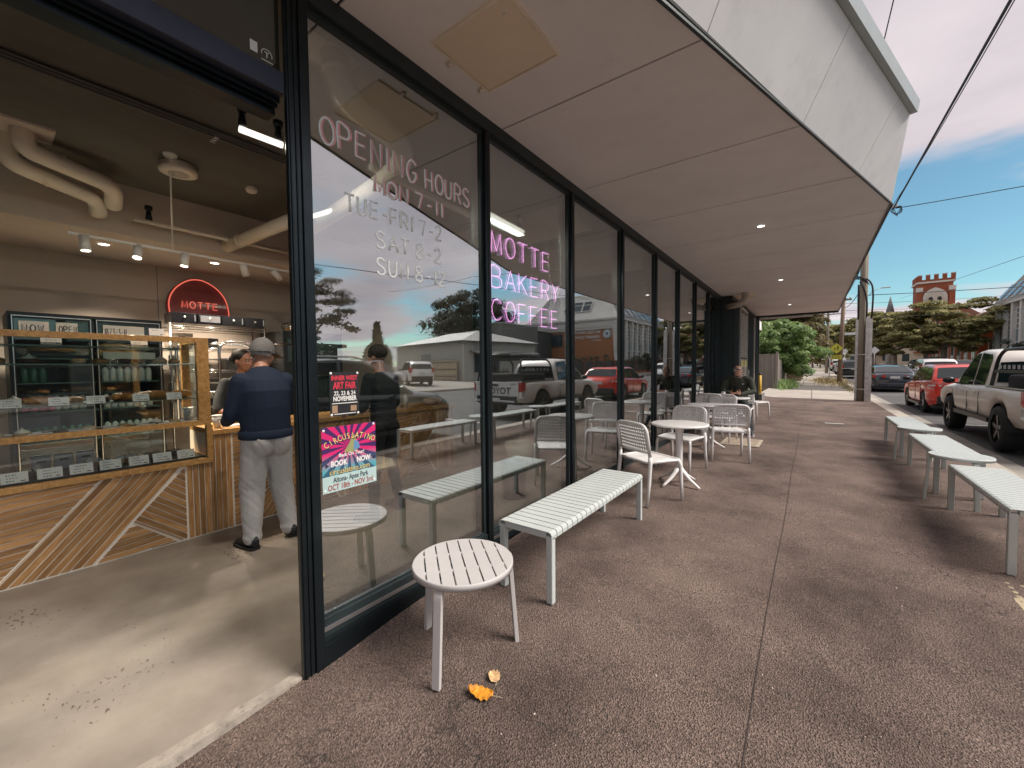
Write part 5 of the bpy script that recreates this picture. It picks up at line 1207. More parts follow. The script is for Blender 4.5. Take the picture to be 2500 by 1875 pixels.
def make_table(label, loc, rz, group, R_=.325):
    t = thing('pedestal_table', label, 'table', loc, rz, group)
    H = .735
    n = 64
    mb = MB(); mb.lathe([(0, H), (R_-.012, H), (R_-.003, H-.004), (R_, H-.012), (R_-.004, H-.022), (R_-.02, H-.026), (0, H-.026)], n=n); mb.build('tabletop', PLA, t)
    # fine raised ribs on the top
    mb = MB()
    for k in range(23):
        x = -R_+.03+k*(2*R_-.06)/22; y = math.sqrt(max(0, (R_-.022)**2-x*x))
        mb.box((x-.0085, -y, H+.0003), (x+.0085, y, H+.0022))
    tag(mb.build('top_rib', PLA, t), kind='stuff')
    mb = MB(); mb.lathe([(.10, H-.026), (.06, H-.05), (.045, H-.10), (.040, .5), (.038, .25), (.05, .17), (.05, .14), (0, .14)], n=24); mb.build('column', PLA, t)
    for k in range(4):
        a = k*math.pi/2+math.pi/4; c, s = math.cos(a), math.sin(a)
        mb = MB(); mb.tube([(c*.02, s*.02, .20), (c*.07, s*.07, .15), (c*.15, s*.15, .085), (c*.25, s*.25, .03), (c*.285, s*.285, .012)], [.03, .028, .023, .018, .013], 10, flat=.75); mb.build('leg', PLA, t)
    return t
GT = 'white pedestal tables along the shopfront'
make_table('round white pedestal table nearest the camera, between the first two chairs', (.735, 5.08, gz(.7, 5)), R(20), GT)
make_table('second round white pedestal table, beside the chair standing out in the footpath', (.56, 7.55, gz(.6, 7.5)), R(50), GT)
make_table('third round white pedestal table, where the seated man rests his arms', (.70, 9.33, gz(.7, 9.3)), R(10), GT)
make_table('farthest round white pedestal table, behind the seated man', (.58, 11.45, gz(.6, 11.4)), R(10), GT)
paper_cup((.56, 9.18, gz(.7, 9.3)+.737), 'white takeaway cup on the seated man\'s table', 1.0)

# leaves and litter
def leaf(label, loc, rz, L, Wd, m, curl=.02, seed=1, stem=.05):
    t = thing('fallen_leaf', label, 'leaf', loc, rz, 'leaves lying on the asphalt'); rn = random.Random(seed)
    nx, ny = 16, 6; vs = []; fs = []
    for i in range(nx+1):
        u = i/nx; w = Wd*.5*(math.sin(math.pi*min(1, u*.93+.05))**.62)*(1+.10*math.sin(u*31+seed))*(1-.25*u)
        for j in range(-ny, ny+1):
            v = j/ny; e = 1+.06*rn.uniform(-1, 1) if abs(j) == ny else 1
            z = .005+curl*(abs(v)**1.6)*(.55+.45*math.sin(u*5+seed))+.004*math.sin(u*28)*abs(v)+.004*rn.random()+(.010*u*u)
            vs.append((u*L, v*w*e, z))
    k = 2*ny+1
    for i in range(nx):
        for j in range(k-1): fs.append((i*k+j, (i+1)*k+j, (i+1)*k+j+1, i*k+j+1))
    mb = MB(); mb.add(vs, fs, 0, True); o = mb.build('blade', m, t, recalc=False); s = o.modifiers.new('s', 'SOLIDIFY'); s.thickness = .0008
    mb = MB(); mb.tube([(.0+L*.5, 0, .007), (0, 0, .006), (-stem*.5, .004, .010), (-stem, .018, .018)], [.0009, .0013, .0012, .0010], 6); mb.build('stalk', pm('leaf_stalk', (.62, .50, .33), .6), t)
LF1 = pm('leaf_orange', (.62, .25, .018), .55, var=.45, vscale=40, bump=.5, bscale=120); LF2 = pm('leaf_tan', (.58, .37, .18), .6, var=.4, vscale=45, bump=.5, bscale=120)
leaf('curled bright orange leaf with pale stalk lying in the foreground', (.86, 1.375, gz(.86, 1.37)+.002), R(205-0), .115, .085, LF1, .016, 3)
leaf('small tan leaf lying against the orange leaf', (.825, 1.445, gz(.82, 1.44)+.002), R(150), .062, .062, LF2, .012, 5, .03)
LIT = pm('litter_pale', (.55, .50, .43), .8, var=.2, vscale=80)
rn = random.Random(5); mb = MB()
for k in range(130):
    x, y = rn.uniform(.8, 3.6), rn.uniform(.6, 12)**1.0; s = rn.uniform(.002, .007); a = rn.uniform(0, 3); z = gz(x, y)
    c, q = math.cos(a)*s, math.sin(a)*s; mb.add([(x-c, y-q, z+.001), (x+q*.6, y-c*.6, z+.002), (x+c, y+q, z+.002), (x-q*.6, y+c*.6, z+.004)], [(0, 1, 2, 3)])
tag(mb.build('litter_flecks', LIT, recalc=False), 'tiny pale flecks of litter and grit scattered over the asphalt', 'litter', kind='stuff')
# ================================================================ PEOPLE
def human(name, parent, caps, tags, mats, voxel=.011, folds=0., smooth_it=4, fold_tags=('trousers',)):
    """caps: (p, q, r1, r2, tag) tapered capsules and (c, (rx,ry,rz), Quaternion|None, tag) ellipsoids -> one continuous remeshed body.
    Each face takes the material of the nearest piece."""
    mb = MB()
    for c in caps:
        if len(c) == 5:
            p, q, r1, r2, tg = c; p, q = Vector(p), Vector(q); d = q-p; L = d.length; d = d/L if L > 1e-6 else Vector((0, 0, 1))
            n = 8; pts = [p-d*r1*math.cos(a) for a in (0.15, .6, 1.05)]; rr = [r1*math.sin(a) for a in (0.15, .6, 1.05)]
            pts += [p, q]; rr += [r1, r2]; pts += [q+d*r2*math.cos(a) for a in (1.05, .6, .15)]; rr += [r2*math.sin(a) for a in (1.05, .6, .15)]
            mb.tube(pts, rr, 14)
        else:
            ce, rad, rot, tg = c; e = MB(); e.ell((0, 0, 0), rad, 18, 12); M = Matrix.Translation(Vector(ce)) @ (rot.to_matrix().to_4x4() if rot else Matrix.Identity(4)); e.xf(M); mb.add(e.v, e.f, 0, True)
    me = mb.mesh('tmp', mats[0]); tmp = bpy.data.objects.new('tmp', me); COL.objects.link(tmp)
    r = tmp.modifiers.new('r', 'REMESH'); r.mode = 'VOXEL'; r.voxel_size = voxel
    s = tmp.modifiers.new('s', 'SMOOTH'); s.iterations = smooth_it; s.factor = .5
    dg = bpy.context.evaluated_depsgraph_get(); dg.update()
    out = bpy.data.meshes.new_from_object(tmp.evaluated_get(dg)); bpy.data.objects.remove(tmp)
    nv = len(out.vertices); V = np.zeros(nv*3); out.vertices.foreach_get('co', V); V = V.reshape(-1, 3)
    D = np.full((len(caps), nv), 9.)
    for i, c in enumerate(caps):
        if len(c) == 5:
            p, q, r1, r2, tg = c; p = np.array(p, float); q = np.array(q, float); d = q-p; t = np.clip(((V-p)@d)/max(1e-9, d@d), 0, 1)
            D[i] = np.linalg.norm(V-(p+t[:, None]*d), axis=1)-(r1+(r2-r1)*t)
        else:
            ce, rad, rot, tg = c; P = V-np.array(ce, float)
            if rot: P = P@np.array(rot.to_matrix())
            k = np.linalg.norm(P/np.array(rad), axis=1); D[i] = (k-1)*min(rad)
    near = D.argmin(axis=0); tv = np.array([tags.index(c[-1]) for c in caps])[near]
    if folds > 0:
        ft = [tags.index(f) for f in fold_tags if f in tags]
        nrm = np.zeros(nv*3); out.vertices.foreach_get('normal', nrm); nrm = nrm.reshape(-1, 3)
        for i in range(nv):
            if tv[i] in ft:
                v = V[i]; w = noise.noise(Vector((v[0]*7, v[1]*7, v[2]*5)))+.7*noise.noise(Vector((v[0]*9+3, v[1]*9, v[2]*26+4*v[1]*9)))
                V[i] += nrm[i]*folds*w
        out.vertices.foreach_set('co', V.reshape(-1))
    out.materials.clear()
    for m in mats: out.materials.append(m)
    np_ = len(out.polygons); ls = np.zeros(np_, dtype=np.int32); out.polygons.foreach_get('loop_start', ls)
    lv = np.zeros(len(out.loops), dtype=np.int32); out.loops.foreach_get('vertex_index', lv)
    out.polygons.foreach_set('material_index', tv[lv[ls]]); out.polygons.foreach_set('use_smooth', [True]*np_)
    out.update(); out.name = 'body'
    o = bpy.data.objects.new('body', out); COL.objects.link(o); o.parent = parent; return o
SKIN = pm('skin_light', (.52, .27, .18), .5, var=.08, vscale=30); SKIN2 = pm('skin_olive', (.40, .19, .12), .5, var=.08, vscale=30)
def torso(prof, tg):
    """stack of thin ellipsoids along a profile [(z, x, y, rx, ry)] so the trunk has no rings"""
    out = []
    for a, b in zip(prof[:-1], prof[1:]):
        n = max(2, int((b[0]-a[0])/.02))
        for k in range(n):
            f = k/n; f = f*f*(3-2*f) if False else f
            v = [p+(q-p)*f for p, q in zip(a, b)]; out.append(((v[1], v[2], v[0]), (v[3], v[4], .055), None, tg))
    return out
def limb(a, b, c, r, tg1, tg2=None, tg3=None):
    tg2 = tg2 or tg1
    return [(a, b, r[0], r[1], tg1), (b, c, r[1]*.96, r[2], tg2)]
def head(c, yaw, pitch, tg='skin', s=1.0, roll=0):
    """head pieces about centre c, facing direction yaw (0 = +y)"""
    Q = Quaternion((0, 0, 1), yaw) @ Quaternion((1, 0, 0), pitch) @ Quaternion((0, 1, 0), roll); c = Vector(c); out = []
    def E(p, r, t=tg, q=None): out.append((tuple(c+Q@(Vector(p)*s)), tuple(x*s for x in r), Q @ q if q else Q, t))
    E((0, -.012, .03), (.075, .095, .085)); E((0, .018, -.035), (.062, .072, .075)); E((0, .045, -.085), (.035, .035, .028))
    E((0, .088, -.022), (.011, .02, .03)); E((0, .100, -.040), (.015, .014, .011)); E((0, .078, .022), (.055, .018, .012))
    for sx in (-1, 1):
        E((sx*.030, .078, -.030), (.020, .016, .016)); E((sx*.076, -.012, -.018), (.009, .018, .030)); E((sx*.030, .080, .001), (.014, .010, .008))
    E((0, .083, -.066), (.024, .012, .007)); E((0, .080, -.076), (.020, .012, .007))
    return out, Q, c
def eyes(parent, Q, c, s=1., closed=False, brow=None, dark=None):
    for sx in (-1, 1):
        if not closed:
            e = MB().ell((0, 0, 0), .0115*s, 12, 8); e.xf(Matrix.Translation(c+Q@(Vector((sx*.030, .082, .002))*s))); e.build('eye', pm('eye_white', (.6, .58, .55), .3), parent)
            e = MB().ell((0, 0, 0), .0062*s, 10, 6); e.xf(Matrix.Translation(c+Q@(Vector((sx*.030, .0905, .002))*s))); e.build('iris', pm('iris', (.03, .02, .015), .2), parent)
        b = MB(); b.tube([c+Q@(Vector((sx*x, .094-abs(x-.03)*.3, .020+.004*math.sin((x-.015)*100)))*s) for x in (.014, .024, .034, .046)], [.002*s, .0035*s, .0035*s, .0015*s], 6); b.build('eyebrow', dark or pm('hair_dark', (.02, .014, .01), .7), parent)
def hand(wr, d, pal, r=.0085, tg='skin', curl=.6, s=1., thumb=1):
    """hand from the wrist wr along d; palm normal pal; five separate fingers that curl to the palm side"""
    wr = Vector(wr); d = Vector(d).normalized(); pal = Vector(pal); pal = (pal-d*pal.dot(d)).normalized(); sd = d.cross(pal).normalized()*thumb
    out = [(tuple(wr), tuple(wr+d*.045*s), .024*s, .026*s, tg)]
    for k, off in enumerate((-.027, -.009, .009, .026)):
        out.append((tuple(wr+d*.02*s+sd*off*.6*s), tuple(wr+d*.078*s+sd*off*s), .014*s, .012*s, tg))
        L = (.062, .076, .083, .074)[k] if True else .07; L = (.060, .074, .080, .072)[k]*s
        p = wr+d*.078*s+sd*off*s; dirn = d.copy(); fan = sd*(off*2.2)
        dirn = (d+fan).normalized()
        for j, fr in enumerate((.45, .32, .23)):
            a = curl*(.5+.55*j); dd = (dirn*math.cos(a)+pal*math.sin(a)).normalized(); q = p+dd*L*fr
            out.append((tuple(p), tuple(q), (r-.0006*j)*s, (r-.0006*(j+1))*s, tg)); p = q
    p = wr+d*.018*s+sd*.024*s; q = p+(d*.5+sd*.8+pal*.25).normalized()*.036*s; out.append((tuple(p), tuple(q), .014*s, .0105*s, tg))
    q2 = q+(d*.85+sd*.25+pal*.35).normalized()*.030*s; out.append((tuple(q), tuple(q2), .0105*s, .009*s, tg)); q3 = q2+(d*.8+pal*.5-sd*.05).normalized()*.022*s; out.append((tuple(q2), tuple(q3), .009*s, .0075*s, tg))
    return out
def shoe(parent, heel, toe, m, sole, name='shoe', h=.10, strap=None):
    heel, toe = Vector(heel), Vector(toe); d = (toe-heel); L = d.length; d.normalize(); sd = Vector((-d.y, d.x, 0)).normalized()
    mb = MB(); n = 12; k = 14; vs = []; fs = []
    for i in range(n+1):
        u = i/n; w = .034+.016*math.sin(min(1, u*1.15)*math.pi*.72); hh = h*(1-.0*u) if u < .35 else h*(1-.55*((u-.35)/.65)**.8)
        if u < .05: w *= .75
        if u > .88: w *= math.sqrt(max(.05, 1-((u-.88)/.125)**2)); hh *= math.sqrt(max(.2, 1-((u-.88)/.15)**2))
        c = heel+d*(L*u)
        for j in range(k):
            a = 2*math.pi*j/k; x = math.cos(a)*w; z = math.sin(a)
            z = hh*.5+z*hh*.5; vs.append(c+sd*x*(1 if z < hh*.5 else .85)+Vector((0, 0, z+.012)))
    for i in range(n):
        for j in range(k): fs.append((i*k+j, i*k+(j+1) % k, (i+1)*k+(j+1) % k, (i+1)*k+j))
    fs += [tuple(range(k)), tuple(reversed(range(n*k, n*k+k)))]
    mb.add(vs, fs, 0, True); o = mb.build(name, m, parent)
    mb = MB(); pts = []
    for i in range(13): u = i/12; w = .040+.014*math.sin(min(1, u*1.1)*math.pi*.75); w = w*.72 if i == 0 else (w*.55 if i == 12 else w); pts.append((u, w))
    poly = [heel+d*(L*u)+sd*w for u, w in pts]+[heel+d*(L*u)-sd*w for u, w in reversed(pts)]
    n2 = len(poly); vs = [p+Vector((0, 0, .0)) for p in poly]+[p+Vector((0, 0, .024)) for p in poly]
    mb.add(vs, [tuple(reversed(range(n2))), tuple(range(n2, 2*n2))]+[(i, (i+1) % n2, n2+(i+1) % n2, n2+i) for i in range(n2)]); mb.build('sole', sole, o)
    return o
BLKR = pm('black_rubber', (.012, .013, .016), .5); NAVY = pm('navy_jersey', (.010, .022, .052), .85, var=.12, vscale=30, bump=.25, bscale=12)
TRK = pm('grey_marl', (.50, .48, .47), .95, var=.07, vscale=50, bump=.15, bscale=30)
# ---- customer: standing, back to us, navy jumper, grey track pants, grey cap
t = thing('person', 'man with back turned in navy jumper, grey track pants and grey cap at the counter', 'person', (-1.80, 1.555, 0))
def P3(x, y, z): return (x, y, z)
B = []
# local frame: facing -x (towards the counter), his left is -y
hipL, hipR = (.0, -.088, .93), (.0, .088, .93)
kL, kR = (-.03, -.118, .50), (-.045, .118, .50); aL, aR = (.035, -.155, .10), (.02, .155, .10)
B += [(hipL, kL, .118, .098, 'trousers'), (kL, aL, .098, .070, 'trousers'), (hipR, kR, .118, .098, 'trousers'), (kR, aR, .098, .070, 'trousers')]
B += [((-.01, 0, .93), (.145, .175, .14), None, 'trousers'), ((.065, -.068, .88), (.09, .098, .13), None, 'trousers'), ((.065, .068, .88), (.09, .098, .13), None, 'trousers')]
B += [(aL, (aL[0], aL[1], .095), .076, .078, 'trousers'), (aR, (aR[0], aR[1], .095), .076, .078, 'trousers')]
B += torso([(.955, -.01, 0, .165, .195), (1.05, -.015, 0, .172, .20), (1.18, -.01, 0, .170, .198), (1.32, .0, 0, .150, .20), (1.40, -.015, 0, .125, .185), (1.46, -.035, 0, .095, .150), (1.49, -.045, 0, .07, .10)], 'top')
sL, sR = (-.03, -.175, 1.395), (-.03, .175, 1.395)
eL, eR = (-.06, -.240, 1.13), (-.10, .235, 1.14); wL, wR = (-.30, -.20, 1.05), (-.33, .17, 1.06)
B += [(sL, eL, .082, .068, 'top'), (eL, wL, .066, .048, 'top'), (sR, eR, .082, .068, 'top'), (eR, wR, .066, .048, 'top')]
B += [((-.05, 0, 1.46), (-.10, 0, 1.56), .062, .056, 'skin')]
hd, Q, hc = head((-.12, .04, 1.645), R(28), R(-12)); B += hd
B += hand(wL, (-1, .25, -.2), (0, .3, -1), thumb=-1); B += hand(wR, (-1, -.2, -.25), (0, -.3, -1), thumb=1)
human('body', t, B, ['skin', 'top', 'trousers'], [SKIN, NAVY, TRK], .0105, .006, 3, ('trousers',))
mb = MB(); mb.lathe([(.99, -.03), (1.035, -.025), (1.04, .0), (1.03, .03), (.985, .045)], n=36); mb.v = [(p[0]*.172-.01, p[1]*.205, p[2]+.945) for p in mb.v]; mb.build('jumper_hem', NAVY, t)
CAP = pm('cap_grey', (.17, .165, .165), .9, var=.12, vscale=40, bump=.3, bscale=60)
mb = MB(); prof = [(0, .128)]+[(.104*math.sin(a), .128*math.cos(a)) for a in np.linspace(.2, 1.57, 8)]+[(.104, -.012)]
mb.lathe(prof, n=28); mb.v = [(p[0]*.90, p[1]*1.08-.015, p[2]) for p in mb.v]; Mh = Matrix.Translation(hc) @ Q.to_matrix().to_4x4() @ Matrix.Translation((0, 0, .012)); mb.xf(Mh); mb.build('cap', CAP, t)
mb = MB(); vs = []; fs = []
for i in range(9):
    a = -1.15+2.3*i/8
    vs += [(math.sin(a)*.090, math.cos(a)*.098-.01, .012), (math.sin(a)*.078, math.cos(a)*.105+.085+.03*math.cos(a), -.012+.010*math.cos(a)), (math.sin(a)*.078, math.cos(a)*.105+.083+.03*math.cos(a), -.018+.010*math.cos(a)), (math.sin(a)*.090, math.cos(a)*.098-.012, .006)]
for i in range(8): fs += [(i*4, i*4+1, i*4+5, i*4+4), (i*4+1, i*4+2, i*4+6, i*4+5), (i*4+2, i*4+3, i*4+7, i*4+6)]
mb.add(vs, fs, 0, True); mb.xf(Mh); mb.build('cap_peak', CAP, t)
mb = MB(); mb.tube([Mh@Vector(p) for p in ((-.088, -.03, .0), (-.075, -.085, -.010), (-.035, -.120, -.02), (0, -.128, -.024), (.035, -.120, -.02), (.075, -.085, -.010), (.088, -.03, .0))], .011, 6, flat=.35); mb.build('cap_strap', CAP, t)
mb = MB(); mb.lathe([(.076, -.05), (.082, -.02), (.086, .01)], n=24); mb.v = [(p[0], p[1]*1.12-.02, p[2]) for p in mb.v if True]; mb.xf(Mh); mb.build('grey_hair', pm('hair_grey', (.30, .29, .28), .9, var=.3, vscale=80), t)
shoe(t, (.11, -.155, 0), (-.165, -.195, 0), BLKR, BLKR, 'slipper', .105); shoe(t, (.10, .155, 0), (-.16, .225, 0), BLKR, BLKR, 'slipper', .105)

# ---- person in black further along, seen through the first pane
t = thing('person', 'standing person dressed all in black seen through the first pane', 'person', (-1.52, 2.55, 0), R(15))
BK = pm('black_cloth', (.012, .016, .018), .85, var=.2, vscale=30, bump=.3, bscale=25)
B = []
for sx in (-1, 1):
    B += [((0, sx*.10, .90), (-.02, sx*.13, .50), .095, .066, 'trousers'), ((-.02, sx*.13, .50), (.02, sx*.20, .10), .066, .046, 'trousers')]
    B += [((-.02, sx*.18, 1.40), (-.04, sx*.25, 1.13), .065, .05, 'top'), ((-.04, sx*.25, 1.13), (-.28, sx*.16, 1.06), .05, .036, 'top')]
    B += hand((-.28, sx*.16, 1.06), (-1, -sx*.2, -.2), (0, 0, -1), thumb=sx)
B += [((0, 0, .93), (.12, .155, .12), None, 'trousers'), ((-.03, 0, 1.44), (-.05, 0, 1.54), .055, .052, 'skin')]+torso([(.95, 0, 0, .12, .155), (1.12, 0, 0, .115, .15), (1.30, 0, 0, .12, .18), (1.39, -.01, 0, .095, .16), (1.44, -.02, 0, .06, .09)], 'top')
hd, Q, hc = head((-.07, 0, 1.62), R(90), R(-5)); B += hd
human('body', t, B, ['skin', 'top', 'trousers'], [SKIN, BK, BK], .012, .006, 3, ('trousers', 'top')); eyes(t, Q, hc)
mb = MB(); mb.ell((0, -.015, .045), (.086, .103, .088), 20, 12); mb.xf(Matrix.Translation(hc) @ Q.to_matrix().to_4x4()); mb.build('hair', pm('hair_dark', (.02, .014, .01), .7), t)
for sx in (-1, 1): shoe(t, (.07, sx*.195, 0), (-.18, sx*.24, 0), BLKR, BLKR)

# ---- woman behind the counter, turned three quarters to the man
t = thing('person', 'dark haired woman in a black T-shirt behind the counter holding pink paper', 'person', (-2.97, 1.80, 0))
B = []
B += [((0, 0, .92), (.12, .165, .13), None, 'trousers')]+torso([(.95, 0, 0, .12, .165), (1.08, .0, 0, .115, .15), (1.22, .015, 0, .125, .16), (1.34, .0, 0, .105, .165), (1.39, 0, 0, .08, .13), (1.42, .0, 0, .06, .08)], 'top')
for sx in (-1, 1): B += [((0, sx*.10, .90), (0, sx*.10, .45), .09, .065, 'trousers'), ((0, sx*.10, .45), (0, sx*.10, .08), .065, .045, 'trousers')]
B += [((.0, -.155, 1.365), (.04, -.225, 1.20), .055, .056, 'top'), ((.04, -.225, 1.20), (.08, -.245, 1.09), .056, .056, 'top'), ((.08, -.25, 1.08), (.29, -.10, 1.00), .042, .028, 'skin')]
B += [((.0, .155, 1.365), (.08, .23, 1.16), .055, .055, 'top'), ((.08, .24, 1.16), (.28, .12, 1.04), .044, .030, 'skin')]
B += [((.01, 0, 1.42), (.03, 0, 1.52), .050, .046, 'skin')]
B += hand((.29, -.10, 1.0), (.6, 1, .1), (.1, -.1, -1), curl=.7, s=.92, thumb=-1); B += hand((.28, .12, 1.04), (.8, -.6, .1), (0, 0, -1), curl=.8, s=.92)
hd, Q, hc = head((.045, .0, 1.60), R(-62), R(-4), s=.98); B += hd
human('body', t, B, ['skin', 'top', 'trousers'], [SKIN2, BK, BK], .0085, .005, 3, ('top',)); eyes(t, Q, hc, .98)
Mh = Matrix.Translation(hc) @ Q.to_matrix().to_4x4()
HD = pm('hair_black', (.012, .009, .008), .5, var=.3, vscale=90, bump=.4, bscale=120)
mb = MB(); mb.ell((0, -.028, .040), (.083, .098, .086), 24, 14); mb.ell((0, -.115, .01), (.045, .04, .045), 14, 10); mb.xf(Mh); mb.build('hair', HD, t)
mb = MB(); mb.tube([Mh@Vector(p) for p in ((-.017, .093, -.067), (0, .097, -.065), (.017, .093, -.067))], [.002, .004, .002], 6); mb.build('lips', pm('lips', (.36, .10, .08), .45), t)
for sx in (-1, 1): mb = MB(); mb.ell(Mh@Vector((sx*.080, -.005, -.048)), .006, 8, 6); mb.build('earring', SILV, t)
t = thing('pink_paper', 'pink sheet of paper held in the woman\'s hand over the counter', 'paper', (-2.55, 1.74, 1.08))
mb = MB(); mb.add([(0, -.05, .02), (.03, .06, -.06), (.02, .075, .085), (-.02, -.045, .13)], [(0, 1, 2, 3)]); o = mb.build('sheet', pm('pink_sheet', (.60, .36, .34), .7), t, recalc=False); s = o.modifiers.new('s', 'SOLIDIFY'); s.thickness = .001
mb = MB(); 
for k in range(4): mb.add([(.002+.004*k, -.02, .10-.03*k), (.006+.004*k, .04, .06-.03*k), (.006+.004*k, .04, .064-.03*k), (.002+.004*k, -.02, .104-.03*k)], [(0, 1, 2, 3)])
mb.v = [(x+.004, y, z) for x, y, z in mb.v]; mb.build('print', INK, t, recalc=False)

# ---- man seated at the third table, leaning on his forearms over a phone
gzm = gz(.75, 10)
t = thing('person', 'bald bearded man in a dark olive jumper seated at a pavement table with a phone', 'person', (.74, 9.98, gzm))
OLV = pm('olive_jumper', (.055, .058, .042), .9, var=.18, vscale=30, bump=.4, bscale=25); JEAN = pm('charcoal_jeans', (.022, .027, .032), .85, var=.2, vscale=30, bump=.3, bscale=25)
B = [((.0, .03, .55), (.175, .15, .12), None, 'trousers'), ((0, 0, .62), (.17, .15, .10), None, 'trousers')]+torso([(.62, 0, .0, .175, .150), (.78, 0, -.03, .185, .150), (.93, 0, -.085, .195, .140), (1.04, 0, -.125, .185, .115), (1.12, 0, -.145, .13, .085)], 'top')
for sx, kx, fx, fy in ((-1, -.20, -.24, -.44), (1, .20, .30, -.72)):
    B += [((sx*.10, .0, .54), (kx, -.46, .52), .092, .070, 'trousers'), ((kx, -.46, .52), (fx, fy+.07, .10), .070, .050, 'trousers')]
    B += [((sx*.215, -.12, 1.07), (sx*.30, -.26, .84), .072, .058, 'top'), ((sx*.30, -.26, .84), (sx*.095, -.485, .795), .056, .036, 'top'), ((sx*.13, -.14, 1.10), (sx*.20, -.13, 1.08), .07, .07, 'top')]
B += hand((-.085, -.50, .80), (.75, -.55, .25), (.4, .4, .6), curl=.75, s=1.02, thumb=1); B += hand((.085, -.50, .80), (-.65, -.5, .35), (-.4, .45, .6), curl=.75, s=1.02, thumb=-1)
B += [((0, -.15, 1.10), (0, -.20, 1.19), .064, .058, 'skin')]
hd, Q, hc = head((.0, -.235, 1.255), R(178), R(-30), s=1.03); B += hd
B += [(tuple(hc+Q@Vector((0, .055, -.085))), (.048, .036, .032), Q, 'beard'), (tuple(hc+Q@Vector((.04, .03, -.07))), (.024, .035, .030), Q, 'beard'), (tuple(hc+Q@Vector((-.04, .03, -.07))), (.024, .035, .030), Q, 'beard')]
human('body', t, B, ['skin', 'top', 'trousers', 'beard'], [SKIN, OLV, JEAN, pm('beard_grey', (.22, .19, .17), .9, var=.4, vscale=90)], .0095, .007, 3, ('top', 'trousers')); eyes(t, Q, hc, 1.03, True)
Mh = Matrix.Translation(hc) @ Q.to_matrix().to_4x4()
mb = MB(); mb.tube([Mh@Vector(p) for p in ((-.034, .085, -.068), (-.018, .103, -.058), (0, .106, -.055), (.018, .103, -.058), (.034, .085, -.068))], [.004, .009, .009, .009, .004], 8); mb.build('moustache', MATS['hair_dark'], t)
sg = MB()
for sx in (-1, 1): e = MB(); e.ell((0, 0, 0), (.033, .010, .019), 16, 8); e.xf(Mh @ Matrix.Translation((sx*.036, .074, .094)) @ Matrix.Rotation(R(28), 4, 'X')); o = e.build('sunglass_lens', pm('mirror_lens', (.35, .37, .40), .08, metal=.9), t)
mb = MB(); mb.tube([Mh@Vector(p) for p in ((-.084, -.03, .055), (-.080, .045, .090), (-.045, .078, .106), (0, .084, .106), (.045, .078, .106), (.080, .045, .090), (.084, -.03, .055))], .004, 6); mb.build('sunglass_frame', BLKR, t)
mb = MB(); mb.box((.085, -.262, .985), (.125, -.255, 1.005)); mb.build('chest_logo', WHITE, t)
shoe(t, (-.24, -.37, 0), (-.27, -.64, 0), BLKR, WHITE); shoe(t, (.295, -.65, 0), (.34, -.93, 0), BLKR, WHITE)
ph = thing('mobile_phone', 'black mobile phone held in the seated man\'s hands', 'phone', (.74, 9.98-.595, gzm+.90))
mb = MB(); mb.box((-.037, -.005, -.072), (.037, .005, .072), rot=((0, 0, 0), Matrix.Rotation(R(-28), 3, 'X'))); mb.build('phone_body', pm('phone_black', (.01, .01, .012), .15), ph, bevel=.003)
# ================================================================ VEHICLES
TYRE = pm('tyre', (.018, .018, .019), .8, var=.2, vscale=30, bump=.2); RIM = pm('alloy', (.22, .22, .22), .3, metal=.9, var=.05)
CGL = pm('car_glass', (.012, .020, .022), .04, var=0, coat=.3); CBLK = pm('car_trim', (.014, .015, .016), .4, var=.1)
LRED = pm('lamp_red', (.42, .015, .015), .15, coat=.8, var=.1); LCLR = pm('lamp_clear', (.62, .62, .6), .08, metal=.4, var=.05); LAMB = pm('lamp_amber', (.55, .20, .03), .2)
PLATE = pm('plate_white', (.62, .62, .58), .5, var=.05); CHRM = MATS['chrome']
def lerp_tab(tab, y):
    if y <= tab[0][0]: return tab[0][1]
    for (a, va), (b, vb) in zip(tab[:-1], tab[1:]):
        if y <= b:
            t = (y-a)/(b-a); return va+(vb-va)*t
    return tab[-1][1]
def wheel(parent, x, y, r, side, w=.21):
    mb = MB(); mb.lathe([(r*.62, -w/2), (r*.93, -w/2), (r, -w*.33), (r, w*.33), (r*.93, w/2), (r*.62, w/2)], n=28)
    M = Matrix.Translation((x, y, r)) @ Matrix.Rotation(R(90)*side, 4, 'Y'); mb.xf(M); tw = mb.build('wheel', TYRE, parent)
    mb = MB(); mb.lathe([(r*.64, w*.35), (r*.60, w*.42), (r*.56, w*.30), (r*.2, w*.20), (0, w*.22)], n=28); mb.xf(M); mb.build('rim_dish', CBLK, tw)
    mb = MB()
    for k in range(5):
        a = k*2*math.pi/5; mb.bar((math.cos(a)*r*.10, math.sin(a)*r*.10, w*.36), (math.cos(a)*r*.60, math.sin(a)*r*.60, w*.40), r*.16, .02)
    mb.lathe([(r*.60, w*.44), (r*.65, w*.44), (r*.65, w*.36)], n=28); mb.lathe([(0, w*.42), (r*.14, w*.40), (r*.16, w*.30)], n=14); mb.xf(M); mb.build('rim', RIM, tw)
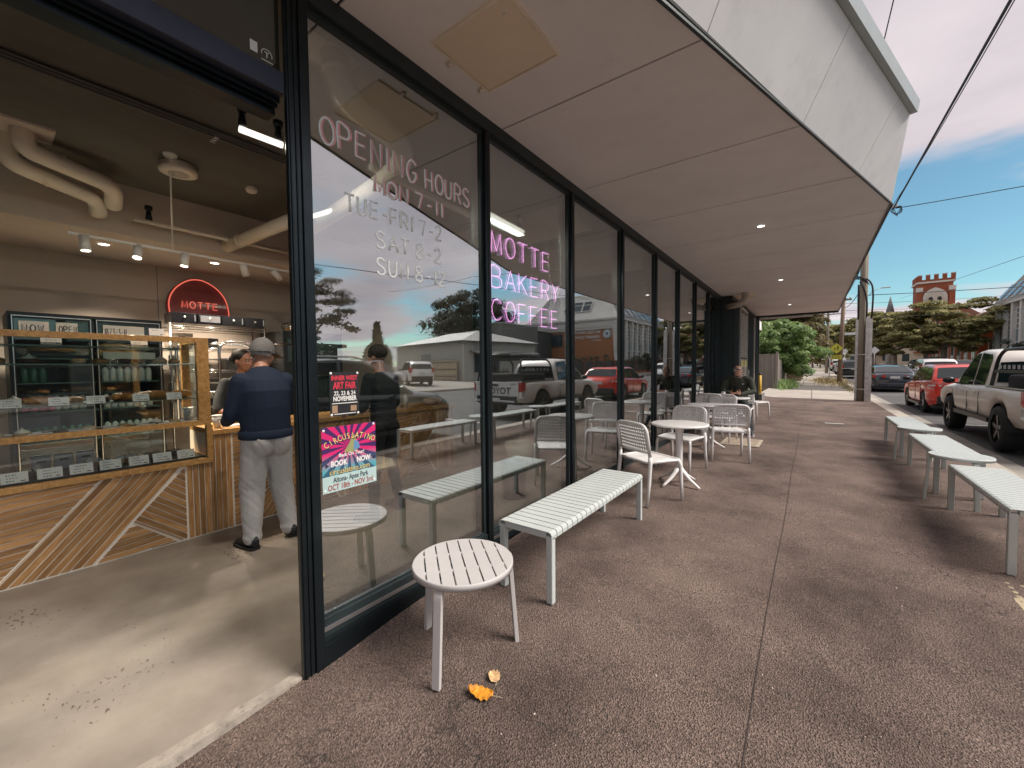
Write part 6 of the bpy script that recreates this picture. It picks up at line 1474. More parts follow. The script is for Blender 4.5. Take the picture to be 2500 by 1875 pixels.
def vehicle(label, cat, loc, rz, P, paint, group=None, name='parked_car'):
    t = thing(name, label, cat, loc, rz, group)
    L, W = P['L'], P['W']; hw = W/2; y0, y1 = -L/2, L/2; ax = P['axles']; wr = P['wr']; sill = P['sill']; Ra = wr*1.16
    ys = set(np.linspace(y0+.02, y1-.02, 34))
    for a in ax: ys |= set(a+Ra*math.cos(k*math.pi/12) for k in range(13)); ys |= {a-Ra-.012, a+Ra+.012}
    ys |= {y0, y0+.05, y0+.12, y1-.05, y1-.12, y1}
    for k in P.get('extra', []): ys.add(k)
    ys = sorted(y for y in ys if y0 <= y <= y1)
    secs = []
    for y in ys:
        e = min(y-y0, y1-y); wf = hw*(1-.16*max(0, 1-e/.38)**2) ; zb = lerp_tab(P['bottom'], y)
        for a in ax:
            d = abs(y-a)
            if d < Ra: zb = max(zb, wr*.98+math.sqrt(Ra*Ra-d*d))
        zs = lerp_tab(P['belt'], y); zt = lerp_tab(P['deck'], y); zb = min(zb, zs-.08); zm = zb+(zs-zb)*.55
        tuck = .03
        pts = [(wf*.90, zb), (wf*.985, zb+(zm-zb)*.45), (wf, zm), (wf*.995, zs-(zs-zm)*.45), (wf*.955, zs-.025), (wf*.90, zs+.0)]
        if zt > zs: pts += [(wf*.80, zs+(zt-zs)*.65), (wf*.5, zt), (0, zt+.012)]
        else: pts += [(wf*.80, zt), (wf*.5, zt), (0, zt)]
        secs.append((y, pts))
    n = len(secs[0][1]); vs = []; fs = []; full = 2*n-1
    for y, pts in secs:
        vs += [(x, y, z) for x, z in pts]+[(-x, y, z) for x, z in reversed(pts[:-1])]
    for i in range(len(secs)-1):
        for j in range(full-1): fs.append((i*full+j, (i+1)*full+j, (i+1)*full+j+1, i*full+j+1))
    fs.append(tuple(range(full))); fs.append(tuple(reversed(range((len(secs)-1)*full, len(secs)*full))))
    mb = MB(); mb.add(vs, fs, 0, True); body = mb.build('body', paint, t)
    # underside and arch liners
    mb = MB(); mb.box((-hw*.86, y0+.15, sill-.02), (hw*.86, y1-.15, min(lerp_tab(P['belt'], 0)-.1, .75))); mb.build('floor_pan', CBLK, t)
    for sx in (-1, 1):
        for a in ax:
            mb = MB(); k = 12; vs = []
            for j in range(k+1):
                an = math.pi*j/k; vs += [(sx*hw*.985, a+Ra*math.cos(an), wr*.98+Ra*math.sin(an)), (sx*hw*.55, a+Ra*math.cos(an), wr*.98+Ra*math.sin(an))]
            mb.add(vs, [(2*j, 2*j+1, 2*j+3, 2*j+2) for j in range(k)]); mb.build('arch_liner', CBLK, t, recalc=False)
            wheel(t, sx*(hw-.115), a, wr, sx, P.get('ww', .21))
    # greenhouse
    G = P['cabin']; gy = sorted(set(list(np.linspace(G[0][0], G[-1][0], 22))+[g[0] for g in G])); rw = P.get('roofw', .76)
    def zr(y): return lerp_tab(G, y)
    def zb_(y): return lerp_tab(P['belt'], y)-.012
    zmax = max(g[1] for g in G)
    def gx(y, tt):
        b = hw*.905; f = (zr(y)-zb_(y))/max(.01, zmax-zb_(y)); return b+(hw*rw-b)*tt*max(0, f)
    vs = []; fs = []; m = 7
    for y in gy:
        z0, z1 = zb_(y), zr(y); row = [(gx(y, 0), z0), (gx(y, .5), z0+(z1-z0)*.5), (gx(y, .93), z0+(z1-z0)*.93), (gx(y, 1)*.93, z1), (gx(y, 1)*.5, z1+.022*max(0, (z1-z0)/(zmax-z0+.01))), (0, z1+.03*max(0, (z1-z0)/(zmax-z0+.01)))]
        vs += [(x, y, z) for x, z in row]+[(-x, y, z) for x, z in reversed(row[:-1])]
    q = 11
    for i in range(len(gy)-1):
        for j in range(q-1): fs.append((i*q+j, (i+1)*q+j, (i+1)*q+j+1, i*q+j+1))
    fs.append(tuple(range(q))); fs.append(tuple(reversed(range((len(gy)-1)*q, len(gy)*q))))
    mb = MB(); mb.add(vs, fs, 0, True); mb.build('cabin', paint, t)
    for sx in (-1, 1):
        for (a, b, ta, tb) in P['windows']:          # window from y=a to y=b; ta,tb = inset at the ends
            K = 8; vs = []
            for k in range(K+1):
                y = a+(b-a)*k/K; z0, z1 = zb_(y)+.03, zr(y)-.055
                if z1 < z0+.015: z1 = z0+.015
                for tt in (0, .5, 1):
                    z = z0+(z1-z0)*tt; f = (z-zb_(y))/max(.01, zr(y)-zb_(y)); vs.append((sx*(gx(y, f)+.008), y, z))
            mb = MB(); mb.add(vs, [(k*3+j, (k+1)*3+j, (k+1)*3+j+1, k*3+j+1) for k in range(K) for j in range(2)], 0, True); mb.build('side_window', CGL, t, recalc=False)
    # screens
    for (a, b, nm) in P['screens']:                  # along the profile from y=a to y=b
        K = 6; vs = []
        for k in range(K+1):
            y = a+(b-a)*k/K; z = zr(y); dzy = (zr(b)-zr(a))/(b-a) if b != a else 0; nl = math.hypot(1, dzy); oy, oz = -dzy/nl*.012, 1/nl*.012
            for j in range(-4, 5):
                u = j/4; xx = u*(gx(y, 1)*.90 if True else 0); vs.append((xx, y+oy, z+oz+.030*max(0, (z-zb_(y))/(zmax-zb_(y)+.01))*(1-u*u)))
        mb = MB(); mb.add(vs, [(k*9+j, (k+1)*9+j, (k+1)*9+j+1, k*9+j+1) for k in range(K) for j in range(8)], 0, True); mb.build(nm, CGL, t, recalc=False)
    # doors gaps, handles, mirrors
    for sx in (-1, 1):
        for y in P['gaps']:
            z1 = lerp_tab(P['belt'], y)-.01; mb = MB(); mb.box((sx*(hw*.99), y-.004, sill+.1), (sx*(hw+.0035), y+.004, z1-.10)); mb.build('door_gap', CBLK, t)
        for y in P['handles']:
            z1 = lerp_tab(P['belt'], y)-.12; mb = MB(); mb.bar((sx*(hw+.012), y-.08, z1), (sx*(hw+.012), y+.08, z1), .02, .025); mb.build('door_handle', P.get('hm', paint), t, bevel=.006)
        ym = P['mirror']; zm = lerp_tab(P['belt'], ym)+.07
        mb = MB(); mb.bar((sx*hw*.88, ym, zm-.04), (sx*(hw+.04), ym, zm-.02), .05, .03); mb.ell((sx*(hw+.10), ym, zm+.03), (.10, .06, .075), 12, 8); mb.build('wing_mirror', P.get('mm', CBLK), t)
        mb = MB(); mb.box((sx*hw*.955, ax[0]+Ra+.04, sill-.0), (sx*(hw+.004), ax[1]-Ra-.04, sill+.075)); mb.build('sill_trim', P.get('sm', CBLK), t)
    # lamps
    for sx in (-1, 1):
        for (x0, x1, z0, z1, wrap, mat_) in P['tail']:
            mb = MB(); mb.prism([(sx*hw*x0, y0+.03), (sx*hw*x1, y0-.012+.06*(x1 > .9)), (sx*hw*min(1.006, x1+.04), y0+wrap)], z0, z1, 'z') if False else mb.add([(sx*hw*x0, y0-.008, z0), (sx*hw*x1, y0+.02, z0), (sx*hw*min(1.01, x1+.07), y0+wrap, z0+(z1-z0)*.2), (sx*hw*x0, y0-.008, z1), (sx*hw*x1, y0+.02, z1), (sx*hw*min(1.01, x1+.07), y0+wrap, z1)], [(0, 1, 4, 3), (1, 2, 5, 4), (3, 4, 5), (0, 2, 1)]); mb.build('tail_lamp', mat_, t, recalc=False)
        mb = MB(); zf = lerp_tab(P['belt'], y1-.1); mb.ell((sx*hw*.72, y1-.10, zf-.09), (.17, .12, .075), 14, 8); mb.build('head_lamp', LCLR, t)
    mb = MB(); mb.box((-hw*.80, y0-.05, P['bump'][0]), (hw*.80, y0+.2, P['bump'][1])); mb.build('rear_bumper', P.get('bm', CBLK), t, bevel=.03)
    mb = MB(); mb.box((-hw*.80, y1-.2, P['bump'][0]), (hw*.80, y1+.03, P['bump'][1])); mb.build('front_bumper', P.get('bm', CBLK), t, bevel=.03)
    mb = MB(); mb.box((-.19, y0-.062, P['plate']), (.19, y0-.052, P['plate']+.12)); mb.build('number_plate', PLATE, t)
    return t
def paint(name, c, metal=.0, rough=.25): return pm(name, c, rough, metal=metal, var=.03, coat=.8)
PW = paint('paint_white', (.72, .69, .66)); PR = paint('paint_red', (.66, .035, .018), .05); PD = paint('paint_graphite', (.035, .042, .055), .5); PK = paint('paint_black', (.008, .016, .018), .2); PSV = paint('paint_silver', (.42, .43, .44), .6); PBW = paint('paint_clean_white', (.68, .67, .65))
HATCH = dict(L=4.25, W=1.80, sill=.20, wr=.315, axles=(-1.27, 1.33), bottom=[(-2.12, .34), (-1.8, .24), (-.9, .20), (1, .20), (1.9, .22), (2.12, .30)],
    belt=[(-2.12, .98), (-1.9, 1.0), (-1, .98), (0, .94), (1, .90), (1.7, .82), (2.12, .66)], deck=[(-2.12, 1.0), (-1.5, 1.0), (1.0, .96), (1.1, .96), (1.8, .86), (2.12, .64)],
    cabin=[(-2.08, 1.02), (-1.72, 1.36), (-1.45, 1.44), (-.2, 1.475), (.25, 1.45), (1.18, .95)], windows=[(-1.75, -1.05, 0, 0), (-.98, -.22, 0, 0), (-.15, .95, 0, 0)], screens=[(-2.03, -1.70, 'rear_window'), (.33, 1.10, 'windscreen')],
    gaps=(-.19, -1.02, .95), handles=(-.85, .0), mirror=.72, tail=[(.60, .93, .80, .98, .28, LRED), (.70, .93, .84, .88, .12, LCLR)], bump=(.32, .55), plate=.72, bm=CBLK)
SEDAN = dict(L=4.65, W=1.80, sill=.18, wr=.33, axles=(-1.35, 1.35), bottom=[(-2.32, .34), (-1.9, .22), (0, .18), (2.0, .2), (2.32, .28)],
    belt=[(-2.32, .94), (-2.0, .98), (-1, .98), (0, .94), (1, .88), (1.8, .80), (2.32, .62)], deck=[(-2.32, .98), (-1.7, 1.05), (-1.5, 1.05), (1, .95), (1.9, .84), (2.32, .62)],
    cabin=[(-1.95, 1.03), (-1.1, 1.36), (-.4, 1.42), (.1, 1.40), (1.05, .94)], windows=[(-1.5, -.45, 0, 0), (-.38, .85, 0, 0)], screens=[(-1.85, -1.12, 'rear_window'), (.16, .98, 'windscreen')],
    gaps=(-.4, .85), handles=(-1.1, -.1), mirror=.62, tail=[(.42, .93, .78, .92, .30, LRED)], bump=(.30, .5), plate=.74, bm=PD)
SUVP = dict(L=4.75, W=1.90, sill=.28, wr=.37, axles=(-1.4, 1.42), bottom=[(-2.37, .42), (-2.0, .32), (0, .28), (2.0, .32), (2.37, .42)],
    belt=[(-2.37, 1.08), (-2, 1.12), (0, 1.08), (1.2, 1.04), (2, .98), (2.37, .80)], deck=[(-2.37, 1.1), (1.0, 1.1), (1.3, 1.1), (2.1, 1.02), (2.37, .80)],
    cabin=[(-2.34, 1.1), (-2.18, 1.55), (-1.9, 1.70), (-.3, 1.75), (.3, 1.71), (1.28, 1.08)], windows=[(-2.1, -1.35, 0, 0), (-1.28, -.35, 0, 0), (-.28, 1.05, 0, 0)], screens=[(-2.31, -2.19, 'rear_window'), (.38, 1.2, 'windscreen')],
    gaps=(-.31, -1.3, 1.05), handles=(-1.1, -.1), mirror=.82, tail=[(.74, .95, .92, 1.30, .16, LRED)], bump=(.38, .68), plate=.85, bm=CBLK)
UTE = dict(L=5.30, W=1.87, sill=.44, wr=.385, ww=.25, axles=(-1.50, 1.585), bottom=[(-2.65, .50), (-2.2, .47), (-.9, .45), (1, .45), (2.1, .46), (2.65, .55)],
    belt=[(-2.65, 1.08), (-.62, 1.09), (-.58, 1.08), (1, 1.04), (1.3, 1.04), (2.1, 1.0), (2.65, .86)], deck=[(-2.65, 1.0), (-.62, 1.0), (-.58, 1.08), (1.0, 1.08), (1.2, 1.11), (2.2, 1.05), (2.65, .86)], extra=[-.62, -.58],
    cabin=[(-.70, 1.08), (-.56, 1.55), (-.40, 1.72), (.2, 1.77), (.55, 1.74), (1.42, 1.10)], windows=[(-.46, .18, 0, 0), (.26, 1.20, 0, 0)], screens=[(-.68, -.57, 'rear_window'), (.62, 1.34, 'windscreen')],
    gaps=(-.50, .22, 1.25), handles=(-.28, .48), mirror=1.05, tail=[(.86, .965, .80, 1.06, .14, LRED), (.87, .96, .62, .80, .12, LCLR)], bump=(.46, .68), plate=.50, bm=CBLK, hm=CHRM)
PW2 = pm('paint_cream', (.78, .73, .67), .38, var=.03, coat=.25)
def zroad(x, y): return rz_(x, y)
ute = vehicle('pale grey double cab utility with racks over its tray parked beside the kerbside benches', 'utility truck', (4.56+.935, 12.0, zroad(5.6, 11.7)), 0, UTE, PW2, 'cars parked along the kerb', 'utility_truck')
# tray: black liner top, rails, rack, straps and bags
def ute_bed(t, text=None, rack=True):
    mb = MB(); mb.box((-.80, -2.60, 1.005), (.80, -.66, 1.02)); mb.build('tray_liner', CBLK, t)
    for sx in (-1, 1): mb = MB(); mb.box((sx*.80, -2.62, 1.08), (sx*.90, -.66, 1.10)); mb.build('tray_rail', CHRM, t, bevel=.006)
    mb = MB(); mb.box((-.80, -2.668, .66), (.80, -2.60, 1.09)); tg = mb.build('tailgate', PBW, t, bevel=.012)
    mb = MB(); mb.box((-.12, -2.675, .96), (.12, -2.668, 1.03)); mb.build('tailgate_handle', CBLK, tg)
    if text:
        o = text_obj(text, .27, frame_M((0, -2.6705, .82), (1, 0, 0), (0, 0, 1)), PBLT, tg, 'tailgate_lettering', .002, world=False, bold=.006)
        for i, (body, x) in enumerate((('HILUX', -.62), ('SR5', .62))): text_obj(body, .06, frame_M((x, -2.6705, 1.02), (1, 0, 0), (0, 0, 1)), PBLT, tg, 'tailgate_lettering', .002, world=False)
    if rack:
        fr_ = CBLK
        for sx in (-1, 1):
            mb = MB(); mb.tube(rail_pts([(sx*.82, -.72, 1.10), (sx*.76, -.80, 1.62), (sx*.74, -1.0, 1.74), (sx*.74, -2.45, 1.74), (sx*.80, -2.56, 1.10)], .12), .028, 8); mb.build('rack_hoop', fr_, t)
            mb = MB(); mb.bar((sx*.82, -.9, 1.36), (sx*.82, -2.5, 1.36), .03, .05); mb.build('rack_rail', fr_, t)
            mb = MB()
            for k in range(7): mb.box((sx*.795, -1.0-k*.2, 1.40), (sx*.805, -1.08-k*.2, 1.47))
            mb.build('rack_slot', PSV, t)
        for y in (-.95, -1.7, -2.4): mb = MB(); mb.bar((-.74, y, 1.74), (.74, y, 1.74), .05, .04); mb.build('cross_bar', fr_, t)
        mb = MB(); mb.ell((.2, -1.7, 1.86), (.42, .85, .13), 16, 10); mb.ell((-.35, -1.6, 1.84), (.22, .80, .10), 14, 8); mb.build('tarp_bundle', pm('black_tarp', (.015, .018, .020), .55, var=.3, vscale=9, bump=.8, bscale=9), t)
        mb = MB()
        for k in range(4): mb.tube(rail_pts([(-.70, -1.1-k*.4, 1.75), (-.4, -1.1-k*.4, 1.96), (.5, -1.1-k*.4, 2.0), (.72, -1.1-k*.4, 1.75)], .15), .014, 5, flat=.4)
        mb.build('strap', CBLK, t)
        mb = MB(); mb.box((-.7, -2.3, 1.03), (.65, -1.0, 1.30)); mb.build('tray_load', pm('black_canvas', (.02, .022, .024), .8, var=.3, bump=.5, bscale=12), t, bevel=.05)
        mb = MB(); mb.lathe([(0, -.10), (.10, -.1), (.13, 0), (.10, .1), (0, .1)], n=16); mb.build('spare_reel', CBLK, t).location = (.45, -2.2, 1.5)
PBLT = pm('badge_black', (.02, .02, .02), .4, var=0)
ute_bed(ute, 'TOYOTA')
mb = MB(); mb.box((-.72, -2.73, .50), (.72, -2.66, .56)); mb.build('step_bar', CHRM, ute, bevel=.01)
vehicle('bright red small hatchback parked in front of the pale utility', 'car', (4.78+.90, 16.95+2.1, zroad(5.7, 19)), 0, HATCH, PR, 'cars parked along the kerb')
vehicle('dark graphite sedan parked beyond the red hatchback', 'car', (4.62+.90, 29.4+2.33, zroad(5.5, 31)), R(1), SEDAN, PD, 'cars parked along the kerb')
v = vehicle('black high roofed family wagon parked nearest the camera, seen only in the window', 'car', (4.66+.95, 4.35, zroad(5.6, 4.3)), 0, dict(SUVP, bm=PK, sm=PK, mm=PK, tail=[(.74, .95, .92, 1.30, .16, LRED)]), PK, 'cars parked along the kerb')
for sx in (-1, 1): mb = MB(); mb.tube([(sx*.70, -1.9, 1.72), (sx*.70, -1.7, 1.79), (sx*.69, .0, 1.80), (sx*.68, .25, 1.74)], .018, 6); mb.build('roof_rail', SILV, v)
v = vehicle('black large wagon with silver tailgate strip parked beyond the power pole', 'car', (4.2+.95, 50+2.3, zroad(5.2, 52)), 0, dict(SUVP), PK, 'cars parked along the kerb'); mb = MB(); mb.box((-.9, -2.43, .92), (.9, -2.41, .97)); mb.build('tailgate_strip', SILV, v)
vehicle('silver car parked far along the kerb, ahead of the black wagon', 'car', (5.1, 62, zroad(5, 62)), 0, HATCH, PSV, 'cars parked along the kerb')
vehicle('white car parked farthest along the kerb', 'car', (5.1, 76, zroad(5, 76)), 0, SUVP, PBW, 'cars parked along the kerb')
vehicle('white sedan parked across the road beyond the dark sedan', 'car', (14.6, 62, zroad(14.6, 62)), R(180), SEDAN, PBW, 'cars parked across the road')
vehicle('silver wagon parked across the road near the church trees', 'car', (14.7, 73, zroad(14.6, 73)), R(180), SUVP, PSV, 'cars parked across the road')
vehicle('black sedan parked across the road farther than the silver wagon', 'car', (14.7, 84, zroad(14.6, 84)), R(180), SEDAN, PD, 'cars parked across the road')
vehicle('white wagon driving on the carriageway, seen in the far window panes', 'car', (8.7, 40, zroad(8.7, 40)), 0, SUVP, PBW)
u2 = vehicle('white double cab utility with a black rack parked across the road by the weatherboard shop', 'utility truck', (18.9, 14.0, zroad(18.5, 14)+.12), R(-12), UTE, PBW, 'white vehicles on the forecourt', 'utility_truck'); ute_bed(u2, None, False)
mb = MB(); mb.box((-.65, -.5, 1.84), (.65, .55, 1.88)); mb.build('roof_rack', CBLK, u2, bevel=.01)
vehicle('white wagon parked nose in against the timber fence of the weatherboard shop', 'car', (22.4, 20.6, zroad(22, 20)+.12), R(-62+0), SUVP, PBW, 'white vehicles on the forecourt')

# ================================================================ TREES
def leafmat(name, c, c2, trans=.25):
    if name in MATS: return MATS[name]
    m = bpy.data.materials.new(name); m.use_nodes = True; t = m.node_tree; b = t.nodes['Principled BSDF']; b.inputs['Roughness'].default_value = .55
    tc = N(t, 'ShaderNodeTexCoord'); n = N(t, 'ShaderNodeTexNoise'); n.inputs['Scale'].default_value = 1.3; n.inputs['Detail'].default_value = 6; n.inputs['Roughness'].default_value = .8; t.links.new(tc.outputs['Object'], n.inputs['Vector'])
    r = N(t, 'ShaderNodeValToRGB'); e = r.color_ramp.elements; e[0].position = .36; e[0].color = (*c, 1); e[1].position = .64; e[1].color = (*c2, 1); t.links.new(n.outputs[0], r.inputs[0])
    t.links.new(r.outputs[0], b.inputs['Base Color'])
    tr = N(t, 'ShaderNodeBsdfTranslucent'); t.links.new(r.outputs[0], tr.inputs[0]); mx = N(t, 'ShaderNodeMixShader'); mx.inputs[0].default_value = trans
    o = t.nodes['Material Output']; t.links.new(b.outputs[0], mx.inputs[1]); t.links.new(tr.outputs[0], mx.inputs[2]); t.links.new(mx.outputs[0], o.inputs[0]); MATS[name] = m; return m
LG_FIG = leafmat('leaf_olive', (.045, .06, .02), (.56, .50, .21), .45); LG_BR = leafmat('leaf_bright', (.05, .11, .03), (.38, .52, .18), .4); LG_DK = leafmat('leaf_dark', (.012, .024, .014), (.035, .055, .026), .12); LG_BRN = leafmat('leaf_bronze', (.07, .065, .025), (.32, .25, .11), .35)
BARK = pm('bark', (.17, .13, .10), .9, var=.35, vscale=9, bump=.7, bscale=14, stretch=(1, 1, .25)); BARKP = pm('bark_pale', (.30, .24, .19), .9, var=.3, vscale=9, bump=.6, bscale=14)
def leaves(C, Rr, n, size, flat=.5, seed=0, up=.5):
    """C: clump centres (k,3), Rr radii (k,3); leaf cards through the outer part of each clump"""
    g = np.random.default_rng(seed); k = len(C); idx = g.integers(0, k, n)
    d = g.normal(size=(n, 3)); d /= np.linalg.norm(d, axis=1)[:, None]; d[:, 2] = np.where(g.random(n) < up, np.abs(d[:, 2]), d[:, 2])
    rad = g.random(n)**.45; P = C[idx]+d*Rr[idx]*rad[:, None]
    dn = d/np.maximum(Rr[idx], .05); dn /= np.linalg.norm(dn, axis=1)[:, None]; dn += g.normal(size=(n, 3))*.32; dn /= np.linalg.norm(dn, axis=1)[:, None]   # cards face outward from their clump
    a = np.cross(dn, g.normal(size=(n, 3))); a /= np.linalg.norm(a, axis=1)[:, None]+1e-9; b = np.cross(dn, a)
    s = size*(.6+.8*g.random(n))[:, None]; V = np.stack([P-a*s*.5, P+b*s*.28, P+a*s*.5, P-b*s*.28], 1).reshape(-1, 3)
    return V
def leafmesh(name, V, m, parent, stuff=False):
    me = bpy.data.meshes.new(name); n = len(V)//4; me.vertices.add(len(V)); me.vertices.foreach_set('co', V.reshape(-1)); me.loops.add(len(V)); me.loops.foreach_set('vertex_index', np.arange(len(V), dtype=np.int32)); me.polygons.add(n)
    me.polygons.foreach_set('loop_start', np.arange(0, 4*n, 4, dtype=np.int32)); me.polygons.foreach_set('loop_total', np.full(n, 4, dtype=np.int32)); me.materials.append(m); me.update(calc_edges=True)
    o = bpy.data.objects.new(name, me); COL.objects.link(o)
    if parent: o.parent = parent
    return o
def tree(label, loc, H, crown, nclump, csize, nleaf, lsize, lm, bark=BARK, seed=1, base=.3, flatc=.5, trunk=.25, kind='tree', group=None, lean=0., ncurve=1., name='tree'):
    """crown = (rx, ry, rz) about the height base..H"""
    t = thing(name, label, kind, loc, 0, group); g = np.random.default_rng(seed); rx, ry, rz = crown; cz = H-rz
    C = []; 
    while len(C) < nclump:
        p = g.uniform(-1, 1, 3); q = np.linalg.norm(p)
        if q > 1 or q < .35: continue
        C.append((p[0]*rx*(1-.12*g.random()), p[1]*ry, cz+p[2]*rz))
    C = np.array(C); Rr = np.stack([csize*(.7+.6*g.random(nclump))]*3, 1); Rr[:, 2] *= flatc
    V = leaves(C, Rr, nleaf, lsize, .6, seed, .6); o = leafmesh('crown', V, lm, t)
    h0 = max(.4, cz-rz*.75); mb = MB(); mb.tube([(0, 0, -.2), (lean*.1, .02, h0*.5), (lean*.3, .0, h0)], [trunk, trunk*.75, trunk*.6], 10)
    for i in g.choice(nclump, min(nclump, 10), replace=False):
        c = C[i]; m1 = (c[0]*.35+lean*.3, c[1]*.35, h0+(c[2]-h0)*.45); mb.tube([(lean*.3, 0, h0-.1), m1, tuple(c)], [trunk*.5, trunk*.3, trunk*.08], 7)
    mb.build('trunk', bark, t); return t
def gr(x, y): return rz_(x, y)+(.12 if x > 16 else 0)
# far side: spreading trees before the church
tree('largest spreading olive tree with flat layered foliage in front of the church tower', (15.6, 75, gr(15.6, 75)), 9.6, (6.3, 4.6, 3.7), 105, 1.15, 48000, .34, LG_FIG, BARKP, 3, flatc=.34, trunk=.45)
tree('layered olive street tree just left of the church tower', (12.6, 88, gr(12.6, 88)), 8.9, (5.2, 4, 3.4), 75, 1.1, 28000, .36, LG_FIG, BARKP, 4, flatc=.34, trunk=.35)
tree('bronze green street tree right beside the timber power pole', (11.6, 104, gr(11.6, 104)), 10.5, (5.4, 4, 4.0), 70, 1.25, 26000, .42, LG_FIG, BARKP, 5, flatc=.34, trunk=.35)
tree('olive street tree at the end of the row of trees across the road', (11.8, 125, gr(11.8, 125)), 10.5, (6, 4, 4.2), 80, 1.5, 18000, .5, LG_FIG, BARK, 6, flatc=.38, trunk=.35)
tree('olive tree seen between the two leaning poles far down the footpath', (5.2, 118, gr(5.2, 118)), 10.2, (5.0, 4, 4.8), 80, 1.5, 18000, .5, LG_FIG, BARK, 7, flatc=.4, trunk=.35)
# footpath side
tree('bright green bushy tree spilling over the grey paling fence', (-.1, 34.5, gr(0, 34)), 4.5, (3.1, 3.6, 2.0), 100, .55, 42000, .20, LG_BR, BARK, 11, flatc=.7, trunk=.14)
tree('tall bronze green tree rising behind the bright bushy tree', (-1.0, 43, gr(0, 43)), 7.3, (4.0, 4, 3.5), 120, 1.1, 42000, .32, LG_BRN, BARK, 12, flatc=.55, trunk=.25)
for i, (x, y, h) in enumerate(((1.2, 66, 7.0), (.4, 82, 8.2), (3.0, 98, 7.0), (.8, 140, 10))):
    tree(['first', 'second', 'third', 'last'][i]+' dark leafy tree beyond the green one along the left of the footpath', (x-.9, y, gr(x, y)), h, (2.6, 3, h*.36), 36, 1.0, 13000, .42, [LG_FIG, LG_BRN][i % 2], BARK, 20+i, flatc=.5, trunk=.2, group='trees lining the left side of the footpath')
# trees across the road that the panes reflect
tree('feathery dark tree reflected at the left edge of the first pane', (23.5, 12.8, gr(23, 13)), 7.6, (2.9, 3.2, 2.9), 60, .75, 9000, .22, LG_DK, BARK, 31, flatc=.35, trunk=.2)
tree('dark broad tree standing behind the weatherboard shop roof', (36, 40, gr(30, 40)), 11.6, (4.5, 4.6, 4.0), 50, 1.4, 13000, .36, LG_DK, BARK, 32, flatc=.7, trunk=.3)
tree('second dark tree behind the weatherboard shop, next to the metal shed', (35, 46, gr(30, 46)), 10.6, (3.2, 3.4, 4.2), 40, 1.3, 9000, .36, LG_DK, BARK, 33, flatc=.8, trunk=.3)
cyp = thing('cypress', 'narrow pointed dark cypress left of the weatherboard shop, seen in the first pane', 'tree', (30, 22.6, gr(30, 22)))
g = np.random.default_rng(8); zz = g.random(7000)**.8*5.0; rr = np.where(zz < 3.0, 1.15*np.sqrt(np.clip(1-((zz-1.4)/2.0)**2, .05, 1)), .30*np.clip((5.0-zz)/2.0, .1, 1)+.06); an = g.random(7000)*6.28; P_ = np.stack([np.cos(an)*rr, np.sin(an)*rr, zz+.3], 1)
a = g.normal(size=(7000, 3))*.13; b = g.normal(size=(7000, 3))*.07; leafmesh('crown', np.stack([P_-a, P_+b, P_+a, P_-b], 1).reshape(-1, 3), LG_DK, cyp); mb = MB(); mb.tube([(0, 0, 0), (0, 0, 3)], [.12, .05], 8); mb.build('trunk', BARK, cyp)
# shrubs along the school wall
for i in range(9):
    if i < 5: x, y = 21+i*2.0, 53.6
    else: x, y = 18.6, 56+(i-5)*3.2
    t = thing('shrub', 'dark green shrub at the foot of the school, %s from the brick end' % names[i], 'shrub', (x, y, gr(x, y)), 0, 'shrubs along the school')
    g = np.random.default_rng(40+i); C = g.normal(size=(10, 3))*np.array([.4, .4, .6])+np.array([0, 0, 1.5]); leafmesh('foliage', leaves(C, np.full((10, 3), .5), 900, .22, .6, i, .5), LG_DK, t); mb = MB(); mb.tube([(0, 0, 0), (0, 0, 1.4)], [.05, .03], 6); mb.build('stem', BARK, t)
# weeds and verge grass
def tufts(name, label, cen, spread, n, h, m, cat='grass'):
    g = np.random.default_rng(n); P = np.stack([g.normal(cen[0], spread[0], n), g.normal(cen[1], spread[1], n)], 1); V = []
    for x, y in P:
        z = gz(max(.1, x), y)+.003; a = g.random()*6.28; hh = h*(.4+.8*g.random()); dx, dy = math.cos(a), math.sin(a); w = .012+.012*g.random()
        V += [(x-dy*w, y+dx*w, z), (x+dy*w, y-dx*w, z), (x+dx*hh*.6+dy*w*.3, y+dy*hh*.6-dx*w*.3, z+hh), (x+dx*hh*.6-dy*w*.3, y+dy*hh*.6+dx*w*.3, z+hh)]
    o = leafmesh(name, np.array(V), m, None); tag(o, label, cat, kind='stuff'); return o
tufts('weeds', 'straggly green weeds growing out from the foot of the paling fence', (.75, 30.5), (.22, 1.5), 1500, .42, LG_BR, 'weeds')
tufts('dry_grass', 'dry tan grass around the foot of the leaning power pole', (3.2, 41), (.5, 3.2), 2600, .16, pm('dry_grass', (.34, .27, .14), .9, var=.3))
tufts('kerb_weeds', 'low weeds along the kerb past the driveway', (3.7, 33), (.12, 3.0), 500, .14, LG_BRN, 'weeds')

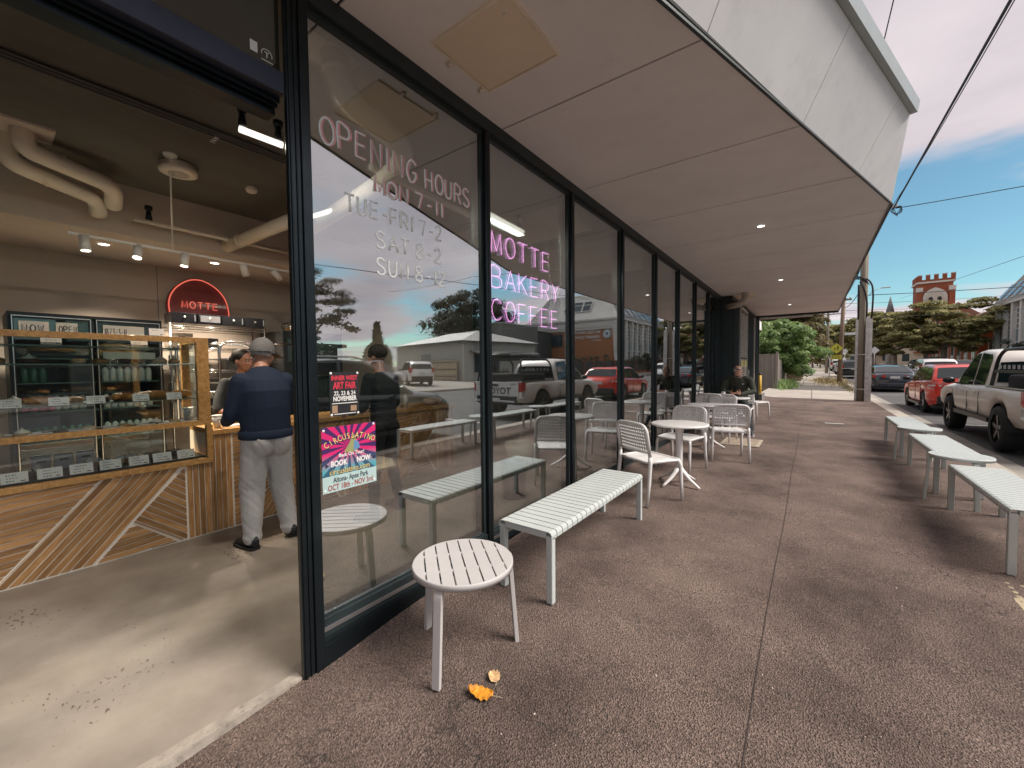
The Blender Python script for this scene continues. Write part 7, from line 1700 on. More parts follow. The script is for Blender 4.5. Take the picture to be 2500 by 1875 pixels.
# ================================================================ POLES, WIRES, SIGNS
WOODP = pm('weathered_pole', (.27, .235, .18), .9, var=.3, vscale=4, bump=.6, bscale=20, stretch=(1, 1, .08)); GALV = pm('galvanised', (.50, .49, .47), .5, metal=.35, var=.25, vscale=7, bump=.1)
WIRE = pm('wire_black', (.012, .013, .015), .6)
pz = gz(3.5, 20.2); px_, py_ = 3.52, 20.25
pl = thing('power_pole', 'thick weathered timber power pole clasped by tall galvanised channels at its base', 'power pole', (px_, py_, pz))
mb = MB(); mb.tube([(-.045, 0, -.2), (-.03, 0, 3.2), (.035, 0, 10.4)], [.105, .10, .085], 16); mb.build('pole_shaft', WOODP, pl)
mb = MB(); mb.tube([(.055, .10, -.2), (.05, .10, 3.2), (.06, .08, 7)], [.085, .08, .075], 14); mb.build('second_shaft', WOODP, pl)
for x0, y0_, w in ((-.20, -.02, .09), (.075, -.16, .12), (.20, -.04, .075)):
    mb = MB(); mb.box((x0, y0_-.02, 0), (x0+w, y0_, 3.15 if x0 < .1 else 3.1)); mb.box((x0, y0_, 0), (x0+.012, y0_+.1, 3.1)); mb.box((x0+w-.012, y0_, 0), (x0+w, y0_+.1, 3.1)); mb.build('steel_channel', GALV, pl)
for z in (1.75, .45): mb = MB(); mb.box((-.215, -.185, z), (.285, -.17, z+.03)); mb.box((-.215, -.17, z), (-.205, .12, z+.03)); mb.build('clamp_band', GALV, pl)
for sx, pts in enumerate(([(-.14, -.03, 3.1), (-.15, -.03, 3.8), (-.15, -.03, 4.4)], [(.09, -.13, 3.1), (.10, -.12, 3.7), (.02, -.12, 4.2), (-.12, -.1, 4.5)], [(.24, -.05, 3.1), (.27, -.06, 3.9), (.24, -.05, 4.35), (.10, -.05, 4.6), (-.25, -.05, 4.72)])):
    mb = MB(); mb.tube(rail_pts(pts, .2), .028, 8); mb.build('riser_cable', WIRE, pl)
mb = MB()
for k in range(5): mb.tube(rail_pts([(-.42+.02*k, -.08, 4.5+.03*k), (-.2, -.12, 4.68-.02*k), (.02, -.1, 4.62-.03*k), (.16, -.06, 4.35)], .2), .008, 5)
mb.build('looped_cable', WIRE, pl)
mb = MB(); mb.bar((-.10, 0, 7.05), (.85, -.2, 7.05), .07, .09); mb.build('cross_arm', GALV, pl)
mb = MB()
for x in (-.05, .3, .7): mb.lathe([(0, 0), (.03, 0), (.035, .05), (.02, .06), (.03, .1), (0, .12)], (x, -.1, 7.1), 10)
mb.build('insulator', pm('ceramic', (.2, .12, .09), .3), pl)
mb = MB()
for k in range(4): mb.tube(rail_pts([(.60+.04*k, -.2, 7.05), (.70+.05*k, -.2, 6.8-.05*k), (.95-.04*k, -.2, 6.75), (.98, -.2, 6.95+.03*k), (.75, -.2, 7.0)], .1), .010, 5)
mb.tube([(.5, -.2, 7.02), (.2, -.1, 6.4), (-.1, -.1, 5.2), (-.2, -.1, 4.7)], .014, 5)
mb.build('pigtail_cable', WIRE, pl)
mb = MB(); mb.tube([(.15, -.05, 3.95), (.24, -.05, 4.12), (.50, -.05, 4.2)], [.012, .011, .010], 6); mb.build('lamp_arm', GALV, pl)
mb = MB(); mb.box((.48, -.09, 4.185), (.74, -.01, 4.215)); mb.build('lamp_head', GALV, pl, bevel=.01)
def pole(label, x, y, H, r, lean=(0, 0), m=WOODP, arms=(), group='timber poles along the footpath'):
    t = thing('power_pole', label, 'power pole', (x, y, gr(x, y) if x > 16 else gz(x, y)), 0, group)
    mb = MB(); mb.tube([(0, 0, -.3), (lean[0]*.5, lean[1]*.5, H*.5), (lean[0], lean[1], H)], [r, r*.88, r*.72], 12); mb.build('pole_shaft', m, t)
    for z, w in arms:
        f = z/H; mb = MB(); mb.bar((lean[0]*f-w/2, -.15, z), (lean[0]*f+w/2, -.15, z+.02), .09, .10); mb.build('cross_arm', m, t)
        mb = MB()
        for k in range(4): mb.lathe([(0, 0), (.04, 0), (.04, .12), (0, .14)], (lean[0]*f-w/2+.1+k*(w-.2)/3, -.15, z+.05), 8)
        mb.build('insulator', MATS['ceramic'], t)
    return t
pole('leaning brown timber pole behind the yellow school crossing sign', 3.62, 38, 6.6, .15, (.16, 0), pm('red_pole', (.22, .145, .105), .9, var=.3, vscale=4, bump=.5, stretch=(1, 1, .1)), ((6.0, .9),))
pole('straight pale timber pole with two cross arms farther along the footpath', 3.42, 62, 11.0, .16, (.1, 0), WOODP, ((7.0, 3.2), (8.6, 2.6)))
pole('thin distant pole with cross arms beyond the pale pole', 3.2, 92, 12.5, .15, (0, 0), WOODP, ((9.5, 3.0), (11, 2.4)))
pole('farthest timber pole at the end of the footpath', 3.1, 126, 13, .16, (0, 0), WOODP, ((11, 3.0),))
wn = [0]
def wire(label, pts, r=.012, sag=0.):
    t = None; P = []
    for (a, b) in zip(pts[:-1], pts[1:]):
        a, b = Vector(a), Vector(b)
        for k in range(13):
            f = k/12; p = a.lerp(b, f); p.z -= sag*4*f*(1-f); P.append(p)
    P = [p for i, p in enumerate(P) if i == 0 or (p-P[i-1]).length > 1e-4]
    mb = MB(); mb.tube(P, r, 5); o = mb.build('overhead_wire', WIRE); tag(o, label, 'wire', 'overhead wires'); return o
wire('thick black cable running from the pole head to the top right corner of the photo', [(4.24, 20.1, 7.05), (4.33, 9.65, 7.0), (4.5, -12, 7.1)], .024, .0)
wire('thin cable twisted under the thick one towards the top right corner', [(4.1, 20.1, 6.95), (4.29, 14, 6.93), (4.42, 5, 7.06)], .009, .05)
wire('thin wire crossing the road from the pole head to the right edge', [(4.3, 20.1, 7.08), (16.4, 20.5, 7.6), (26, 21, 7.8)], .014, .15)
wire('thin wire rising steeply behind the gutter at the top', [(2.89, 9.99, 7.0), (2.9, 8.57, 7.0), (2.95, 3.0, 7.0)], .009)
wire('wire dropping from the pole head to the second pole', [(4.0, 20.2, 6.9), (3.7, 38, 6.1)], .012, .35)
wire('lower wire from the first pole to the leaning pole', [(3.6, 20.2, 4.7), (3.75, 38, 5.6)], .016, .3)
wire('long bright wire crossing the road in front of the church trees', [(3.55, 20.3, 4.1), (16.5, 24, 4.4), (30, 27, 4.9)], .012, .12)
for k in range(3): wire('upper street wire between the far poles, %s from the left' % names[k], [(2.2+k*.9, 38, 6.3), (2.2+k*1.1, 62, 8.7+rise(62)), (2.0+k*1.1, 92, 11+rise(92))], .012, .4)
for k in range(3): wire('wire across the road to the right of the near pole, %s from the top' % names[k], [(3.7, 38, 5.9-k*.5), (17, 44, 6.4-k*.5), (40, 50, 6.6)], .011, .2)
wire('wire along the far side of the road reflected in the first panes', [(8.0, -20, 2.6+.6), (8.2, 5.3, 4.15), (9.5, 60, 8.5)], .010, .0)
YSG = pm('sign_yellow', (.66, .60, .06), .5, var=.05); OSG = pm('sign_orange', (.72, .38, .05), .5, var=.05); SBK = pm('sign_black', (.02, .02, .02), .6)
def diamond(t, c, s, m, icon=None):
    mb = MB(); x, y, z = c; mb.prism([(x-s, z), (x, z-s), (x+s, z), (x, z+s)], y, y+.02, 'y'); mb.build('sign_plate', m, t, world=True)
    mb = MB(); k = s*.93
    for a, b in (((-k, 0), (0, -k)), ((0, -k), (k, 0)), ((k, 0), (0, k)), ((0, k), (-k, 0))): mb.bar((x+a[0], y-.004, z+a[1]), (x+b[0], y-.004, z+b[1]), .004, .016, up=(0, 1, 0))
    mb.build('sign_border', SBK, t, world=True)
    def fig(cx, cz, h):
        f = MB(); f.ell((cx, y-.006, cz+h*.42), (h*.10, .004, h*.10), 10, 6); f.bar((cx, y-.006, cz+h*.30), (cx, y-.006, cz-.02*h), h*.17, .004, up=(0, 1, 0))
        f.bar((cx, y-.006, cz), (cx-h*.16, y-.006, cz-h*.42), h*.09, .004, up=(0, 1, 0)); f.bar((cx, y-.006, cz), (cx+h*.16, y-.006, cz-h*.40), h*.09, .004, up=(0, 1, 0)); f.bar((cx, y-.006, cz+h*.24), (cx+h*.2, y-.006, cz+h*.05), h*.07, .004, up=(0, 1, 0)); f.bar((cx, y-.006, cz+h*.24), (cx-h*.2, y-.006, cz+h*.06), h*.07, .004, up=(0, 1, 0)); f.build('sign_figure', SBK, t, world=True)
    if icon == 'kids': fig(x-s*.22, z-s*.10, s*.62); fig(x+s*.20, z+s*.03, s*.85)
    if icon == 'lights':
        f = MB(); 
        for dz in (-.28, 0, .28): f.lathe([(0, 0), (s*.12, 0), (s*.12, .004), (0, .004)], (0, 0, 0), 12); 
        f = MB(); f.box((x-s*.14, y-.007, z-s*.42), (x+s*.14, y-.003, z+s*.42)); f.build('sign_figure', SBK, t, world=True)
t = thing('school_crossing_sign', 'yellow diamond sign with two walking children above a yellow plate on the leaning pole', 'road sign', (3.42, 37.7, 2))
diamond(t, (3.41, 37.6, 2.67), .40, YSG, 'kids'); mb = MB(); mb.box((3.12, 37.6, 1.88), (3.70, 37.62, 2.2)); mb.build('sign_plate', YSG, t, world=True)
text_obj('SCHOOL', .13, frame_M((3.41, 37.59, 2.10), (1, 0, 0), (0, 0, 1)), SBK, t, 'sign_lettering'); text_obj('AHEAD', .13, frame_M((3.41, 37.59, 1.97), (1, 0, 0), (0, 0, 1)), SBK, t, 'sign_lettering')
t = thing('orange_warning_sign', 'small orange diamond warning sign on the pale pole left of the yellow one', 'road sign', (3.3, 58, 2.5)); diamond(t, (3.22, 57.5, 2.75), .42, OSG, 'lights')
def postsign(label, x, y, h, shape, m, nm='road_sign', pm_=GALV):
    z0 = gr(x, y) if x > 16 else gz(min(x, 4), y) ; t = thing(nm, label, 'road sign', (x, y, z0)); mb = MB(); mb.tube([(0, 0, 0), (0, 0, h)], .03, 8); mb.build('post', pm_, t)
    mb = MB()
    if shape[0] == 'rect': mb.box((-shape[1]/2, -.05, h-shape[2]), (shape[1]/2, -.035, h))
    elif shape[0] == 'disc': mb.tube([(0, -.05, h-shape[1]), (0, -.035, h-shape[1])], shape[1], shape[2])
    mb.build('sign_plate', m, t); return t
postsign('slim grey parking sign post between the two diamond signs', 3.16, 42, 2.3, ('rect', .22, .5), pm('sign_pale', (.55, .54, .52), .5), 'parking_sign')
postsign('red octagonal stop sign far down the street', 5.6+1.2, 66, 2.9, ('disc', .35, 8), pm('sign_red2', (.50, .03, .04), .5), 'stop_sign')
postsign('round white sign beside the stop sign', 5.2, 64, 2.9, ('disc', .28, 16), WHITE)
postsign('tall white sign on a post across the road right of the pole', 7.55, 60, 3.0, ('disc', .42, 4), WHITE); postsign('white parking sign on a post across the road, seen in the fourth pane', 17.0, 47, 2.7, ('rect', .45, .75), WHITE, 'parking_sign', WHITE)
t = thing('street_name_sign', 'white street name blade on the leaning pole', 'street sign', (4.0, 38, 3.6)); mb = MB(); mb.box((3.85, 37.9, 3.62), (4.75, 37.93, 3.8)); mb.build('blade', WHITE, t, world=True)
# yellow bollard at the corner of the dark cladding
t = thing('bollard', 'yellow steel bollard with black top at the end of the dark wall', 'bollard', (.42, 18.0, gz(.42, 18)))
mb = MB(); mb.tube([(0, 0, 0), (0, 0, 1.02)], .055, 16); mb.build('post', pm('bollard_yellow', (.72, .42, .03), .5, var=.08), t); mb = MB(); mb.lathe([(.062, 1.0), (.062, 1.05), (.05, 1.07), (0, 1.075)], n=16); mb.build('cap', SBK, t)
t = thing('concrete_plinth', 'low concrete plinth at the foot of the dark wall beside the bollard', 'plinth', (.4, 18.3, .1)); mb = MB(); mb.box((.1, 17.7, .0), (.52, 18.8, .42)); mb.build('block', pm('plinth_grey', (.22, .2, .18), .9, var=.2), t, world=True)
# ---- paling fence: faces the crossing, then runs along the footpath
PAL = pm('grey_paling', (.235, .20, .175), .92, var=.3, vscale=3, bump=.6, bscale=30, stretch=(4, 4, .25), rnd=.18)
fc = thing('paling_fence', 'weathered grey timber paling fence at the far side of the driveway crossing', 'fence', (.36, 28.2, 0))
rn = random.Random(3)
pal = MB().box((-.055, -.012, 0), (.055, .012, 1)).mesh('paling', PAL)
for k in range(52):
    x = .30-k*.115; h = 2.06+rn.uniform(-.03, .03); o = bpy.data.objects.new('paling', pal); COL.objects.link(o); o.parent = fc; o.location = (x-.36, rn.uniform(-.008, .008), .10); o.scale = (1, 1, h); o.rotation_euler = (0, rn.uniform(-.008, .008), rn.uniform(-.06, .06))
    if k > 24: break
for k in range(92):
    y = 28.3+k*.118; h = (2.06 if k < 14 else 1.72)+rn.uniform(-.04, .04); o = bpy.data.objects.new('paling', pal); COL.objects.link(o); o.parent = fc; o.location = (rn.uniform(-.008, .008), y-28.2, gz(.3, y)-.02); o.scale = (1, 1, h); o.rotation_euler = (0, rn.uniform(-.008, .008), R(90)+rn.uniform(-.06, .06))
mb = MB(); mb.box((.30, 28.13, .1), (.42, 28.26, 2.28)); mb.build('fence_post', PAL, fc, world=True); mb = MB(); mb.box((-2.6, 28.10, .02), (.30, 28.19, .16)); mb.build('plinth_board', pm('plinth_board', (.33, .26, .21), .9, var=.2), fc, world=True)
for j, (y, m) in enumerate(((41.5, (.25, .17, .11)), (49, (.38, .17, .08)))):
    t = thing('planter_box', ['grey brown timber planter box under the bushy tree', 'orange brown timber planter box farther along the fence'][j], 'planter', (.75, y, gz(.7, y)))
    for k in range(4): mb = MB(); mb.box((-.55, 0, .02+k*.17), (.55, .03, .18+k*.17)); mb.box((.52, .03, .02+k*.17), (.55, 1.6, .18+k*.17)); mb.build('board', pm('planter_%d' % j, m, .85, var=.3, vscale=4), t)
    mb = MB(); mb.box((-.5, .04, .5), (.5, 1.55, .64)); mb.build('soil', DIRTM, t)

# ================================================================ BUILDINGS
BRK = pm('red_brick', (.30, .085, .040), .9, var=.25, vscale=2.0, bump=.2, bscale=40); BRKO = pm('orange_brick', (.38, .16, .070), .9, var=.22, vscale=1.5, bump=.3, bscale=30, stretch=(1, 1, 4))
REND = pm('white_render', (.62, .59, .55), .8, var=.06); TIN = pm('roof_tin', (.44, .43, .41), .5, metal=.2, var=.12, vscale=1); WBD = pm('weatherboard', (.52, .50, .45), .8, var=.08, vscale=2, dirt=.1)
WGL = pm('window_glass', (.05, .07, .08), .08, var=.2, vscale=1); SPAN = pm('spandrel_grey', (.16, .20, .21), .6); TERR = pm('roof_tile', (.26, .11, .07), .85, var=.25, vscale=6)
# --- weatherboard shop
hz_ = gr(24, 28); wb = thing('weatherboard_shop', 'old cream weatherboard shop with a low hipped iron roof, seen in the first panes', 'building', (24, 27.6, hz_))
U = Vector((.978, .208, 0)).normalized(); Vv = Vector((-.208*0, 1, 0)); Vv = Vector((-U.y, U.x, 0)); LW, LF, HE = 13.5, 9.2, 3.75
def hp(u, v, z): return U*u+Vv*v+Vector((0, 0, z))
mb = MB(); mb.add([hp(.02, .02, 0), hp(LW-.02, .02, 0), hp(LW-.02, LF-.02, 0), hp(.02, LF-.02, 0), hp(.02, .02, HE), hp(LW-.02, .02, HE), hp(LW-.02, LF-.02, HE), hp(.02, LF-.02, HE)], [(0, 1, 5, 4), (1, 2, 6, 5), (2, 3, 7, 6), (3, 0, 4, 7)]); mb.build('wall', WBD, wb)
for k in range(24):
    z = .05+k*.154
    for side in (0, 1):
        mb = MB()
        if side == 0: vs = [hp(0, 0, z), hp(LW, 0, z), hp(LW, .015, z+.150), hp(0, .015, z+.150), hp(0, -.045, z), hp(LW, -.045, z)]
        else: vs = [hp(0, 0, z), hp(0, LF, z), hp(.015, LF, z+.15), hp(.015, 0, z+.15), hp(-.045, 0, z), hp(-.045, LF, z)]
        mb.add(vs, [(4, 5, 2, 3), (0, 1, 5, 4)]); mb.build('board', WBD, wb, recalc=False)
for u, v in ((0, 0), (LW, 0), (0, LF)): mb = MB(); c = hp(u, v, 0); mb.box((c.x-.06, c.y-.06, 0), (c.x+.06, c.y+.06, HE)); mb.build('corner_board', WBD, wb)
ov_ = .45; e = [hp(-ov_, -ov_, HE), hp(LW+ov_, -ov_, HE), hp(LW+ov_, LF+ov_, HE), hp(-ov_, LF+ov_, HE)]; rd = [hp(LF*.42, LF*.5, HE+1.45), hp(LW-LF*.42, LF*.5, HE+1.45)]
mb = MB(); mb.add(e+rd, [(0, 1, 5, 4), (1, 2, 5), (2, 3, 4, 5), (3, 0, 4), (3, 2, 1, 0)]); mb.build('roof', TIN, wb)
for a, b in ((0, 1), (3, 0)): mb = MB(); mb.bar(e[a]+Vector((0, 0, -.05)), e[b]+Vector((0, 0, -.05)), .12, .12); mb.build('gutter', pm('gutter_dark', (.09, .10, .10), .5), wb)
mb = MB(); mb.add([hp(5.6, -.03, 2.0), hp(7.6, -.03, 2.0), hp(7.6, -.03, 2.65), hp(5.6, -.03, 2.65)], [(0, 1, 2, 3)]); mb.build('window', WGL, wb, recalc=False)
mb = MB(); mb.add([hp(-.05, 1.2, .8), hp(-.05, 4.4, .8), hp(-.05, 4.4, 2.6), hp(-.05, 1.2, 2.6)], [(0, 1, 2, 3)]); mb.build('window', WGL, wb, recalc=False)
mb = MB(); mb.add([hp(-.0, .6, 2.9), hp(-.0, 8.6, 2.9), hp(-1.6, 8.6, 2.6), hp(-1.6, .6, 2.6)], [(0, 1, 2, 3)]); mb.build('verandah', TIN, wb, recalc=False)
# timber gate fence in front of its side wall
tf = thing('timber_yard_fence', 'pale timber yard fence with dark rails against the weatherboard wall', 'fence', (24, 27.2, hz_))
PT2 = pm('pale_paling', (.50, .42, .30), .9, var=.15, rnd=.1)
for k in range(36):
    c = hp(.6+k*.165, -.45, 0); mb = MB(); mb.box((c.x-.075, c.y+.4-.012, .1), (c.x+.075, c.y+.4+.012, 1.95)); mb.build('paling', PT2, tf)
for z in (.45, 1.1, 1.75): a, b = hp(.5, -.5, z), hp(6.6, -.5, z); mb = MB(); mb.bar(a+Vector((0, .33, 0)), b+Vector((0, .33, 0)), .03, .06); mb.build('fence_rail', SBK, tf)
# low rendered wall to the left of it
lw = thing('rendered_wall', 'low grey rendered boundary wall left of the weatherboard shop', 'wall', (20.6, 14, gr(20, 10))); mb = MB(); mb.box((19.6+1.0, 3, 0), (20.9, 15.6, 1.75)); mb.build('wall_face', pm('wall_render', (.30, .30, .28), .9, var=.15), lw, world=True); mb = MB(); mb.box((20.52, 2.96, 1.75), (20.98, 15.64, 1.83)); mb.build('coping', REND, lw, world=True)
# dark house behind the feathery tree
dh = thing('dark_house', 'dark low house under the feathery tree at the left of the first pane', 'building', (28, 4, 0)); mb = MB(); mb.box((27, -4, 0), (36, 17, 3.1)); mb.build('wall', pm('dark_wall', (.07, .07, .065), .9), dh, world=True); mb = MB(); mb.box((26.4, -4.5, 3.1), (36.5, 17.4, 3.35)); mb.build('roof', pm('dark_roof', (.05, .05, .05), .8), dh, world=True)
for y in (6, 11): mb = MB(); mb.box((26.97, y, 1), (27, y+1.6, 2.2)); mb.build('window', WGL, dh, world=True)
# --- grey metal shed between shop and school
sh = thing('metal_shed', 'grey ribbed metal shed between the weatherboard shop and the school', 'building', (30, 40, gr(30, 40)))
mb = MB(); mb.box((30, 41.2, 0), (40, 49.5, 7.2)); mb.build('wall', pm('shed_grey', (.22, .23, .21), .6, metal=.2), sh, world=True)
for k in range(27): mb = MB(); mb.box((29.95, 41.25+k*.31, 0), (30, 41.37+k*.31, 7.2)); mb.build('wall_rib', MATS['shed_grey'], sh, world=True)
mb = MB(); mb.box((29.9, 41.1, 7.2), (40, 49.6, 7.35)); mb.build('roof', TIN, sh, world=True)
ds = thing('dark_block', 'dark flat roofed block between the metal shed and the school', 'building', (31, 50, gr(30, 50))); mb = MB(); mb.box((30.5, 49.9, 0), (40, 54.6, 6.6)); mb.build('wall', pm('dark_block', (.05, .06, .06), .7), ds, world=True); mb = MB(); mb.box((30.4, 49.8, 6.6), (40, 54.6, 6.8)); mb.build('roof', CBLK, ds, world=True)
# --- school: orange brick end wall (faces us) and a long white wing along the road
XS0, YS0, YS1 = 20.0, 55.0, 77.0
zg = gr(20, 55)-.1
sc = thing('school_building', 'two storey school with orange brick end wall, white framed windows and a steep pale roof', 'building', (XS0, YS0, zg))
mb = MB(); mb.box((XS0+.35, YS0+.25, zg), (XS0+15.5, YS1, 8.1)); mb.build('brick_wall', BRKO, sc, world=True)
mb = MB(); mb.box((XS0, YS0, zg), (XS0+.7, YS0+.5, 8.2)); mb.build('corner_pier', REND, sc, world=True)
mb = MB(); mb.box((XS0+.7, YS0, 7.3), (XS0+15.7, YS0+.3, 8.25)); mb.build('white_band', REND, sc, world=True)
mb = MB(); mb.box((XS0+.7, YS0+.08, 6.95), (XS0+15.5, YS0+.25, 7.3)); mb.build('white_band', REND, sc, world=True)
mb = MB(); mb.box((XS0-.25, YS0-.2, 8.25), (XS0+16, YS1+.3, 8.5)); mb.build('cornice', REND, sc, world=True)
rf = MB(); zr0, zr1 = 8.5, 12.6; rf.add([(XS0-.1, YS0-.05, zr0), (XS0+16, YS0-.05, zr0), (XS0+16, YS1, zr0), (XS0-.1, YS1, zr0), (XS0+2.6, YS0+2.6, zr1), (XS0+13, YS0+2.6, zr1), (XS0+13, YS1-1, zr1), (XS0+2.6, YS1-1, zr1)], [(0, 1, 5, 4), (1, 2, 6, 5), (2, 3, 7, 6), (3, 0, 4, 7), (4, 5, 6, 7)]); ro = rf.build('roof', TIN, sc, world=True)
for k in range(52):
    x = XS0+.1+k*.3; x1 = XS0+2.6+(x-XS0)*(10.4/16.1); mb = MB(); mb.bar((x, YS0-.06, zr0+.02), (x1, YS0+2.59, zr1+.02), .035, .05); mb.build('roof_rib', TIN, ro, world=True); 
for k in range(70):
    y = YS0+.2+k*.31; y1 = YS0+2.6+(y-YS0)*((YS1-1-YS0-2.6)/(YS1-YS0)); mb = MB(); mb.bar((XS0-.11, y, zr0+.02), (XS0+2.59, y1, zr1+.02), .035, .05); mb.build('roof_rib', TIN, ro, world=True)
# roof window on the gable, facing us
d = MB(); 
def onroof(x, f, off=.08): return (XS0+2.6*f+(x-XS0)*(1-f*(1-10.4/16.1)) if False else x, YS0-.05+2.65*f-off, zr0+(zr1-zr0)*f+off*.4)
mb = MB(); mb.add([onroof(24.6, .30), onroof(29.2, .30), onroof(29.2, .72), onroof(24.6, .72)], [(0, 1, 2, 3)]); rw_ = mb.build('roof_window', REND, sc, world=True, recalc=False)
for i in range(3):
    for f0, f1 in ((.33, .54), (.57, .69)):
        x = 24.75+i*1.5; mb = MB(); mb.add([onroof(x, f0, .11), onroof(x+1.3, f0, .11), onroof(x+1.3, f1, .11), onroof(x, f1, .11)], [(0, 1, 2, 3)]); mb.build('window_pane', WGL, rw_, world=True, recalc=False)
# skylights on the street slope
for k in range(8):
    y = YS0+3.2+k*2.4
    def sl(yy, f, off=.07): return (XS0-.1+2.7*f-off, yy, zr0+(zr1-zr0)*f+off*.6)
    mb = MB(); mb.add([sl(y, .12), sl(y+1.5, .12), sl(y+1.5, .62), sl(y, .62)], [(0, 1, 2, 3)]); o = mb.build('skylight', REND, sc, world=True, recalc=False)
    mb = MB(); mb.add([sl(y+.1, .15, .1), sl(y+1.4, .15, .1), sl(y+1.4, .45, .1), sl(y+.1, .45, .1)], [(0, 1, 2, 3)]); mb.add([sl(y+.1, .48, .1), sl(y+1.4, .48, .1), sl(y+1.4, .60, .1), sl(y+.1, .60, .1)], [(0, 1, 2, 3)]); mb.build('skylight_pane', pm('sky_glass', (.20, .27, .32), .08, var=.1), o, world=True, recalc=False)
# wing facade: bays of white grid windows, two storeys
n_b = 9; bw = (YS1-YS0-.5)/n_b
for k in range(n_b):
    y = YS0+.5+k*bw
    mb = MB(); mb.box((XS0-.10, y, zg), (XS0+.36, y+.55, 8.25)); mb.build('pier', REND, sc, world=True)
    for z0, z1 in ((1.5, 3.9), (5.3, 7.7)):
        mb = MB(); mb.box((XS0+.20, y+.56, z0), (XS0+.345, y+bw-.01, z1)); w_ = mb.build('window', REND, sc, world=True)
        nx, nz = 4, 4
        for i in range(nx):
            for j in range(nz):
                a = y+.64+i*(bw-.75)/nx; zz0 = z0+.08+j*(z1-z0-.1)/nz; mb = MB(); mb.box((XS0+.185, a, zz0), (XS0+.199, a+(bw-.75)/nx-.09, zz0+(z1-z0-.1)/nz-.09)); mb.build('window_pane', WGL, w_, world=True)
    for z0, z1 in ((zg, 1.5), (3.9, 5.3)): mb = MB(); mb.box((XS0+.22, y+.56, z0), (XS0+.34, y+bw-.01, z1)); mb.build('spandrel_panel', SPAN, sc, world=True)
# end return and the sign
for x in (XS0+8.2, XS0+13): mb = MB(); mb.box((x, YS0+.15, zg), (x+.35, YS0+.25, 6.95)); mb.build('white_pier', REND, sc, world=True)
mb = MB(); mb.box((XS0+9, YS0+.2, 4.6), (XS0+12.6, YS0+.25, 6.6)); w_ = mb.build('window', WGL, sc, world=True)
SLW = pm('letter_white', (.66, .66, .64), .5)
text_obj('SACRED HEART', .62, frame_M((24.9, YS0+.2, 6.60), (1, 0, 0), (0, 0, 1)), SLW, sc, 'sign_lettering', .03, sx=.95, bold=.008)
text_obj('PRIMARY SCHOOL', .62, frame_M((25.4, YS0+.2, 5.85), (1, 0, 0), (0, 0, 1)), SLW, sc, 'sign_lettering', .03, sx=.95, bold=.008)
text_obj('NEWPORT', .34, frame_M((23.5, YS0+.2, 5.32), (1, 0, 0), (0, 0, 1)), SLW, sc, 'sign_lettering', .03)
mb = MB(); mb.tube([(21.75, YS0+.25, 6.2), (21.75, YS0+.12, 6.2)], .66, 28); cr_ = mb.build('round_crest', pm('crest_blue', (.33, .52, .58), .5), sc, world=True)
mb = MB(); mb.tube([(21.75, YS0+.12, 6.2), (21.75, YS0+.09, 6.2)], .46, 28); mb.build('crest_disc', SLW, cr_, world=True)
mb = MB(); mb.prism([(21.55, 6.38), (21.95, 6.38), (21.95, 6.15), (21.75, 5.92), (21.55, 6.15)], YS0+.06, YS0+.09, 'y'); mb.build('crest_shield', pm('crest_navy', (.06, .12, .22), .5), cr_, world=True)
# dark hedge-fence and brick base wall along the school frontage
sf = thing('school_fence', 'long dark slatted fence on a low brick base along the school frontage', 'fence', (18.3, 55, 0))
for k in range(12):
    y = 38+k*2.8; mb = MB(); mb.box((18.3, y+.03, gr(18, y)+.35), (18.36, y+2.77, gr(18, y)+1.9)); mb.build('fence_panel', CBLK, sf, world=True); mb = MB(); mb.box((18.25, y-.06, gr(18, y)), (18.45, y+.06+.0, gr(18, y)+2.0)); mb.build('brick_pier', BRK, sf, world=True)
    mb = MB(); mb.box((18.24, y+.06, gr(18, y)-.05), (18.44, y+2.74, gr(18, y)+.35)); mb.build('brick_base', BRK, sf, world=True)
mb = MB()
# --- church beyond
cy_ = 140.; cg = rise(cy_)+.1
ch = thing('brick_church', 'red brick church with a square battlemented tower and white stone arches behind the trees', 'building', (25.5, cy_, cg))
mb = MB(); mb.box((22.6, cy_, cg), (28.6, cy_+6, 21.0)); tw = mb.build('tower', BRK, ch, world=True)
for x in (22.35, 27.9):
    mb = MB(); mb.box((x, cy_-.5, cg), (x+1.0, cy_+.6, 19.0)); mb.build('buttress', BRK, tw, world=True)
    mb = MB(); mb.prism([(x-.08, 19.0), (x+1.08, 19.0), (x+1.08, 20.0), (x-.08, 20.0)], cy_-.62, cy_+.2, 'y'); mb.build('buttress_cap', REND, tw, world=True)
mb = MB(); mb.box((22.3, cy_-.3, 21.0), (28.9, cy_+6.3, 21.4)); mb.build('string_course', REND, tw, world=True)
for k in range(5):
    x = 22.5+k*1.42; mb = MB(); mb.box((x, cy_-.2, 21.4), (x+.75, cy_+.15, 22.9)); mb.build('merlon', BRK, tw, world=True); mb = MB(); mb.box((x-.05, cy_-.25, 22.9), (x+.80, cy_+.2, 23.1)); mb.build('merlon_cap', REND, tw, world=True)
for k in range(4): y = cy_+.6+k*1.4; mb = MB(); mb.box((22.35, y, 21.4), (22.7, y+.75, 22.9)); mb.build('merlon', BRK, tw, world=True)
mb = MB(); mb.box((22.5, cy_-.1, 21.4), (28.7, cy_+6, 21.9)); mb.build('parapet', BRK, tw, world=True)
def arch(cx, z0, w, h, y, m, parent, nm, t=.35, d=.15):
    pts = []; K = 8
    for s in (-1, 1):
        seq = [(s*w, z0)]+[(s*(w*(2*math.cos(a)-1)), z0+h*.45+2*w*math.sin(a)*.62) for a in np.linspace(0, math.pi/3, K)]
        pts.append([(cx+x, z) for x, z in seq])
    poly = pts[1]+list(reversed(pts[0])); mb = MB(); mb.prism(poly, y-d, y, 'y'); return mb.build(nm, m, parent, world=True)
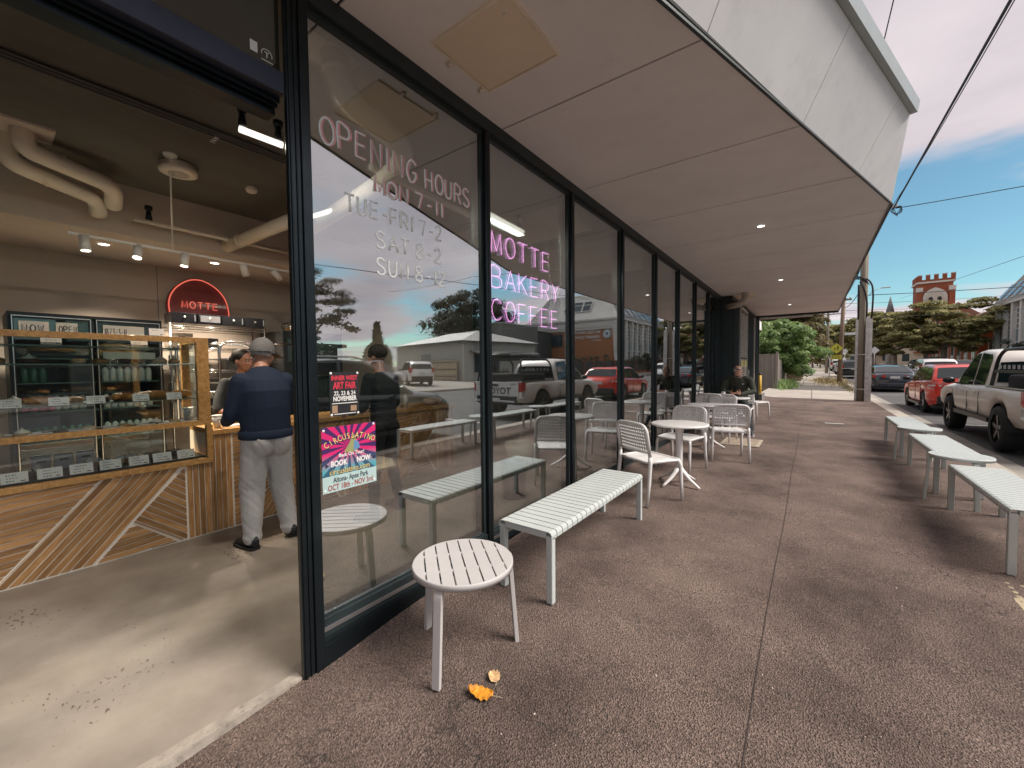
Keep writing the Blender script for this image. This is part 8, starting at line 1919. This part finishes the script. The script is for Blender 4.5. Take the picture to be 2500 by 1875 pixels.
arch(25.6, 14.8, 2.1, 6.3, cy_-.02, REND, tw, 'arch_surround'); a_ = arch(25.6, 14.8, 1.6, 6.0, cy_-.18, pm('stone_cream', (.56, .51, .44), .8), tw, 'arch_panel', d=.05)
for dx in (-.75, .75): arch(25.6+dx, 16.0, .38, 2.8, cy_-.24, SBK, tw, 'lancet', d=.05)
# nave and porch in front
mb = MB(); mb.box((20.5, cy_-14, cg), (33, cy_-1, 9)); nv = mb.build('nave_wall', BRK, ch, world=True)
mb = MB(); mb.prism([(20, 9), (33.5, 9), (26.7, 14.5)], cy_-14.3, cy_-.6, 'y'); mb.build('nave_roof', TERR, ch, world=True)
mb = MB(); mb.box((21.6, cy_-18, cg), (25.6, cy_-14, 6.8)); po = mb.build('porch', BRK, ch, world=True); arch(23.6, cg+.5, 1.5, 4.2, cy_-18.02, REND, po, 'porch_arch'); arch(23.6, cg+.5, 1.0, 3.7, cy_-18.2, pm('stone_cream', (.56, .51, .44), .8), po, 'porch_arch_inner', d=.05); mb = MB(); mb.box((22.8, cy_-18.35, cg), (24.4, cy_-18.26, cg+2.6)); mb.build('door', CBLK, po, world=True)
mb = MB(); mb.box((21.5, cy_-18.1, 6.8), (25.7, cy_-14, 7.2)); mb.build('porch_cap', REND, po, world=True)
for k in range(5):
    x = 21.7+k*.82; mb = MB(); mb.box((x, cy_-18.1, 7.2), (x+.45, cy_-17.7, 8.2)); mb.build('merlon', REND, po, world=True)
sp = thing('small_spire', 'small grey white church spire left of the tower', 'spire', (17.8, 141, cg)); mb = MB(); mb.tube([(0, 0, 0), (0, 0, 12.8)], [.7, .7], 4); mb.build('turret', REND, sp); mb = MB(); mb.tube([(0, 0, 12.8), (0, 0, 17.3)], [.95, .05], 4); mb.build('spire_cap', pm('slate', (.20, .20, .21), .7), sp)
# row of buildings between church and school, and cream houses down the street
rb = thing('brick_hall', 'red brick parish hall with white framed tall windows next to the church', 'building', (19.2, 86, rise(86)))
zb = rise(80)+.1; mb = MB(); mb.box((19.6, 79.5, zb), (28, 108, 6.2)); mb.build('wall', BRK, rb, world=True); mb = MB(); mb.prism([(19, 6.2), (28.6, 6.2), (23.8, 9.6)], 79.1, 108.4, 'y'); mb.build('roof', TERR, rb, world=True)
for k in range(8): y = 80.5+k*3.4; mb = MB(); mb.box((19.5, y, 2.0), (19.6, y+1.5, 4.8)); w_ = mb.build('window', REND, rb, world=True); mb = MB(); mb.box((19.47, y+.15, 2.15), (19.499, y+.68, 4.65)); mb.build('window_pane', WGL, w_, world=True); mb = MB(); mb.box((19.47, y+.82, 2.15), (19.499, y+1.35, 4.65)); mb.build('window_pane', WGL, w_, world=True)
for k in range(4): x = 20.4+k*2; mb = MB(); mb.box((x, 79.4, 2.2), (x+1.0, 79.5, 4.6)); w_ = mb.build('window', REND, rb, world=True); mb = MB(); mb.box((x+.1, 79.37, 2.3), (x+.9, 79.399, 4.5)); mb.build('window_pane', WGL, w_, world=True)
for i, (x, y, w, d, h, col) in enumerate(((16.5, 118, 6, 8, 4.2, (.55, .48, .38)), (13.5, 150, 6, 9, 4.6, (.50, .42, .34)), (12, 185, 8, 10, 5.2, (.42, .36, .30)))):
    zz = rise(y); t = thing('cottage', ['cream cottage with a red awning behind the street trees', 'tan cottage beyond the cream one', 'brown house at the end of the street'][i], 'house', (x, y, zz), 0, 'houses far down the street')
    mb = MB(); mb.box((0, 0, 0), (w, d, h)); mb.build('wall', pm('cottage_%d' % i, col, .9), t); mb = MB(); mb.prism([(-.4, h), (w+.4, h), (w/2, h+2)], -.4, d+.4, 'y'); mb.build('roof', TERR, t)
    for a in (.8, w-2): mb = MB(); mb.box((a, -.03, 1), (a+1.1, 0, 2.6)); mb.build('window', WGL, t)
    mb = MB(); mb.box((w*.42, -.9, 2.7), (w*.75, 0, 3.0)); mb.build('awning', BRK, t)
t = thing('white_gable_house', 'pale house wall and grey gable showing over the bushy tree', 'house', (-3.2, 44, 0)); 
mb = MB(); mb.box((-9, 37.5, 0), (-1.55, 43, 5.4)); mb.build('wall', REND, t, world=True); mb = MB(); mb.box((-9.3, 37.2, 5.4), (-1.1, 43.3, 5.62)); mb.build('roof', TIN, t, world=True)
for i, (x, y, h) in enumerate(((-9, 62, 4.5), (-9, 80, 5), (-9, 105, 5))):
    t = thing('street_house', ['first', 'second', 'third'][i]+' low house behind the left hand trees', 'house', (x, y, rise(y)), 0, 'houses on the left of the street'); mb = MB(); mb.box((-2, 0, 0), (7.2, 11, h)); mb.build('wall', REND, t); mb = MB(); mb.prism([(-2.4, h), (7.6, h), (2.6, h+2)], -.4, 11.4, 'y'); mb.build('roof', TIN, t)
